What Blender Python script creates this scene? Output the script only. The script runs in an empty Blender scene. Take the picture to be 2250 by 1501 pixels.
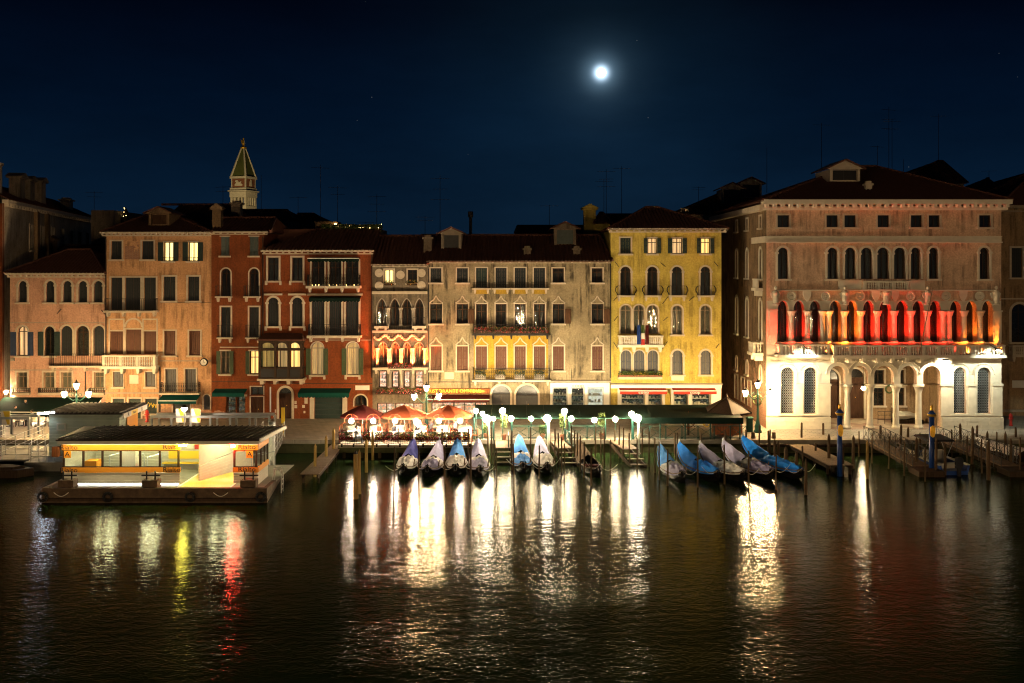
import bpy, bmesh, math, random
from math import sin, cos, pi, sqrt, radians, atan2
from mathutils import Vector, Matrix
R = random.Random(7)
SC = bpy.context.scene
COL = SC.collection
# ------------------------------------------------------------------ camera
FPX, CXP, HYP, HC = 2200.0, 1125.0, 586.0, 13.8      # focal length in photo pixels, centre, horizon row, eye height
cam_d = bpy.data.cameras.new('camera')
cam = bpy.data.objects.new('camera', cam_d); COL.objects.link(cam)
cam.location = (0, 0, HC); cam.rotation_euler = (radians(90), 0, 0)
cam_d.sensor_width = 36; cam_d.lens = FPX/2250*36
cam_d.shift_y = -(750.5-HYP)/2250
cam_d.clip_start = .5; cam_d.clip_end = 6000
SC.camera = cam
# ------------------------------------------------------------------ night sky
MOON_DIR = Vector(((1321-CXP)/FPX, 1, (HYP-160)/FPX)).normalized()
world = bpy.data.worlds.new('World'); SC.world = world; world.use_nodes = True
wt = world.node_tree; wn = wt.nodes; wl = wt.links
wn.clear()
def wnode(t, **k):
    n = wn.new(t)
    for a, b in k.items(): setattr(n, a, b)
    return n
w_tc = wnode('ShaderNodeTexCoord'); w_sep = wnode('ShaderNodeSeparateXYZ')
wl.new(w_tc.outputs['Generated'], w_sep.inputs[0])
w_cr = wnode('ShaderNodeValToRGB')
wl.new(w_sep.outputs['Z'], w_cr.inputs['Fac'])
e = w_cr.color_ramp.elements
e[0].position = 0.0; e[0].color = (.0034, .0125, .0285, 1)
e[1].position = .5; e[1].color = (.0002, .0006, .0022, 1)
k = e.new(.08); k.color = (.0019, .0098, .0260, 1)
k = e.new(.15); k.color = (.0008, .0058, .0180, 1)
k = e.new(.25); k.color = (.0003, .0014, .0055, 1)
# aureole of the moon in thin night air
w_dot = wnode('ShaderNodeVectorMath', operation='DOT_PRODUCT'); w_dot.inputs[1].default_value = MOON_DIR
wl.new(w_tc.outputs['Generated'], w_dot.inputs[0])
def wpow(ex, amp, col):
    a = wnode('ShaderNodeMath', operation='MAXIMUM'); a.inputs[1].default_value = 0
    wl.new(w_dot.outputs['Value'], a.inputs[0])
    p = wnode('ShaderNodeMath', operation='POWER'); p.inputs[1].default_value = ex
    wl.new(a.outputs[0], p.inputs[0])
    m = wnode('ShaderNodeMix', data_type='RGBA', blend_type='MIX')
    m.inputs['A'].default_value = (0, 0, 0, 1); m.inputs['B'].default_value = (col[0]*amp, col[1]*amp, col[2]*amp, 1)
    wl.new(p.outputs[0], m.inputs['Factor'])
    return m.outputs['Result']
def wadd(a, b):
    m = wnode('ShaderNodeMix', data_type='RGBA', blend_type='ADD'); m.inputs['Factor'].default_value = 1
    wl.new(a, m.inputs['A']); wl.new(b, m.inputs['B']); return m.outputs['Result']
w_out = wadd(wadd(wadd(w_cr.outputs['Color'], wadd(wpow(60000, 3.0, (.6, .8, 1)), wpow(9000, .26, (.45, .75, 1)))), wpow(1300, .034, (.35, .7, 1))), wpow(90, .012, (.2, .6, 1)))
# a few faint stars
w_vo = wnode('ShaderNodeTexVoronoi'); w_vo.inputs['Scale'].default_value = 42
wl.new(w_tc.outputs['Generated'], w_vo.inputs['Vector'])
w_st = wnode('ShaderNodeMapRange'); w_st.inputs['From Min'].default_value = .022; w_st.inputs['From Max'].default_value = .012
w_st.inputs['To Max'].default_value = .10
wl.new(w_vo.outputs['Distance'], w_st.inputs['Value'])
w_out = wadd(w_out, w_st.outputs['Result'])
w_bg = wnode('ShaderNodeBackground'); w_bg.inputs['Strength'].default_value = .67
# thin uneven veil of night cloud
w_mp = wnode('ShaderNodeMapping'); w_mp.inputs['Scale'].default_value = (1, 1, 3.2); wl.new(w_tc.outputs['Generated'], w_mp.inputs[0])
w_no = wnode('ShaderNodeTexNoise'); w_no.inputs['Scale'].default_value = 3.2; w_no.inputs['Detail'].default_value = 6; w_no.inputs['Roughness'].default_value = .62; wl.new(w_mp.outputs[0], w_no.inputs['Vector'])
w_mr = wnode('ShaderNodeMapRange'); w_mr.inputs['From Min'].default_value = .3; w_mr.inputs['From Max'].default_value = .7; w_mr.inputs['To Min'].default_value = .78; w_mr.inputs['To Max'].default_value = 1.22
wl.new(w_no.outputs['Fac'], w_mr.inputs['Value'])
w_mx = wnode('ShaderNodeMix', data_type='RGBA', blend_type='MULTIPLY'); w_mx.inputs['Factor'].default_value = 1
wl.new(w_out, w_mx.inputs['A']); wl.new(w_mr.outputs['Result'], w_mx.inputs['B']); w_out = w_mx.outputs['Result']
wl.new(w_out, w_bg.inputs['Color'])
w_o = wnode('ShaderNodeOutputWorld'); wl.new(w_bg.outputs[0], w_o.inputs['Surface'])
# moonlight
sun_d = bpy.data.lights.new('moonlight', 'SUN'); sun_d.energy = .012; sun_d.angle = radians(.5); sun_d.color = (.75, .87, 1)
sun_o = bpy.data.objects.new('moonlight', sun_d); COL.objects.link(sun_o)
sun_o.rotation_euler = (-MOON_DIR).to_track_quat('-Z', 'Y').to_euler()
SC.view_settings.view_transform = 'Standard'; SC.view_settings.look = 'None'
SC.view_settings.exposure = .45; SC.view_settings.gamma = 1; SC.view_settings.use_curve_mapping = False
cy = SC.cycles
cy.use_denoising = True; cy.use_light_tree = True
cy.max_bounces = 6; cy.diffuse_bounces = 2; cy.glossy_bounces = 3; cy.transmission_bounces = 3; cy.transparent_max_bounces = 10
cy.sample_clamp_indirect = 4; cy.sample_clamp_direct = 0
SC.cycles.filter_width = 1.15
cy.caustics_reflective = False; cy.caustics_refractive = False
# ------------------------------------------------------------------ pixel helpers
def PT(px, py, Y): s = Y/FPX; return Vector(((px-CXP)*s, Y, HC-(py-HYP)*s))
def PX(px, Y): return (px-CXP)*Y/FPX
def PZ(py, Y): return HC-(py-HYP)*Y/FPX
def YW(py, z=0): return (HC-z)*FPX/(py-HYP)         # depth of a point seen at row py standing at height z
Q = 1.0                                             # quay level above the water
# ------------------------------------------------------------------ materials
MATS = {}
def newmat(name):
    m = bpy.data.materials.new(name); m.use_nodes = True
    nt = m.node_tree; nt.nodes.clear()
    out = nt.nodes.new('ShaderNodeOutputMaterial')
    return m, nt, out
def nd(nt, t, **k):
    n = nt.nodes.new(t)
    for a, b in k.items(): setattr(n, a, b)
    return n
def coords(nt, off=None, scale=(1, 1, 1)):
    tc = nd(nt, 'ShaderNodeTexCoord'); mp = nd(nt, 'ShaderNodeMapping')
    mp.inputs['Scale'].default_value = scale
    if off: mp.inputs['Location'].default_value = off
    nt.links.new(tc.outputs['Object'], mp.inputs[0])
    return mp.outputs[0]
def noise(nt, vec, sc, detail=4, rough=.55):
    n = nd(nt, 'ShaderNodeTexNoise'); n.inputs['Scale'].default_value = sc
    n.inputs['Detail'].default_value = detail; n.inputs['Roughness'].default_value = rough
    nt.links.new(vec, n.inputs['Vector']); return n.outputs['Fac']
def mrange(nt, v, a, b, c, d):
    n = nd(nt, 'ShaderNodeMapRange'); n.inputs['From Min'].default_value = a; n.inputs['From Max'].default_value = b
    n.inputs['To Min'].default_value = c; n.inputs['To Max'].default_value = d
    nt.links.new(v, n.inputs['Value']); return n.outputs['Result']
def mix(nt, f, a, b, blend='MIX'):
    n = nd(nt, 'ShaderNodeMix', data_type='RGBA', blend_type=blend)
    for sock, v in (('Factor', f), ('A', a), ('B', b)):
        if isinstance(v, (int, float)): n.inputs[sock].default_value = v
        elif isinstance(v, tuple): n.inputs[sock].default_value = (*v[:3], 1)
        else: nt.links.new(v, n.inputs[sock])
    return n.outputs['Result']
def bump(nt, h, strength=.3, dist=.02):
    b = nd(nt, 'ShaderNodeBump'); b.inputs['Strength'].default_value = strength; b.inputs['Distance'].default_value = dist
    nt.links.new(h, b.inputs['Height']); return b.outputs['Normal']
def bsdf(nt, out, col, rough=.7, metal=0, spec=.3, normal=None):
    p = nd(nt, 'ShaderNodeBsdfPrincipled')
    if isinstance(col, tuple): p.inputs['Base Color'].default_value = (*col[:3], 1)
    else: nt.links.new(col, p.inputs['Base Color'])
    if isinstance(rough, (int, float)): p.inputs['Roughness'].default_value = rough
    else: nt.links.new(rough, p.inputs['Roughness'])
    p.inputs['Metallic'].default_value = metal; p.inputs['Specular IOR Level'].default_value = spec
    if normal is not None: nt.links.new(normal, p.inputs['Normal'])
    nt.links.new(p.outputs[0], out.inputs['Surface']); return p
def dk(c, f): return tuple(x*f for x in c)
def simple(name, col, rough=.7, metal=0, var=.25, sc=5, bmp=.15, spec=.3):
    if name in MATS: return MATS[name]
    m, nt, out = newmat(name); v = coords(nt, (R.uniform(-9, 9), R.uniform(-9, 9), R.uniform(-9, 9)))
    n = noise(nt, v, sc)
    c = mix(nt, n, dk(col, 1-var*1.3), dk(col, 1+var))
    bsdf(nt, out, c, rough, metal, spec, bump(nt, noise(nt, v, sc*4), bmp, .01) if bmp else None)
    MATS[name] = m; return m
def plaster(name, col, col2, stain=.5, brick=0):
    m, nt, out = newmat(name); off = (R.uniform(-50, 50), 0, R.uniform(-50, 50))
    v = coords(nt, off)
    big = mrange(nt, noise(nt, v, .5, 8, .68), .40, .62, 0, 1)
    c = mix(nt, big, col, col2)
    fine = noise(nt, v, 7, 6, .7)
    c = mix(nt, mrange(nt, fine, .3, .7, 0, 1), mix(nt, 1, c, (.66, .66, .64), 'MULTIPLY'), mix(nt, 1, c, (1.18, 1.18, 1.18), 'MULTIPLY'))
    # rain streaks running down the wall, where they have a shape of their own
    vs = coords(nt, off, (1.9, 1.9, .16))
    st = mrange(nt, noise(nt, vs, 1.6, 5, .65), .46, .60, 0, stain)
    st2 = mrange(nt, noise(nt, v, .6, 4), .42, .56, 0, 1)
    mul = nd(nt, 'ShaderNodeMath', operation='MULTIPLY'); nt.links.new(st, mul.inputs[0]); nt.links.new(st2, mul.inputs[1])
    c = mix(nt, mul.outputs[0], c, dk(col2, .26))
    h = noise(nt, v, 3, 8, .65)
    if brick:
        tc = nd(nt, 'ShaderNodeTexCoord'); sep = nd(nt, 'ShaderNodeSeparateXYZ'); nt.links.new(tc.outputs['Object'], sep.inputs[0])
        comb = nd(nt, 'ShaderNodeCombineXYZ')
        ad = nd(nt, 'ShaderNodeMath', operation='ADD'); nt.links.new(sep.outputs['X'], ad.inputs[0]); nt.links.new(sep.outputs['Y'], ad.inputs[1])
        nt.links.new(ad.outputs[0], comb.inputs[0]); nt.links.new(sep.outputs['Z'], comb.inputs[1])
        bt = nd(nt, 'ShaderNodeTexBrick'); bt.inputs['Scale'].default_value = 1
        bt.inputs['Color1'].default_value = (.24, .085, .045, 1); bt.inputs['Color2'].default_value = (.33, .15, .08, 1); bt.inputs['Mortar'].default_value = (.30, .25, .19, 1)
        bt.inputs['Brick Width'].default_value = .27; bt.inputs['Row Height'].default_value = .085; bt.inputs['Mortar Size'].default_value = .012
        nt.links.new(comb.outputs[0], bt.inputs['Vector'])
        hz = mrange(nt, sep.outputs['Z'], 0, brick, .30, -.14)
        s = nd(nt, 'ShaderNodeMath', operation='ADD'); nt.links.new(hz, s.inputs[0]); nt.links.new(noise(nt, v, .7, 7, .65), s.inputs[1])
        c = mix(nt, mrange(nt, s.outputs[0], .60, .63, 0, 1), c, bt.outputs['Color'])
    bsdf(nt, out, c, .9, 0, .15, bump(nt, h, .35, .03))
    MATS[name] = m; return m
def wood(name, col, sc=3, rough=.75):
    m, nt, out = newmat(name)
    v = coords(nt, (R.uniform(-9, 9),)*3, (4, 4, .5))
    n = noise(nt, v, sc, 6, .6)
    c = mix(nt, mrange(nt, n, .3, .7, 0, 1), dk(col, .55), dk(col, 1.25))
    bsdf(nt, out, c, rough, 0, .10, bump(nt, n, .4, .01)); MATS[name] = m; return m
def emit(name, col, s):
    m, nt, out = newmat(name); em = nd(nt, 'ShaderNodeEmission'); em.inputs['Color'].default_value = (*col, 1); em.inputs['Strength'].default_value = s
    nt.links.new(em.outputs[0], out.inputs['Surface']); MATS[name] = m; return m
def curtain_mat(name, col, s):
    m, nt, out = newmat(name); v = coords(nt, None, (1, 1, .03)); n = noise(nt, v, 9, 3)
    c = mix(nt, mrange(nt, n, .35, .65, 0, 1), dk(col, .45), col)
    em = nd(nt, 'ShaderNodeEmission'); em.inputs['Strength'].default_value = s; nt.links.new(c, em.inputs['Color'])
    d = nd(nt, 'ShaderNodeBsdfDiffuse'); nt.links.new(c, d.inputs['Color'])
    a = nd(nt, 'ShaderNodeAddShader'); nt.links.new(em.outputs[0], a.inputs[0]); nt.links.new(d.outputs[0], a.inputs[1])
    nt.links.new(a.outputs[0], out.inputs['Surface']); MATS[name] = m; return m
def pane_mat(name, tint=(.9, .95, .95), refl=.10):
    m, nt, out = newmat(name)
    t = nd(nt, 'ShaderNodeBsdfTransparent'); t.inputs['Color'].default_value = (*tint, 1)
    g = nd(nt, 'ShaderNodeBsdfGlossy'); g.inputs['Roughness'].default_value = .03
    v = coords(nt); nt.links.new(bump(nt, noise(nt, v, 1.7, 2), .25, .03), g.inputs['Normal'])
    mx = nd(nt, 'ShaderNodeMixShader'); mx.inputs[0].default_value = refl
    nt.links.new(t.outputs[0], mx.inputs[1]); nt.links.new(g.outputs[0], mx.inputs[2]); nt.links.new(mx.outputs[0], out.inputs['Surface'])
    MATS[name] = m; return m
def glow_goods_mat(name, s, sc=9, cols=((.02, .03, .03), (.5, .55, .45))):  # interior lamplight is put into the goods as emission
    m, nt, out = newmat(name); v = coords(nt)
    vo = nd(nt, 'ShaderNodeTexVoronoi'); vo.inputs['Scale'].default_value = sc; nt.links.new(v, vo.inputs['Vector'])
    n = noise(nt, v, sc*.7, 4, .7)
    f = mrange(nt, n, .45, .75, 0, 1)
    c = mix(nt, f, cols[0], mix(nt, .22, cols[1], vo.outputs['Color']))
    em = nd(nt, 'ShaderNodeEmission'); em.inputs['Strength'].default_value = s; nt.links.new(c, em.inputs['Color'])
    nt.links.new(em.outputs[0], out.inputs['Surface']); MATS[name] = m; return m
# walls
plaster('pink_plaster', (.55, .32, .225), (.49, .275, .19), .5)
plaster('orange_plaster', (.56, .315, .165), (.49, .27, .135), .7, 2.6)
plaster('dark_red_plaster', (.21, .058, .018), (.16, .045, .016), .35, 1.0)
plaster('red_plaster', (.22, .058, .018), (.17, .045, .016), .3)
plaster('grey_plaster', (.31, .25, .155), (.19, .152, .095), 1)
plaster('loggia_plaster', (.20, .16, .115), (.12, .098, .07), .8)
plaster('yellow_plaster', (.52, .40, .085), (.44, .33, .075), .55)
plaster('palace_plaster', (.66, .45, .31), (.52, .35, .24), .7)
plaster('palace_brick', (.24, .16, .09), (.15, .105, .065), .9, 9)
plaster('far_plaster', (.34, .26, .18), (.24, .19, .135), .6)
plaster('pale_plaster', (.52, .44, .34), (.38, .31, .23), .7)
plaster('calle_plaster', (.33, .21, .11), (.24, .16, .09), .7)
plaster('yellow_panel', (.44, .28, .035), (.36, .23, .03), .4)
simple('stone', (.48, .40, .30), .75, 0, .22, 3, .3)
simple('white_stone', (.60, .54, .43), .7, 0, .22, 1.6, .3)
simple('grey_stone', (.30, .26, .21), .8, 0, .3, 2, .3)
for n_, c_ in (('green_shutter', (.020, .035, .030)), ('dark_shutter', (.018, .021, .022)), ('grey_shutter', (.085, .085, .085)),
               ('brown_shutter', (.095, .036, .016)), ('olive_shutter', (.045, .065, .030)), ('blue_shutter', (.03, .045, .09)), ('pale_shutter', (.10, .13, .12))):
    simple(n_, c_, .6, 0, .25, 4, .1)
wood('sash_wood', (.075, .038, .02)); wood('pale_sash', (.30, .22, .15)); wood('pole_wood', (.085, .055, .03)); wood('pole_lit_yellow', (.36, .24, .08)); wood('plank_wood', (.17, .12, .08))  # golden lamplit tone is painted into the yellow pole wood
wood('kiosk_wood', (.19, .065, .022)); wood('dark_wood', (.045, .028, .018)); wood('door_wood', (.06, .03, .018))
simple('iron', (.022, .020, .020), .5, .6, .2, 8, .05)
simple('steel', (.33, .36, .38), .4, .7, .15, 5, .05)
simple('pale_steel', (.50, .52, .52), .5, .2, .15, 5, .05)
simple('green_iron', (.012, .055, .045), .45, .2, .2, 6, .05)
simple('tile', (.12, .048, .030), .85, 0, .45, 4, .4)
simple('dark_roof', (.030, .022, .018), .7, .2, .3, 2, .1)
simple('unlit_room_glass', (.012, .011, .010), .3, 0, .2, 3, .06, .3)  # near-black colour holds the darkness of unlit rooms
simple('curtain_dull', (.20, .175, .13), .9, 0, .35, 6, .1)
simple('curtain_dim', (.05, .042, .035), .9, 0, .4, 6, .1)
simple('canvas_green', (.006, .015, .011), .8, 0, .2, 3, .1, .04); simple('canvas_teal', (.006, .050, .042), .8, 0, .2, 3, .1, .04)
simple('canvas_maroon', (.085, .018, .016), .8, 0, .2, 3, .1, .04); simple('canvas_orange', (.36, .085, .035), .8, 0, .2, 3, .1, .04); simple('canvas_red', (.38, .035, .018), .8, 0, .2, 3, .1, .04)
simple('canvas_white', (.70, .66, .58), .8, 0, .1, 3, .05, .04)
simple('white_paint', (.66, .64, .58), .6, 0, .12, 2, .05); simple('sage_board', (.36, .42, .34), .65, 0, .2, 2, .08); simple('cream_board', (.48, .46, .38), .65, 0, .15, 2, .08)
simple('sign_orange', (.62, .25, .018), .5, 0, .1, 2, .03); simple('sign_yellow', (.72, .48, .03), .5, 0, .1, 2, .03); simple('ink', (.012, .012, .012), .5, 0, .1, 2, 0); simple('gold', (.65, .38, .04), .35, .6, .25, 6, .15)
simple('blue_paint', (.012, .045, .20), .35, 0, .25, 4, .08); simple('red_paint', (.45, .03, .02), .4, 0, .2, 4, .05)
simple('concrete', (.23, .22, .19), .9, 0, .3, 2, .3); simple('hull_rust', (.085, .055, .032), .85, 0, .75, 2.6, .5); simple('dark_steel', (.07, .07, .068), .5, .4, .2, 5, .05)
simple('leaf_green', (.055, .085, .020), .7, 0, .5, 9, 0); simple('petal_red', (.42, .035, .03), .7, 0, .5, 9, 0); simple('petal_pink', (.50, .16, .20), .7, 0, .4, 9, 0); simple('petal_yellow', (.48, .33, .04), .7, 0, .4, 9, 0)
simple('skin', (.48, .30, .21), .6, 0, .1, 4, .02); simple('cloth_grey', (.16, .17, .20), .9, 0, .2, 6, .1); simple('cloth_white', (.62, .63, .66), .9, 0, .1, 6, .1); simple('cloth_dark', (.02, .02, .025), .9, 0, .2, 6, .1); simple('hair_dark', (.02, .013, .008), .7, 0, .3, 20, .2)
simple('brick_red', (.22, .085, .045), .9, 0, .4, 5, .3)
simple('tower_green', (.10, .115, .03), .8, 0, .3, .4, .1)
pane_mat('pane', (.9, .93, .92), .035); pane_mat('pane_clear', (.97, .98, .97), .05)
curtain_mat('lit_warm', (1, .62, .20), 1.5); curtain_mat('lit_pale', (1, .66, .30), .35); curtain_mat('lit_room', (1, .60, .28), .9); curtain_mat('lit_white', (1, .74, .28), 2.2); curtain_mat('lit_faint', (.85, .60, .22), .20); curtain_mat('lit_shop', (1, .90, .70), 1.3)
glow_goods_mat('glowing_shop_goods', .45, 9, ((.012, .02, .012), (.45, .42, .28))); glow_goods_mat('glowing_cafe_goods', 2.0, 5, ((.45, .2, .12), (1, .8, .6))); glow_goods_mat('lit_goods', .9, 6, ((.5, .5, .35), (1, 1, .9)))
# lamps
emit('lamp_warm', (1, .66, .30), 900); emit('lamp_flood', (1, .82, .54), 290); emit('lamp_globe', (1, .76, .44), 260); emit('lamp_near', (1, .68, .36), 2500); emit('lamp_hall', (1, .76, .42), 520); emit('lamp_table', (1, .76, .52), 300)
emit('lamp_small', (1, .68, .25), 8); emit('tube_white', (1, .96, .50), 150); emit('tube_yellow', (1, .85, .10), 220); emit('tube_red', (1, .03, .02), 900); emit('tube_blue', (.8, .9, 1), 80); emit('gap_glow_cold', (.9, .95, 1), 14)
emit('spot_face', (1, .9, .7), 60); emit('moon_light', (.85, .95, 1), 30); emit('cafe_tube', (1, .80, .55), 420); emit('added_eave_led', (1, .80, .45), 55)
# ------------------------------------------------------------------ mesh helpers
class MB:
    def __init__(s): s.v = []; s.f = []
    def add(s, vs, fs):
        o = len(s.v); s.v += [tuple(p) for p in vs]; s.f += [tuple(i+o for i in f) for f in fs]; return s
    def box(s, x0, x1, y0, y1, z0, z1):
        return s.add([(x0, y0, z0), (x1, y0, z0), (x1, y1, z0), (x0, y1, z0), (x0, y0, z1), (x1, y0, z1), (x1, y1, z1), (x0, y1, z1)],
                     [(0, 3, 2, 1), (4, 5, 6, 7), (0, 1, 5, 4), (1, 2, 6, 5), (2, 3, 7, 6), (3, 0, 4, 7)])
    def hexa(s, p): return s.add(p, [(0, 3, 2, 1), (4, 5, 6, 7), (0, 1, 5, 4), (1, 2, 6, 5), (2, 3, 7, 6), (3, 0, 4, 7)])
    def quad(s, a, b, c, d): return s.add([a, b, c, d], [(0, 1, 2, 3)])
    def prism(s, pts, y0, y1):                         # polygon in x-z pushed along y
        n = len(pts); vs = [(x, y0, z) for x, z in pts]+[(x, y1, z) for x, z in pts]
        return s.add(vs, [tuple(range(n)), tuple(range(2*n-1, n-1, -1))]+[(i, n+i, n+(i+1) % n, (i+1) % n) for i in range(n)])
    def prismz(s, pts, z0, z1):
        n = len(pts); vs = [(x, y, z0) for x, y in pts]+[(x, y, z1) for x, y in pts]
        return s.add(vs, [tuple(range(n-1, -1, -1)), tuple(range(n, 2*n))]+[(i, (i+1) % n, n+(i+1) % n, n+i) for i in range(n)])
    def tube(s, a, b, r0, r1=None, n=6, cap=True):
        a = Vector(a); b = Vector(b); r1 = r0 if r1 is None else r1
        d = (b-a); d.normalize() if d.length else None
        u = d.orthogonal().normalized(); w = d.cross(u)
        vs = []
        for p, r in ((a, r0), (b, r1)):
            vs += [p+u*(r*cos(2*pi*i/n))+w*(r*sin(2*pi*i/n)) for i in range(n)]
        fs = [(i, (i+1) % n, n+(i+1) % n, n+i) for i in range(n)]
        if cap: fs += [tuple(range(n-1, -1, -1)), tuple(range(n, 2*n))]
        return s.add(vs, fs)
    def path(s, pts, r, n=5):
        for i in range(len(pts)-1): s.tube(pts[i], pts[i+1], r, r, n, True)
        return s
    def lathe(s, prof, n=10, c=(0, 0, 0)):
        vs = [(c[0]+r*cos(2*pi*i/n), c[1]+r*sin(2*pi*i/n), c[2]+z) for r, z in prof for i in range(n)]
        fs = [(j*n+i, j*n+(i+1) % n, (j+1)*n+(i+1) % n, (j+1)*n+i) for j in range(len(prof)-1) for i in range(n)]
        fs += [tuple(range(n-1, -1, -1)), tuple(range((len(prof)-1)*n, len(prof)*n))]
        return s.add(vs, fs)
    def ball(s, c, r, n=10, m=6, sz=1):
        return s.lathe([(max(1e-4, r*sin(pi*j/m)), -r*sz*cos(pi*j/m)) for j in range(m+1)], n, c)
    def mesh(s, name, smooth=False):
        me = bpy.data.meshes.new(name); me.from_pydata(s.v, [], s.f)
        if smooth: me.polygons.foreach_set('use_smooth', [True]*len(me.polygons))
        me.update(); return me
    def build(s, name, mat, parent=None, loc=(0, 0, 0), rz=0, smooth=False):
        return inst(name, s.mesh(name, smooth), mat, parent, loc, rz)
def inst(name, me, mat, parent=None, loc=(0, 0, 0), rz=0):
    if mat and not me.materials: me.materials.append(MATS[mat])
    o = bpy.data.objects.new(name, me); COL.objects.link(o)
    o.location = loc; o.rotation_euler = (0, 0, rz)
    if parent: o.parent = parent
    return o
def tag(o, label, cat, group=None):
    o['label'] = label; o['category'] = cat
    if group: o['group'] = group
    return o
def thing(name, label, cat, loc=(0, 0, 0), rz=0, group=None):
    o = bpy.data.objects.new(name, None); COL.objects.link(o); o.location = loc; o.rotation_euler = (0, 0, rz)
    o.empty_display_size = .1
    return tag(o, label, cat, group)
def struct(name, mb, mat, loc=(0, 0, 0)):
    o = mb.build(name, mat, None, loc); o['kind'] = 'structure'; return o
def copy_tree(o, parent=None):
    c = o.copy(); COL.objects.link(c)
    if parent: c.parent = parent
    for ch in list(o.children): copy_tree(ch, c)
    return c
def text_mesh(txt, size, ext=.006, sx=1, shear=0):
    cu = bpy.data.curves.new('txt', 'FONT'); cu.body = txt; cu.size = size; cu.extrude = ext; cu.align_x = 'CENTER'; cu.align_y = 'CENTER'; cu.resolution_u = 3; cu.shear = shear
    ob = bpy.data.objects.new('txt', cu); COL.objects.link(ob)
    dg = bpy.context.evaluated_depsgraph_get()
    me = bpy.data.meshes.new_from_object(ob.evaluated_get(dg)); bpy.data.objects.remove(ob); bpy.data.curves.remove(cu)
    for v in me.vertices: v.co = (v.co.x*sx, -v.co.z, v.co.y)      # upright, facing -y
    me.materials.clear(); return me
def spot(name, parent, loc, target, power, color, size=60, blend=.6, rad=.06):
    d = bpy.data.lights.new(name, 'SPOT'); d.energy = power; d.color = color; d.spot_size = radians(size); d.spot_blend = blend; d.shadow_soft_size = rad
    o = bpy.data.objects.new(name, d); COL.objects.link(o)
    if parent: o.parent = parent
    o.location = loc; o.rotation_euler = (Vector(target)-Vector(loc)).to_track_quat('-Z', 'Y').to_euler(); return o
# ------------------------------------------------------------------ arches
def topf(w, h, arch, rise=None):
    r = w/2
    if arch == 0: return lambda x: h
    if arch == 1:
        rise = rise or min(r, h*.9)
        return lambda x: h-rise+rise*sqrt(max(0, 1-(x/r)**2))
    # pointed gothic
    rise = rise or w*.75
    return lambda x: h-rise+rise*(max(0, 1-(abs(x)/r)**1.6))**.75
def arc_x(w, arch, n=12):
    if arch == 0: return [-w/2, w/2]
    return [-(w/2)*cos(pi*i/n) for i in range(n+1)]
def outline(w, h, arch, n=12, rise=None):
    t = topf(w, h, arch, rise)
    return [(-w/2, 0)]+[(x, t(x)) for x in arc_x(w, arch, n)]+[(w/2, 0)]
def dedupe(pts):
    out = []
    for p in pts:
        if not out or abs(p[0]-out[-1][0])+abs(p[1]-out[-1][1]) > 1e-5: out.append(p)
    return out
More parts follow.
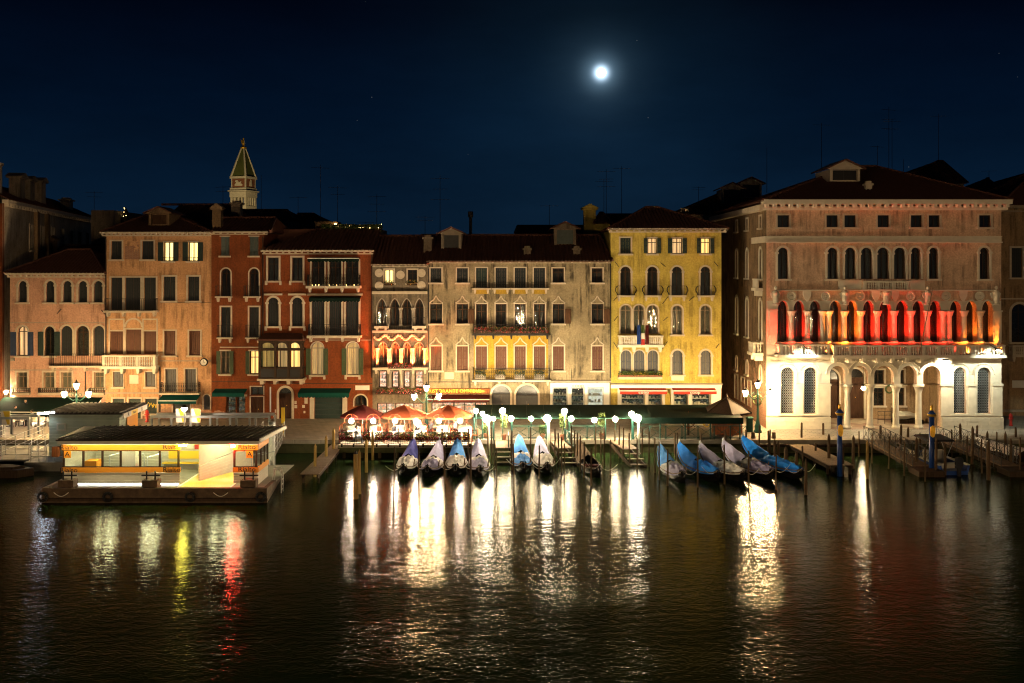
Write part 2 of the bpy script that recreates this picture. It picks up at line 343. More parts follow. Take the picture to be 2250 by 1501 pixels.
# ------------------------------------------------------------------ facades
class Facade:
    """A flat wall with openings. Given in photo pixels at depth Y (Y=None: plain metres in its own plane)."""
    def __init__(s, root, Y, x0, x1, ytop, ybot=None, origin=None, rz=0, thick=.35, wall='wall', mat='pink_plaster'):
        s.root = root; s.Y = Y; s.rz = rz; s.mat = mat; s.thick = thick; s.open = []
        rl = root.location
        if Y is not None:
            s.s = Y/FPX
            s.X = lambda px: PX(px, Y)-rl.x
            s.Z = lambda py: PZ(py, Y)-rl.z
            s.org = Vector((0, Y-rl.y, 0))
        else:
            s.s = 1; s.X = lambda u: u; s.Z = lambda v: v; s.org = Vector(origin)-rl
        s.x0, s.x1, s.z1 = s.X(x0), s.X(x1), s.Z(ytop); s.z0 = 0 if ybot is None else s.Z(ybot)
        s.M = Matrix.Rotation(rz, 3, 'Z')
    def put(s, name, mb, mat, x=0, y=0, z=0, parent=None, smooth=False):
        me = mb.mesh(name, smooth) if isinstance(mb, MB) else mb
        if parent is not None: return inst(name, me, mat, parent, (x, y, z))
        return inst(name, me, mat, s.root, s.org+s.M @ Vector((x, y, z)), s.rz)
    def box(s, name, x0, y0, x1, y1, mat, d0=-.1, d1=.02):
        xa, xb, za, zb = s.X(x0), s.X(x1), s.Z(y1), s.Z(y0)
        return s.put(name, MB().box(-(xb-xa)/2, (xb-xa)/2, d0, d1, 0, zb-za), mat, (xa+xb)/2, 0, za)
    def hole(s, x0, y0, x1, y1, arch=0, recess=None, rise=None):
        s.open.append((s.X(x0), s.X(x1), max(s.Z(y1), s.z0), s.Z(y0), arch, recess or s.thick, rise))
    def win(s, x0, y0, x1, y1, fill='g', arch=0, fr=3.2, sill=True, flaps=None, surround='stone', recess=.22, rise=None, name='window', capital=False, flapw=.55):
        xa, xb, za, zb = s.X(x0), s.X(x1), s.Z(y1), s.Z(y0)
        w, h = xb-xa, zb-za; xc = (xa+xb)/2
        s.hole(x0, y0, x1, y1, arch, recess+.08, rise)
        t = topf(w, h, arch, rise); n = 14
        # joinery frame set back in the opening
        mb = MB(); ol = dedupe(outline(w, h, arch, 12, rise)); k = .055
        inn = [(x*(1-2*k/w), k+z*(1-2*k/h)) for x, z in ol]
        m = len(ol)
        for i in range(m):
            j = (i+1) % m
            (ax, az), (bx, bz), (cx, cz), (dx, dz) = ol[i], ol[j], inn[j], inn[i]
            mb.hexa([(ax, recess-.04, az), (bx, recess-.04, bz), (bx, recess+.04, bz), (ax, recess+.04, az), (dx, recess-.04, dz), (cx, recess-.04, cz), (cx, recess+.04, cz), (dx, recess+.04, dz)])
        glazed = fill[0] in 'wkylopf'
        spring = h if arch == 0 else h-(rise or w/2)
        if glazed:
            mb.box(-.03, .03, recess-.035, recess+.035, 0, t(0)-.02)
            tz = spring if arch else h*.72
            if h > 1.1 and fill[0] != 'l': mb.box(-w/2, w/2, recess-.035, recess+.035, tz-.03, tz+.03)
        wmat = {'k': 'dark_wood', 'w': 'sash_wood', 'p': 'pale_sash', 'f': 'pale_sash'}.get(fill[0], 'sash_wood') if glazed else {'b': 'brown_shutter', 'd': 'dark_shutter', 'r': 'grey_shutter', 'v': 'olive_shutter', 'g': 'green_shutter', 'u': 'blue_shutter', 'e': 'pale_shutter'}[fill[0]]
        wo = s.put(name, mb, wmat, xc, 0, za)
        def strip(xl, xr, y0_, y1_, g=.012, bottom=0.02):
            q = MB(); nn = 5 if arch else 1; pts = [(xl+g, bottom)]
            for i in range(nn+1):
                x = xl+g+(xr-xl-2*g)*i/nn; pts.append((x, max(bottom+.02, t(x*.985)-.03)))
            pts.append((xr-g, bottom)); q.prism(pts, y0_, y1_); return q
        if glazed:
            for sd in (-1, 1):
                xl, xr = (-w/2+k, -.03) if sd < 0 else (.03, w/2-k)
                s.put('pane', strip(xl, xr, recess-.006, recess+.006), 'pane', parent=wo)
            back = {'k': 'unlit_room_glass', 'w': 'curtain_dim', 'p': 'curtain_dull', 'f': 'lit_pale', 'y': 'lit_warm', 'l': 'lit_white', 'o': 'lit_room'}[fill[0]]
            if fill[0] == 'k':
                s.put('dark_room_sheet', strip(-w/2+.02, w/2-.02, recess+.10, recess+.12), back, parent=wo)  # dark sheet stands in for the unlit room behind the panes
            else:
                q = MB(); N = 16
                for i in range(N):
                    a, b = -w/2+.02+(w-.04)*i/N, -w/2+.02+(w-.04)*(i+1)/N
                    ya, yb = recess+.16+.03*sin(i*1.9), recess+.16+.03*sin((i+1)*1.9)
                    q.quad((a, ya, .02), (b, yb, .02), (b, yb, t(b)-.02), (a, ya, t(a)-.02))
                s.put('curtain', q, back, parent=wo)
        else:
            npl = 3
            for sd in (-1, 1):
                q = MB()
                for i in range(npl):
                    a = (-w/2+k*.6 if sd < 0 else .004)+(w/2-.004-k*.6)*i/npl; b = a+(w/2-.004-k*.6)/npl
                    sub = strip(a, b, recess-.03-.006*(i % 2), recess+.02, .007); q.add(sub.v, sub.f)
                for zz in (.16, .5, .80):
                    if zz*h < spring: q.box(-w/2+.08 if sd < 0 else .03, -.03 if sd < 0 else w/2-.08, recess-.055, recess-.03, zz*h-.05, zz*h+.05)
                s.put('shutter', q, wmat, parent=wo)
        if fr:
            f = fr*s.s if s.Y is not None else fr
            q = MB(); oo = dedupe(outline(w+2*f, h+f, arch, 12, (rise+f) if rise else None)); oi = ol
            if len(oo) == len(oi):
                for i in range(len(oi)-1):
                    (ax, az), (bx, bz), (cx, cz), (dx, dz) = oi[i], oi[i+1], oo[i+1], oo[i]
                    P0, P1 = -.07, .01
                    q.hexa([(ax, P0, az), (bx, P0, bz), (bx, P1, bz), (ax, P1, az), (dx, P0, dz), (cx, P0, cz), (cx, P1, cz), (dx, P1, dz)])
            if capital and arch:
                for sd in (-1, 1): q.box(sd*(w/2+f/2)-f*.85, sd*(w/2+f/2)+f*.85, -.11, .01, spring-.10, spring+.06)
            s.put('surround', q, surround, parent=wo)
        if sill:
            f = (fr*s.s if s.Y is not None else fr) if fr else .05
            q = MB().box(-w/2-f-.07, w/2+f+.07, -.2, .03, -.14, -.003)
            if sill == 2:
                for sd in (-1, 1): q.box(sd*(w/2+f)-.09, sd*(w/2+f)+.09, -.14, .02, -.36, -.142)
            s.put('sill', q, surround if fr else 'stone', parent=wo)
        if flaps:
            fw = w*flapw
            for sd in (-1, 1):
                q = MB(); a0 = sd*(w/2+fw/2+.02)
                hh = spring if arch else h
                for i in range(3):
                    xa_ = a0-fw/2+fw*i/3
                    q.box(xa_+.006, xa_+fw/3-.006, -.125, -.085, .02, hh-.02)
                for zz in (.15, .5, .85): q.box(a0-fw/2+.03, a0+fw/2-.03, -.145, -.125, zz*hh-.05, zz*hh+.05)
                s.put('shutter', q, flaps, parent=wo)
        return wo
    def finish(s, depth=9, sides=True):
        xs = sorted({round(v, 4) for v in [s.x0, s.x1]+[o[0] for o in s.open]+[o[1] for o in s.open]})
        zs = sorted({round(v, 4) for v in [s.z0, s.z1]+[o[2] for o in s.open]+[o[3] for o in s.open]})
        xs = [v for v in xs if s.x0-1e-3 <= v <= s.x1+1e-3]; zs = [v for v in zs if s.z0-1e-3 <= v <= s.z1+1e-3]
        mb = MB(); vid = {}
        def V(x, z):
            if (x, z) not in vid: vid[(x, z)] = len(mb.v); mb.v.append((x, 0, z))
            return vid[(x, z)]
        for i in range(len(xs)-1):
            for j in range(len(zs)-1):
                cx, cz = (xs[i]+xs[i+1])/2, (zs[j]+zs[j+1])/2
                if any(o[0] < cx < o[1] and o[2] < cz < o[3] for o in s.open): continue
                mb.f.append((V(xs[i], zs[j]), V(xs[i+1], zs[j]), V(xs[i+1], zs[j+1]), V(xs[i], zs[j+1])))
        for xa, xb, za, zb, arch, rec, rise in s.open:
            w, h, xc = xb-xa, zb-za, (xa+xb)/2
            pts = [(xc+x, za+z) for x, z in dedupe(outline(w, h, arch, 12, rise))]
            for i in range(len(pts)):
                a, b = pts[i], pts[(i+1) % len(pts)]
                mb.quad((a[0], 0, a[1]), (a[0], rec, a[1]), (b[0], rec, b[1]), (b[0], 0, b[1]))
            if arch:
                top = pts[1:-1]; mid = len(top)//2
                for half, corner in ((top[:mid+1], (xa, zb)), (top[mid:], (xb, zb))):
                    for i in range(len(half)-1):
                        mb.add([(corner[0], 0, corner[1]), (half[i][0], 0, half[i][1]), (half[i+1][0], 0, half[i+1][1])], [(0, 1, 2)])
        if sides:
            if sides != 'right': mb.quad((s.x0, 0, s.z0), (s.x0, depth, s.z0), (s.x0, depth, s.z1), (s.x0, 0, s.z1))
            mb.quad((s.x1, 0, s.z0), (s.x1, 0, s.z1), (s.x1, depth, s.z1), (s.x1, depth, s.z0))
            mb.quad((s.x0, depth, s.z0), (s.x1, depth, s.z0), (s.x1, depth, s.z1), (s.x0, depth, s.z1))
            mb.quad((s.x0, 0, s.z1), (s.x1, 0, s.z1), (s.x1, depth, s.z1), (s.x0, depth, s.z1))
        s.wall = s.put('wall', mb, s.mat); s.depth = depth
        return s.wall
    # ---- trimmings
    def iron_balcony(s, x0, y0, x1, y1, style='bars', deep=.7, slab='stone', slab_h=.14, brackets=3, ext=.1, mat='iron'):
        xa, xb, za, zb = s.X(x0), s.X(x1), s.Z(y1), s.Z(y0); w = xb-xa; xc = (xa+xb)/2
        b = s.put('balcony', MB().box(-w/2-ext, w/2+ext, -deep-.06, .04, -slab_h, 0), slab, xc, 0, za)
        h = zb-za; q = MB(); r = .014
        def rail(pts):
            for zz in (.05, h): q.path([(x, y, zz) for x, y in pts], .022, 4)
        pts = [(-w/2, 0), (-w/2, -deep), (w/2, -deep), (w/2, 0)]; rail(pts)
        for i in range(3):
            (ax, ay), (bx, by) = pts[i], pts[i+1]; L = sqrt((ax-bx)**2+(ay-by)**2); n = max(2, int(L/.15))
            for k_ in range(n+1):
                f = k_/n; x, y = ax+(bx-ax)*f, ay+(by-ay)*f
                if style == 'belly':
                    ox, oy = (0, -1) if i == 1 else ((-1, 0) if i == 0 else (1, 0))
                    q.path([(x+ox*.20*sin(pi*min(1, (1-t_)*1.15))*.9, y+oy*.20*sin(pi*min(1, (1-t_)*1.15))*.9, h*t_+.03*(1-t_)) for t_ in (0, .2, .45, .75, 1)], r, 4)
                elif style == 'scroll' and k_ < n:
                    cx_, cy_ = ax+(bx-ax)*(f+.5/n), ay+(by-ay)*(f+.5/n); ux, uy = (bx-ax)/L, (by-ay)/L
                    q.tube((x, y, 0), (x, y, h), r, r, 4)
                    for zz in (.3, .7):
                        q.path([(cx_+ux*.06*cos(a_), cy_+uy*.06*cos(a_), h*zz+.12*sin(a_)) for a_ in [2*pi*z_/6 for z_ in range(7)]], .011, 3)
                else: q.tube((x, y, 0), (x, y, h), r, r, 4)
        s.put('railing', q, mat, parent=b)
        if brackets:
            br = MB().prism([(-.09, 0), (.09, 0), (.09, -.1), (.05, -.34), (-.05, -.34), (-.09, -.1)], -deep*.75, .02).mesh('bracket')
            for i in range(brackets): s.put('bracket', br, slab, (-w/2+.15)+(w-.3)*i/max(1, brackets-1), 0, -slab_h-.003, parent=b)
        return b
    def balustrade(s, x0, y0, x1, y1, bays=3, deep=.8, mat='white_stone', per=5, brackets=4, sides=True, slab_h=.22):
        xa, xb, za, zb = s.X(x0), s.X(x1), s.Z(y1), s.Z(y0); w = xb-xa; xc = (xa+xb)/2; h = zb-za
        b = s.put('balcony', MB().box(-w/2-.08, w/2+.08, -deep-.1, .04, -slab_h, 0), mat, xc, 0, za)
        q = MB().box(-w/2-.03, w/2+.03, -deep-.03, -deep+.2, h-.13, h)
        if sides:
            for sd in (-1, 1): q.box(sd*(w/2-.08)-.11, sd*(w/2-.08)+.11, -deep+.203, .02, h-.13, h)
        s.put('handrail', q, mat, parent=b)
        pier = MB().box(-.11, .11, -.09, .09, 0, h-.133).mesh('pier')
        hb = h-.13
        bl = MB().lathe([(.075, 0), (.075, .05*hb), (.045, .1*hb), (.085, .3*hb), (.04, .48*hb), (.055, .52*hb), (.04, .56*hb), (.08, .75*hb), (.045, .9*hb), (.075, .95*hb), (.075, hb-.003)], 8).mesh('baluster', True)
        for i in range(bays+1):
            s.put('pier', pier, mat, -w/2+.11+(w-.22)*i/bays, -deep+.085, 0, parent=b)
            if i < bays:
                xl = -w/2+.22+(w-.22)*i/bays; xr = -w/2+(w-.22)*(i+1)/bays
                for k_ in range(per): s.put('baluster', bl, mat, xl+(xr-xl)*(k_+.5)/per, -deep+.085, 0, parent=b)
        if sides and deep > .5:
            ns = max(1, int(deep/.24)-1)
            for sd in (-1, 1):
                for k_ in range(ns): s.put('baluster', bl, mat, sd*(w/2-.08), -deep+.3+(deep-.4)*(k_+.5)/ns, 0, parent=b)
        if brackets:
            br = MB().prism([(-.13, 0), (.13, 0), (.13, -.12), (.07, -.42), (-.07, -.42), (-.13, -.12)], -deep*.8, .02).mesh('bracket')
            for i in range(brackets): s.put('bracket', br, mat, (-w/2+.2)+(w-.4)*i/max(1, brackets-1), 0, -slab_h-.003, parent=b)
        return b
    def cornice(s, x0, y0, x1, y1, mat='stone', out=.45, mod=.42, mat2=None, msz=(.14, .2)):
        xa, xb, za, zb = s.X(x0), s.X(x1), s.Z(y1), s.Z(y0); w = xb-xa; h = zb-za
        c = s.put('cornice', MB().box(-w/2, w/2, -out, .05, h*.55, h).box(-w/2+.06, w/2-.06, -out*.35, .045, 0, h*.25), mat, (xa+xb)/2, 0, za)
        if mod:
            me = MB().prism([(-msz[0]/2, 0), (msz[0]/2, 0), (msz[0]/2, h*.3), (-msz[0]/2, h*.3)], -out*.85, -out*.35-.002).mesh('modillion')
            n = int(w/mod)
            for i in range(n): s.put('modillion', me, mat2 or mat, -w/2+w*(i+.5)/n, 0, h*.25+.002-(h*.0), parent=c)
        return c
    def band(s, x0, y0, x1, y1, mat='stone', out=.1, name='string_course'):
        xa, xb, za, zb = s.X(x0), s.X(x1), s.Z(y1), s.Z(y0)
        return s.put(name, MB().box(-(xb-xa)/2, (xb-xa)/2, -out, .02, 0, zb-za), mat, (xa+xb)/2, 0, za)
    def awning(s, x0, y0, x1, y1, mat='canvas_teal', deep=1.2, scallop=True, drop=.28, trim=None):
        xa, xb, za, zb = s.X(x0), s.X(x1), s.Z(y1), s.Z(y0); w = xb-xa; xc = (xa+xb)/2; hz = zb-za
        q = MB(); q.hexa([(-w/2, -deep, 0), (w/2, -deep, 0), (w/2, -.02, hz-.04), (-w/2, -.02, hz-.04), (-w/2, -deep, .04), (w/2, -deep, .04), (w/2, -.02, hz), (-w/2, -.02, hz)])
        a = s.put('awning', q, mat, xc, 0, za)
        n = max(4, int(w/.28)); v = MB(); pts = [(-w/2, 0)]
        for i in range(n):
            for f in ((0, .0), (.25, .07), (.5, .10), (.75, .07)):
                pts.append((-w/2+w*(i+f[0])/n, -drop*(.72)-(f[1] if scallop else 0)))
        pts += [(w/2, -drop*.72), (w/2, 0)]
        for i in range(1, len(pts)-2):
            A, B = pts[i], pts[i+1]
            v.prism([(A[0], 0), (B[0], 0), B, A], -deep-.012, -deep+.004)
        s.put('valance', v, mat, parent=a)
        if trim: s.put('trim', MB().box(-w/2-.02, w/2+.02, -deep-.03, -deep+.02, 0.005, .07), trim, parent=a)
        return a
    def door(s, x0, y0, x1, y1, mat='door_wood', arch=0, fr=4, surround='stone', panels=2, recess=.2, rise=None, fan=False):
        xa, xb, za, zb = s.X(x0), s.X(x1), max(s.Z(y1), 0.0), s.Z(y0); w, h = xb-xa, zb-za
        s.hole(x0, y0, x1, y1, arch, recess+.1, rise); t = topf(w, h, arch, rise)
        spring = h-(rise or w/2) if arch else h
        q = MB()
        for i in range(panels):
            a, b = -w/2+w*i/panels, -w/2+w*(i+1)/panels
            q.box(a+.01, b-.01, recess, recess+.05, .01, (spring if (fan or arch) else h)-.02)
            for z0_, z1_ in ((.08, .42), (.5, .92)):
                q.box(a+.12*w/panels, b-.12*w/panels, recess-.03, recess, z0_*spring, z1_*spring)
        d = s.put('door', q, mat, (xa+xb)/2, 0, za)
        if arch:
            q = MB(); pts = [(x, max(spring+.02, t(x*.97)-.03)) for x in arc_x(w*.97, 1)]
            q.prism([(-w/2+.01, spring)]+pts+[(w/2-.01, spring)], recess+.01, recess+.04)
            for i in range(1, 6): q.tube((0, recess-.01, spring), (cos(pi*i/6)*w*.47, recess-.01, spring+sin(pi*i/6)*(h-spring)*.94), .015, .015, 4)
            s.put('fanlight', q, 'unlit_room_glass' if fan else mat, parent=d)
        s.put('handle', MB().ball((w*.06, recess-.05, h*.42), .04, 6, 4), 'gold', parent=d)
        if fr:
            f = fr*s.s if s.Y is not None else fr; q = MB(); ol = dedupe(outline(w, h, arch, 12, rise)); oo = dedupe(outline(w+2*f, h+f, arch, 12, (rise+f) if rise else None))
            for i in range(len(ol)-1):
                (ax, az), (bx, bz), (cx, cz), (dx, dz) = ol[i], ol[i+1], oo[i+1], oo[i]
                q.hexa([(ax, -.08, az), (bx, -.08, bz), (bx, .01, bz), (ax, .01, az), (dx, -.08, dz), (cx, -.08, cz), (cx, .01, cz), (dx, .01, dz)])
            s.put('surround', q, surround, parent=d)
        return d
    def shop(s, x0, y0, x1, y1, goods='glowing_shop_goods', frame='pale_steel', recess=.2, mull=0):
        xa, xb, za, zb = s.X(x0), s.X(x1), max(s.Z(y1), 0.0), s.Z(y0); w, h = xb-xa, zb-za; s.hole(x0, y0, x1, y1, 0, 1.0)
        q = MB().box(-w/2, w/2, recess-.03, recess+.03, 0, .07).box(-w/2, w/2, recess-.03, recess+.03, h-.07, h)
        for i in range(mull+2):
            x = -w/2+.04+(w-.08)*i/(mull+1); q.box(x-.04, x+.04, recess-.028, recess+.028, .07, h-.07)
        d = s.put('shop_window', q, frame, (xa+xb)/2, 0, za)
        for i in range(mull+1):
            a = -w/2+.08+(w-.08)*i/(mull+1); b = -w/2+(w-.08)*(i+1)/(mull+1)
            s.put('pane', MB().box(a, b, recess-.005, recess+.005, .07, h-.07), 'pane_clear', parent=d)
        s.put('display', MB().box(-w/2, w/2, .97, .99, 0, h), goods, parent=d)  # glowing sheet stands in for the lit interior
        sh = MB()
        for zz in (.25, .5, .72): sh.box(-w/2+.05, w/2-.05, .62, .96, h*zz-.02, h*zz+.02)
        for zz in (.25, .5, .72):
            x = -w/2+.15
            while x < w/2-.2:
                bw = R.uniform(.08, .2); sh.box(x, x+bw, .66, .86, h*zz+.02, h*zz+.02+R.uniform(.08, .24)); x += bw+R.uniform(.02, .2)
        s.put('shelf', sh, 'cream_board', parent=d)
        return d
# ------------------------------------------------------------------ tiled roofs
def slope(mb, e0, e1, top, u0, u1, pitch=.30, amp=.055):
    """tiled plane: eave e0->e1, 'top' = vector from the eave up to the ridge, the ridge spanning u0..u1 of the eave length"""
    e0, e1, top = Vector(e0), Vector(e1), Vector(top); d = e1-e0; L = d.length; d.normalize()
    nrm = d.cross(top).normalized(); n = max(4, int(L/pitch)*4); prev = None
    rows = max(1, int(top.length/.9))
    for i in range(n+1):
        u = L*i/n; h = 1.0
        if u < u0*L: h = u/(u0*L)
        elif u > u1*L: h = (L-u)/(L-u1*L)
        o = nrm*(amp*cos(2*pi*(i/4)))
        cur = (e0+d*u, h, o)
        if prev:
            vs = []; k = rows
            for j in range(k+1):
                st = nrm*(.018*(1 if j % 2 else 0))
                vs += [prev[0]+top*(prev[1]*j/k)+prev[2]+st, cur[0]+top*(cur[1]*j/k)+cur[2]+st]
            mb.add(vs, [(2*j, 2*j+1, 2*j+3, 2*j+2) for j in range(k)])
        prev = cur
def hip_roof(root, x0, x1, y0, y1, z, rise, r0, r1, ry=None, mat='tile', name='roof', gable=False, pitch=.3):
    """x0..y1: eaves rectangle in root coordinates, ridge from x=r0 to x=r1 at depth ry"""
    ry = (y0+y1)/2 if ry is None else ry; W = x1-x0; D = y1-y0; mb = MB()
    slope(mb, (x0, y0, z), (x1, y0, z), (0, ry-y0, rise), (r0-x0)/W, (r1-x0)/W, pitch)
    slope(mb, (x1, y1, z), (x0, y1, z), (0, ry-y1, rise), (x1-r1)/W, (x1-r0)/W, pitch)
    if r0-x0 > .05: slope(mb, (x0, y1, z), (x0, y0, z), (r0-x0, 0, rise), (y1-ry)/D, (y1-ry)/D+1e-4, pitch)
    if x1-r1 > .05: slope(mb, (x1, y0, z), (x1, y1, z), (r1-x1, 0, rise), (ry-y0)/D, (ry-y0)/D+1e-4, pitch)
    mb.box(x0+.05, x1-.05, y0+.05, y1-.05, z-.10, z-.06)
    o = mb.build(name, mat, root)
    q = MB()
    ends = [(x0, y0), (x1, y0)]
    q.tube((r0, ry, z+rise+.03), (r1, ry, z+rise+.03), .12, .12, 6)
    if r0-x0 > .05: q.tube((x0, y0, z+.03), (r0, ry, z+rise+.03), .1, .1, 6)
    if x1-r1 > .05: q.tube((x1, y0, z+.03), (r1, ry, z+rise+.03), .1, .1, 6)
    q.build('ridge_tiles', mat, o)
    return o
def chimney(parent, x, y, z, w, h, mat='far_plaster', kind='box', d=None):
    d = d or w; q = MB()
    if kind == 'round':
        q.lathe([(w*.7, -1.5), (w*.7, .15), (w*.42, .25), (w*.42, h-.25), (w*.55, h-.2), (w*.55, h)], 10, (x, y, z))
    else:
        q.box(x-w/2, x+w/2, y-d/2, y+d/2, z-1.5, z+h-.35).box(x-w*.68, x+w*.68, y-d*.68, y+d*.68, z+h-.35, z+h-.2)
        if kind == 'cap': q.add([(x-w*.75, y-d*.75, z+h-.2), (x+w*.75, y-d*.75, z+h-.2), (x+w*.75, y+d*.75, z+h-.2), (x-w*.75, y+d*.75, z+h-.2), (x, y-d*.75, z+h+.2), (x, y+d*.75, z+h+.2)], [(0, 1, 4), (1, 2, 5, 4), (2, 3, 5), (3, 0, 4, 5)])
        else: q.box(x-w*.4, x+w*.4, y-d*.4, y+d*.4, z+h-.2, z+h)
    return q.build('chimney', mat, parent)
def dormer(parent, x, y, z, w, h, dep=3, mat='stone', glass='unlit_room_glass'):
    q = MB().box(-w/2, -w/2+.22, 0, dep, 0, h).box(w/2-.22, w/2, 0, dep, 0, h).box(-w/2+.22, w/2-.22, .3, dep, 0, h)
    q.prism([(-w/2-.25, h), (w/2+.25, h), (0, h+w*.28)], -.15, .05)
    o = q.build('dormer', mat, parent, (x, y, z))
    r = MB()
    for sd in (-1, 1):
        r.hexa([(0, -.35, h+w*.28+.02), (sd*(w/2+.4), -.35, h-.06), (sd*(w/2+.4), dep, h-.06), (0, dep, h+w*.28+.02), (0, -.35, h+w*.28+.14), (sd*(w/2+.4), -.35, h+.06), (sd*(w/2+.4), dep, h+.06), (0, dep, h+w*.28+.14)])
    r.build('dormer_roof', 'tile', o)
    MB().box(-w/2+.25, w/2-.25, .22, .27, .1, h-.1).box(-.04, .04, .18, .218, .1, h-.1).build('dormer_window', glass, o)
    return o
# ------------------------------------------------------------------ plants
def foliage(mb, x0, x1, y0, y1, z0, z1, n, size):
    for i in range(n):
        c = Vector((R.uniform(x0, x1), R.uniform(y0, y1), R.uniform(z0, z1)))
        a = Vector((R.gauss(0, 1), R.gauss(0, 1), R.gauss(0, 1))).normalized(); b = a.orthogonal().normalized(); t = R.uniform(.6, 1.3)*size
        mb.add([c-a*t, c+b*t*.5, c+a*t, c-b*t*.5], [(0, 1, 2, 3)])
def flower_box(parent, x, y, z, w, petals=('petal_red',), box='dark_wood', h=.22, dens=60, lp=True, top_level=None):
    b = MB().box(-w/2, w/2, -.11, .11, 0, h).build('flower_box', box, parent, (x, y, z))
    q = MB(); foliage(q, -w/2, w/2, -.18, .16, h*.8, h+.3, int(dens*w), .09); q.build('foliage', 'leaf_green', b)
    for p in petals:
        q = MB(); foliage(q, -w/2, w/2, -.24, .1, h*.3, h+.28, int(dens*.55*w), .07); q.build('blossom', p, b)
    return b
def wall_bar(fa, x0, y0, x1, y1):
    s_ = fa; q = MB().tube((s_.X(x0), -.12, s_.Z(y0)), (s_.X(x1), -.12, s_.Z(y1)), .03, .03, 5)
    return s_.put('shutter_stay', q, 'iron')
# ------------------------------------------------------------------ water, quay, ground
def water_mat():
    m, nt, out = newmat('canal_water')
    tc = nd(nt, 'ShaderNodeTexCoord')
    def nz(scale, rot, sc, det, ro):
        mp = nd(nt, 'ShaderNodeMapping'); mp.inputs['Scale'].default_value = scale; mp.inputs['Rotation'].default_value = (0, 0, rot)
        nt.links.new(tc.outputs['Object'], mp.inputs[0]); return noise(nt, mp.outputs[0], sc, det, ro)
    a = nz((.7, 1.3, 1), .2, 8.0, 2, .5)
    b = nz((.9, 1.5, 1), -.3, 1.7, 3, .5)
    patch = mrange(nt, nz((.6, 1, 1), .1, .11, 3, .6), .36, .64, .45, 1.35)       # calm and ruffled patches
    mu = nd(nt, 'ShaderNodeMath', operation='MULTIPLY'); nt.links.new(a, mu.inputs[0]); nt.links.new(patch, mu.inputs[1]); a = mu.outputs[0]
    n1 = bump(nt, b, 1, .019)
    bb = nd(nt, 'ShaderNodeBump'); bb.inputs['Strength'].default_value = 1; bb.inputs['Distance'].default_value = .0130
    nt.links.new(a, bb.inputs['Height']); nt.links.new(n1, bb.inputs['Normal'])
    p = bsdf(nt, out, (.016, .032, .010), .115, 0, .4, bb.outputs['Normal'])
    p.inputs['IOR'].default_value = 1.115
    MATS['canal_water'] = m
water_mat()
QE = 74.0
struct('canal_water', MB().quad((-160, -30, 0), (160, -30, 0), (160, QE+.3, 0), (-160, QE+.3, 0)), 'canal_water')
def paving_mat(name, c1, c2, mort, bw, rh, rot=0, off=.5):
    m, nt, out = newmat(name); tc = nd(nt, 'ShaderNodeTexCoord'); mp = nd(nt, 'ShaderNodeMapping'); mp.inputs['Rotation'].default_value = (0, 0, rot)
    nt.links.new(tc.outputs['Object'], mp.inputs[0])
    bt = nd(nt, 'ShaderNodeTexBrick'); bt.inputs['Scale'].default_value = 1; bt.offset = off
    bt.inputs['Color1'].default_value = (*c1, 1); bt.inputs['Color2'].default_value = (*c2, 1); bt.inputs['Mortar'].default_value = (*mort, 1)
    bt.inputs['Brick Width'].default_value = bw; bt.inputs['Row Height'].default_value = rh; bt.inputs['Mortar Size'].default_value = .02
    nt.links.new(mp.outputs[0], bt.inputs['Vector'])
    n = noise(nt, tc.outputs['Object'], 1.2, 5)
    c = mix(nt, 1, bt.outputs['Color'], mix(nt, n, (.6, .6, .6), (1.2, 1.2, 1.2)), 'MULTIPLY')
    bsdf(nt, out, c, .55, 0, .35, bump(nt, bt.outputs['Fac'], -.4, .02)); MATS[name] = m
paving_mat('paving', (.29, .25, .20), (.21, .185, .15), (.07, .06, .05), .75, .36, .5)
paving_mat('portico_floor', (.36, .30, .22), (.20, .10, .06), (.15, .12, .1), .8, .8, .78, 0)
simple('quay_stone', (.26, .23, .18), .8, 0, .35, 1.2, .4); simple('weed_stone', (.075, .075, .028), .8, 0, .5, 2.5, .4)
struct('quay_paving', MB().quad((-160, QE+.75, Q), (160, QE+.75, Q), (160, 2600, Q), (-160, 2600, Q)), 'paving')
kerb = struct('quay_wall', MB().box(-160, 160, QE+.12, QE+.75, -1, .70), 'weed_stone')
ks = MB().box(-.94, .94, 0, .72, 0, .304).mesh('kerb_stone')
for i in range(60):
    inst('kerb_stone', ks, 'quay_stone', kerb, (-57+1.9*i, QE, .70+R.uniform(-.008, .008)))
for x0, x1 in ((-160, -57.95), (56.05, 160)): MB().box(x0, x1, QE, QE+.72, .70, 1.004).build('kerb_run', 'quay_stone', kerb)
struct('near_bank', MB().box(-160, 160, -30, -1.5, -1, Q), 'paving')
# ------------------------------------------------------------------ moon
mo = MB().ball((0, 0, 0), 1, 24, 14).build('moon', 'moon_light', None, MOON_DIR*3000+Vector((0, 0, HC)), 0, True)
mo.scale = (14, 14, 14); tag(mo, 'bright full moon high in the dark blue night sky', 'moon')
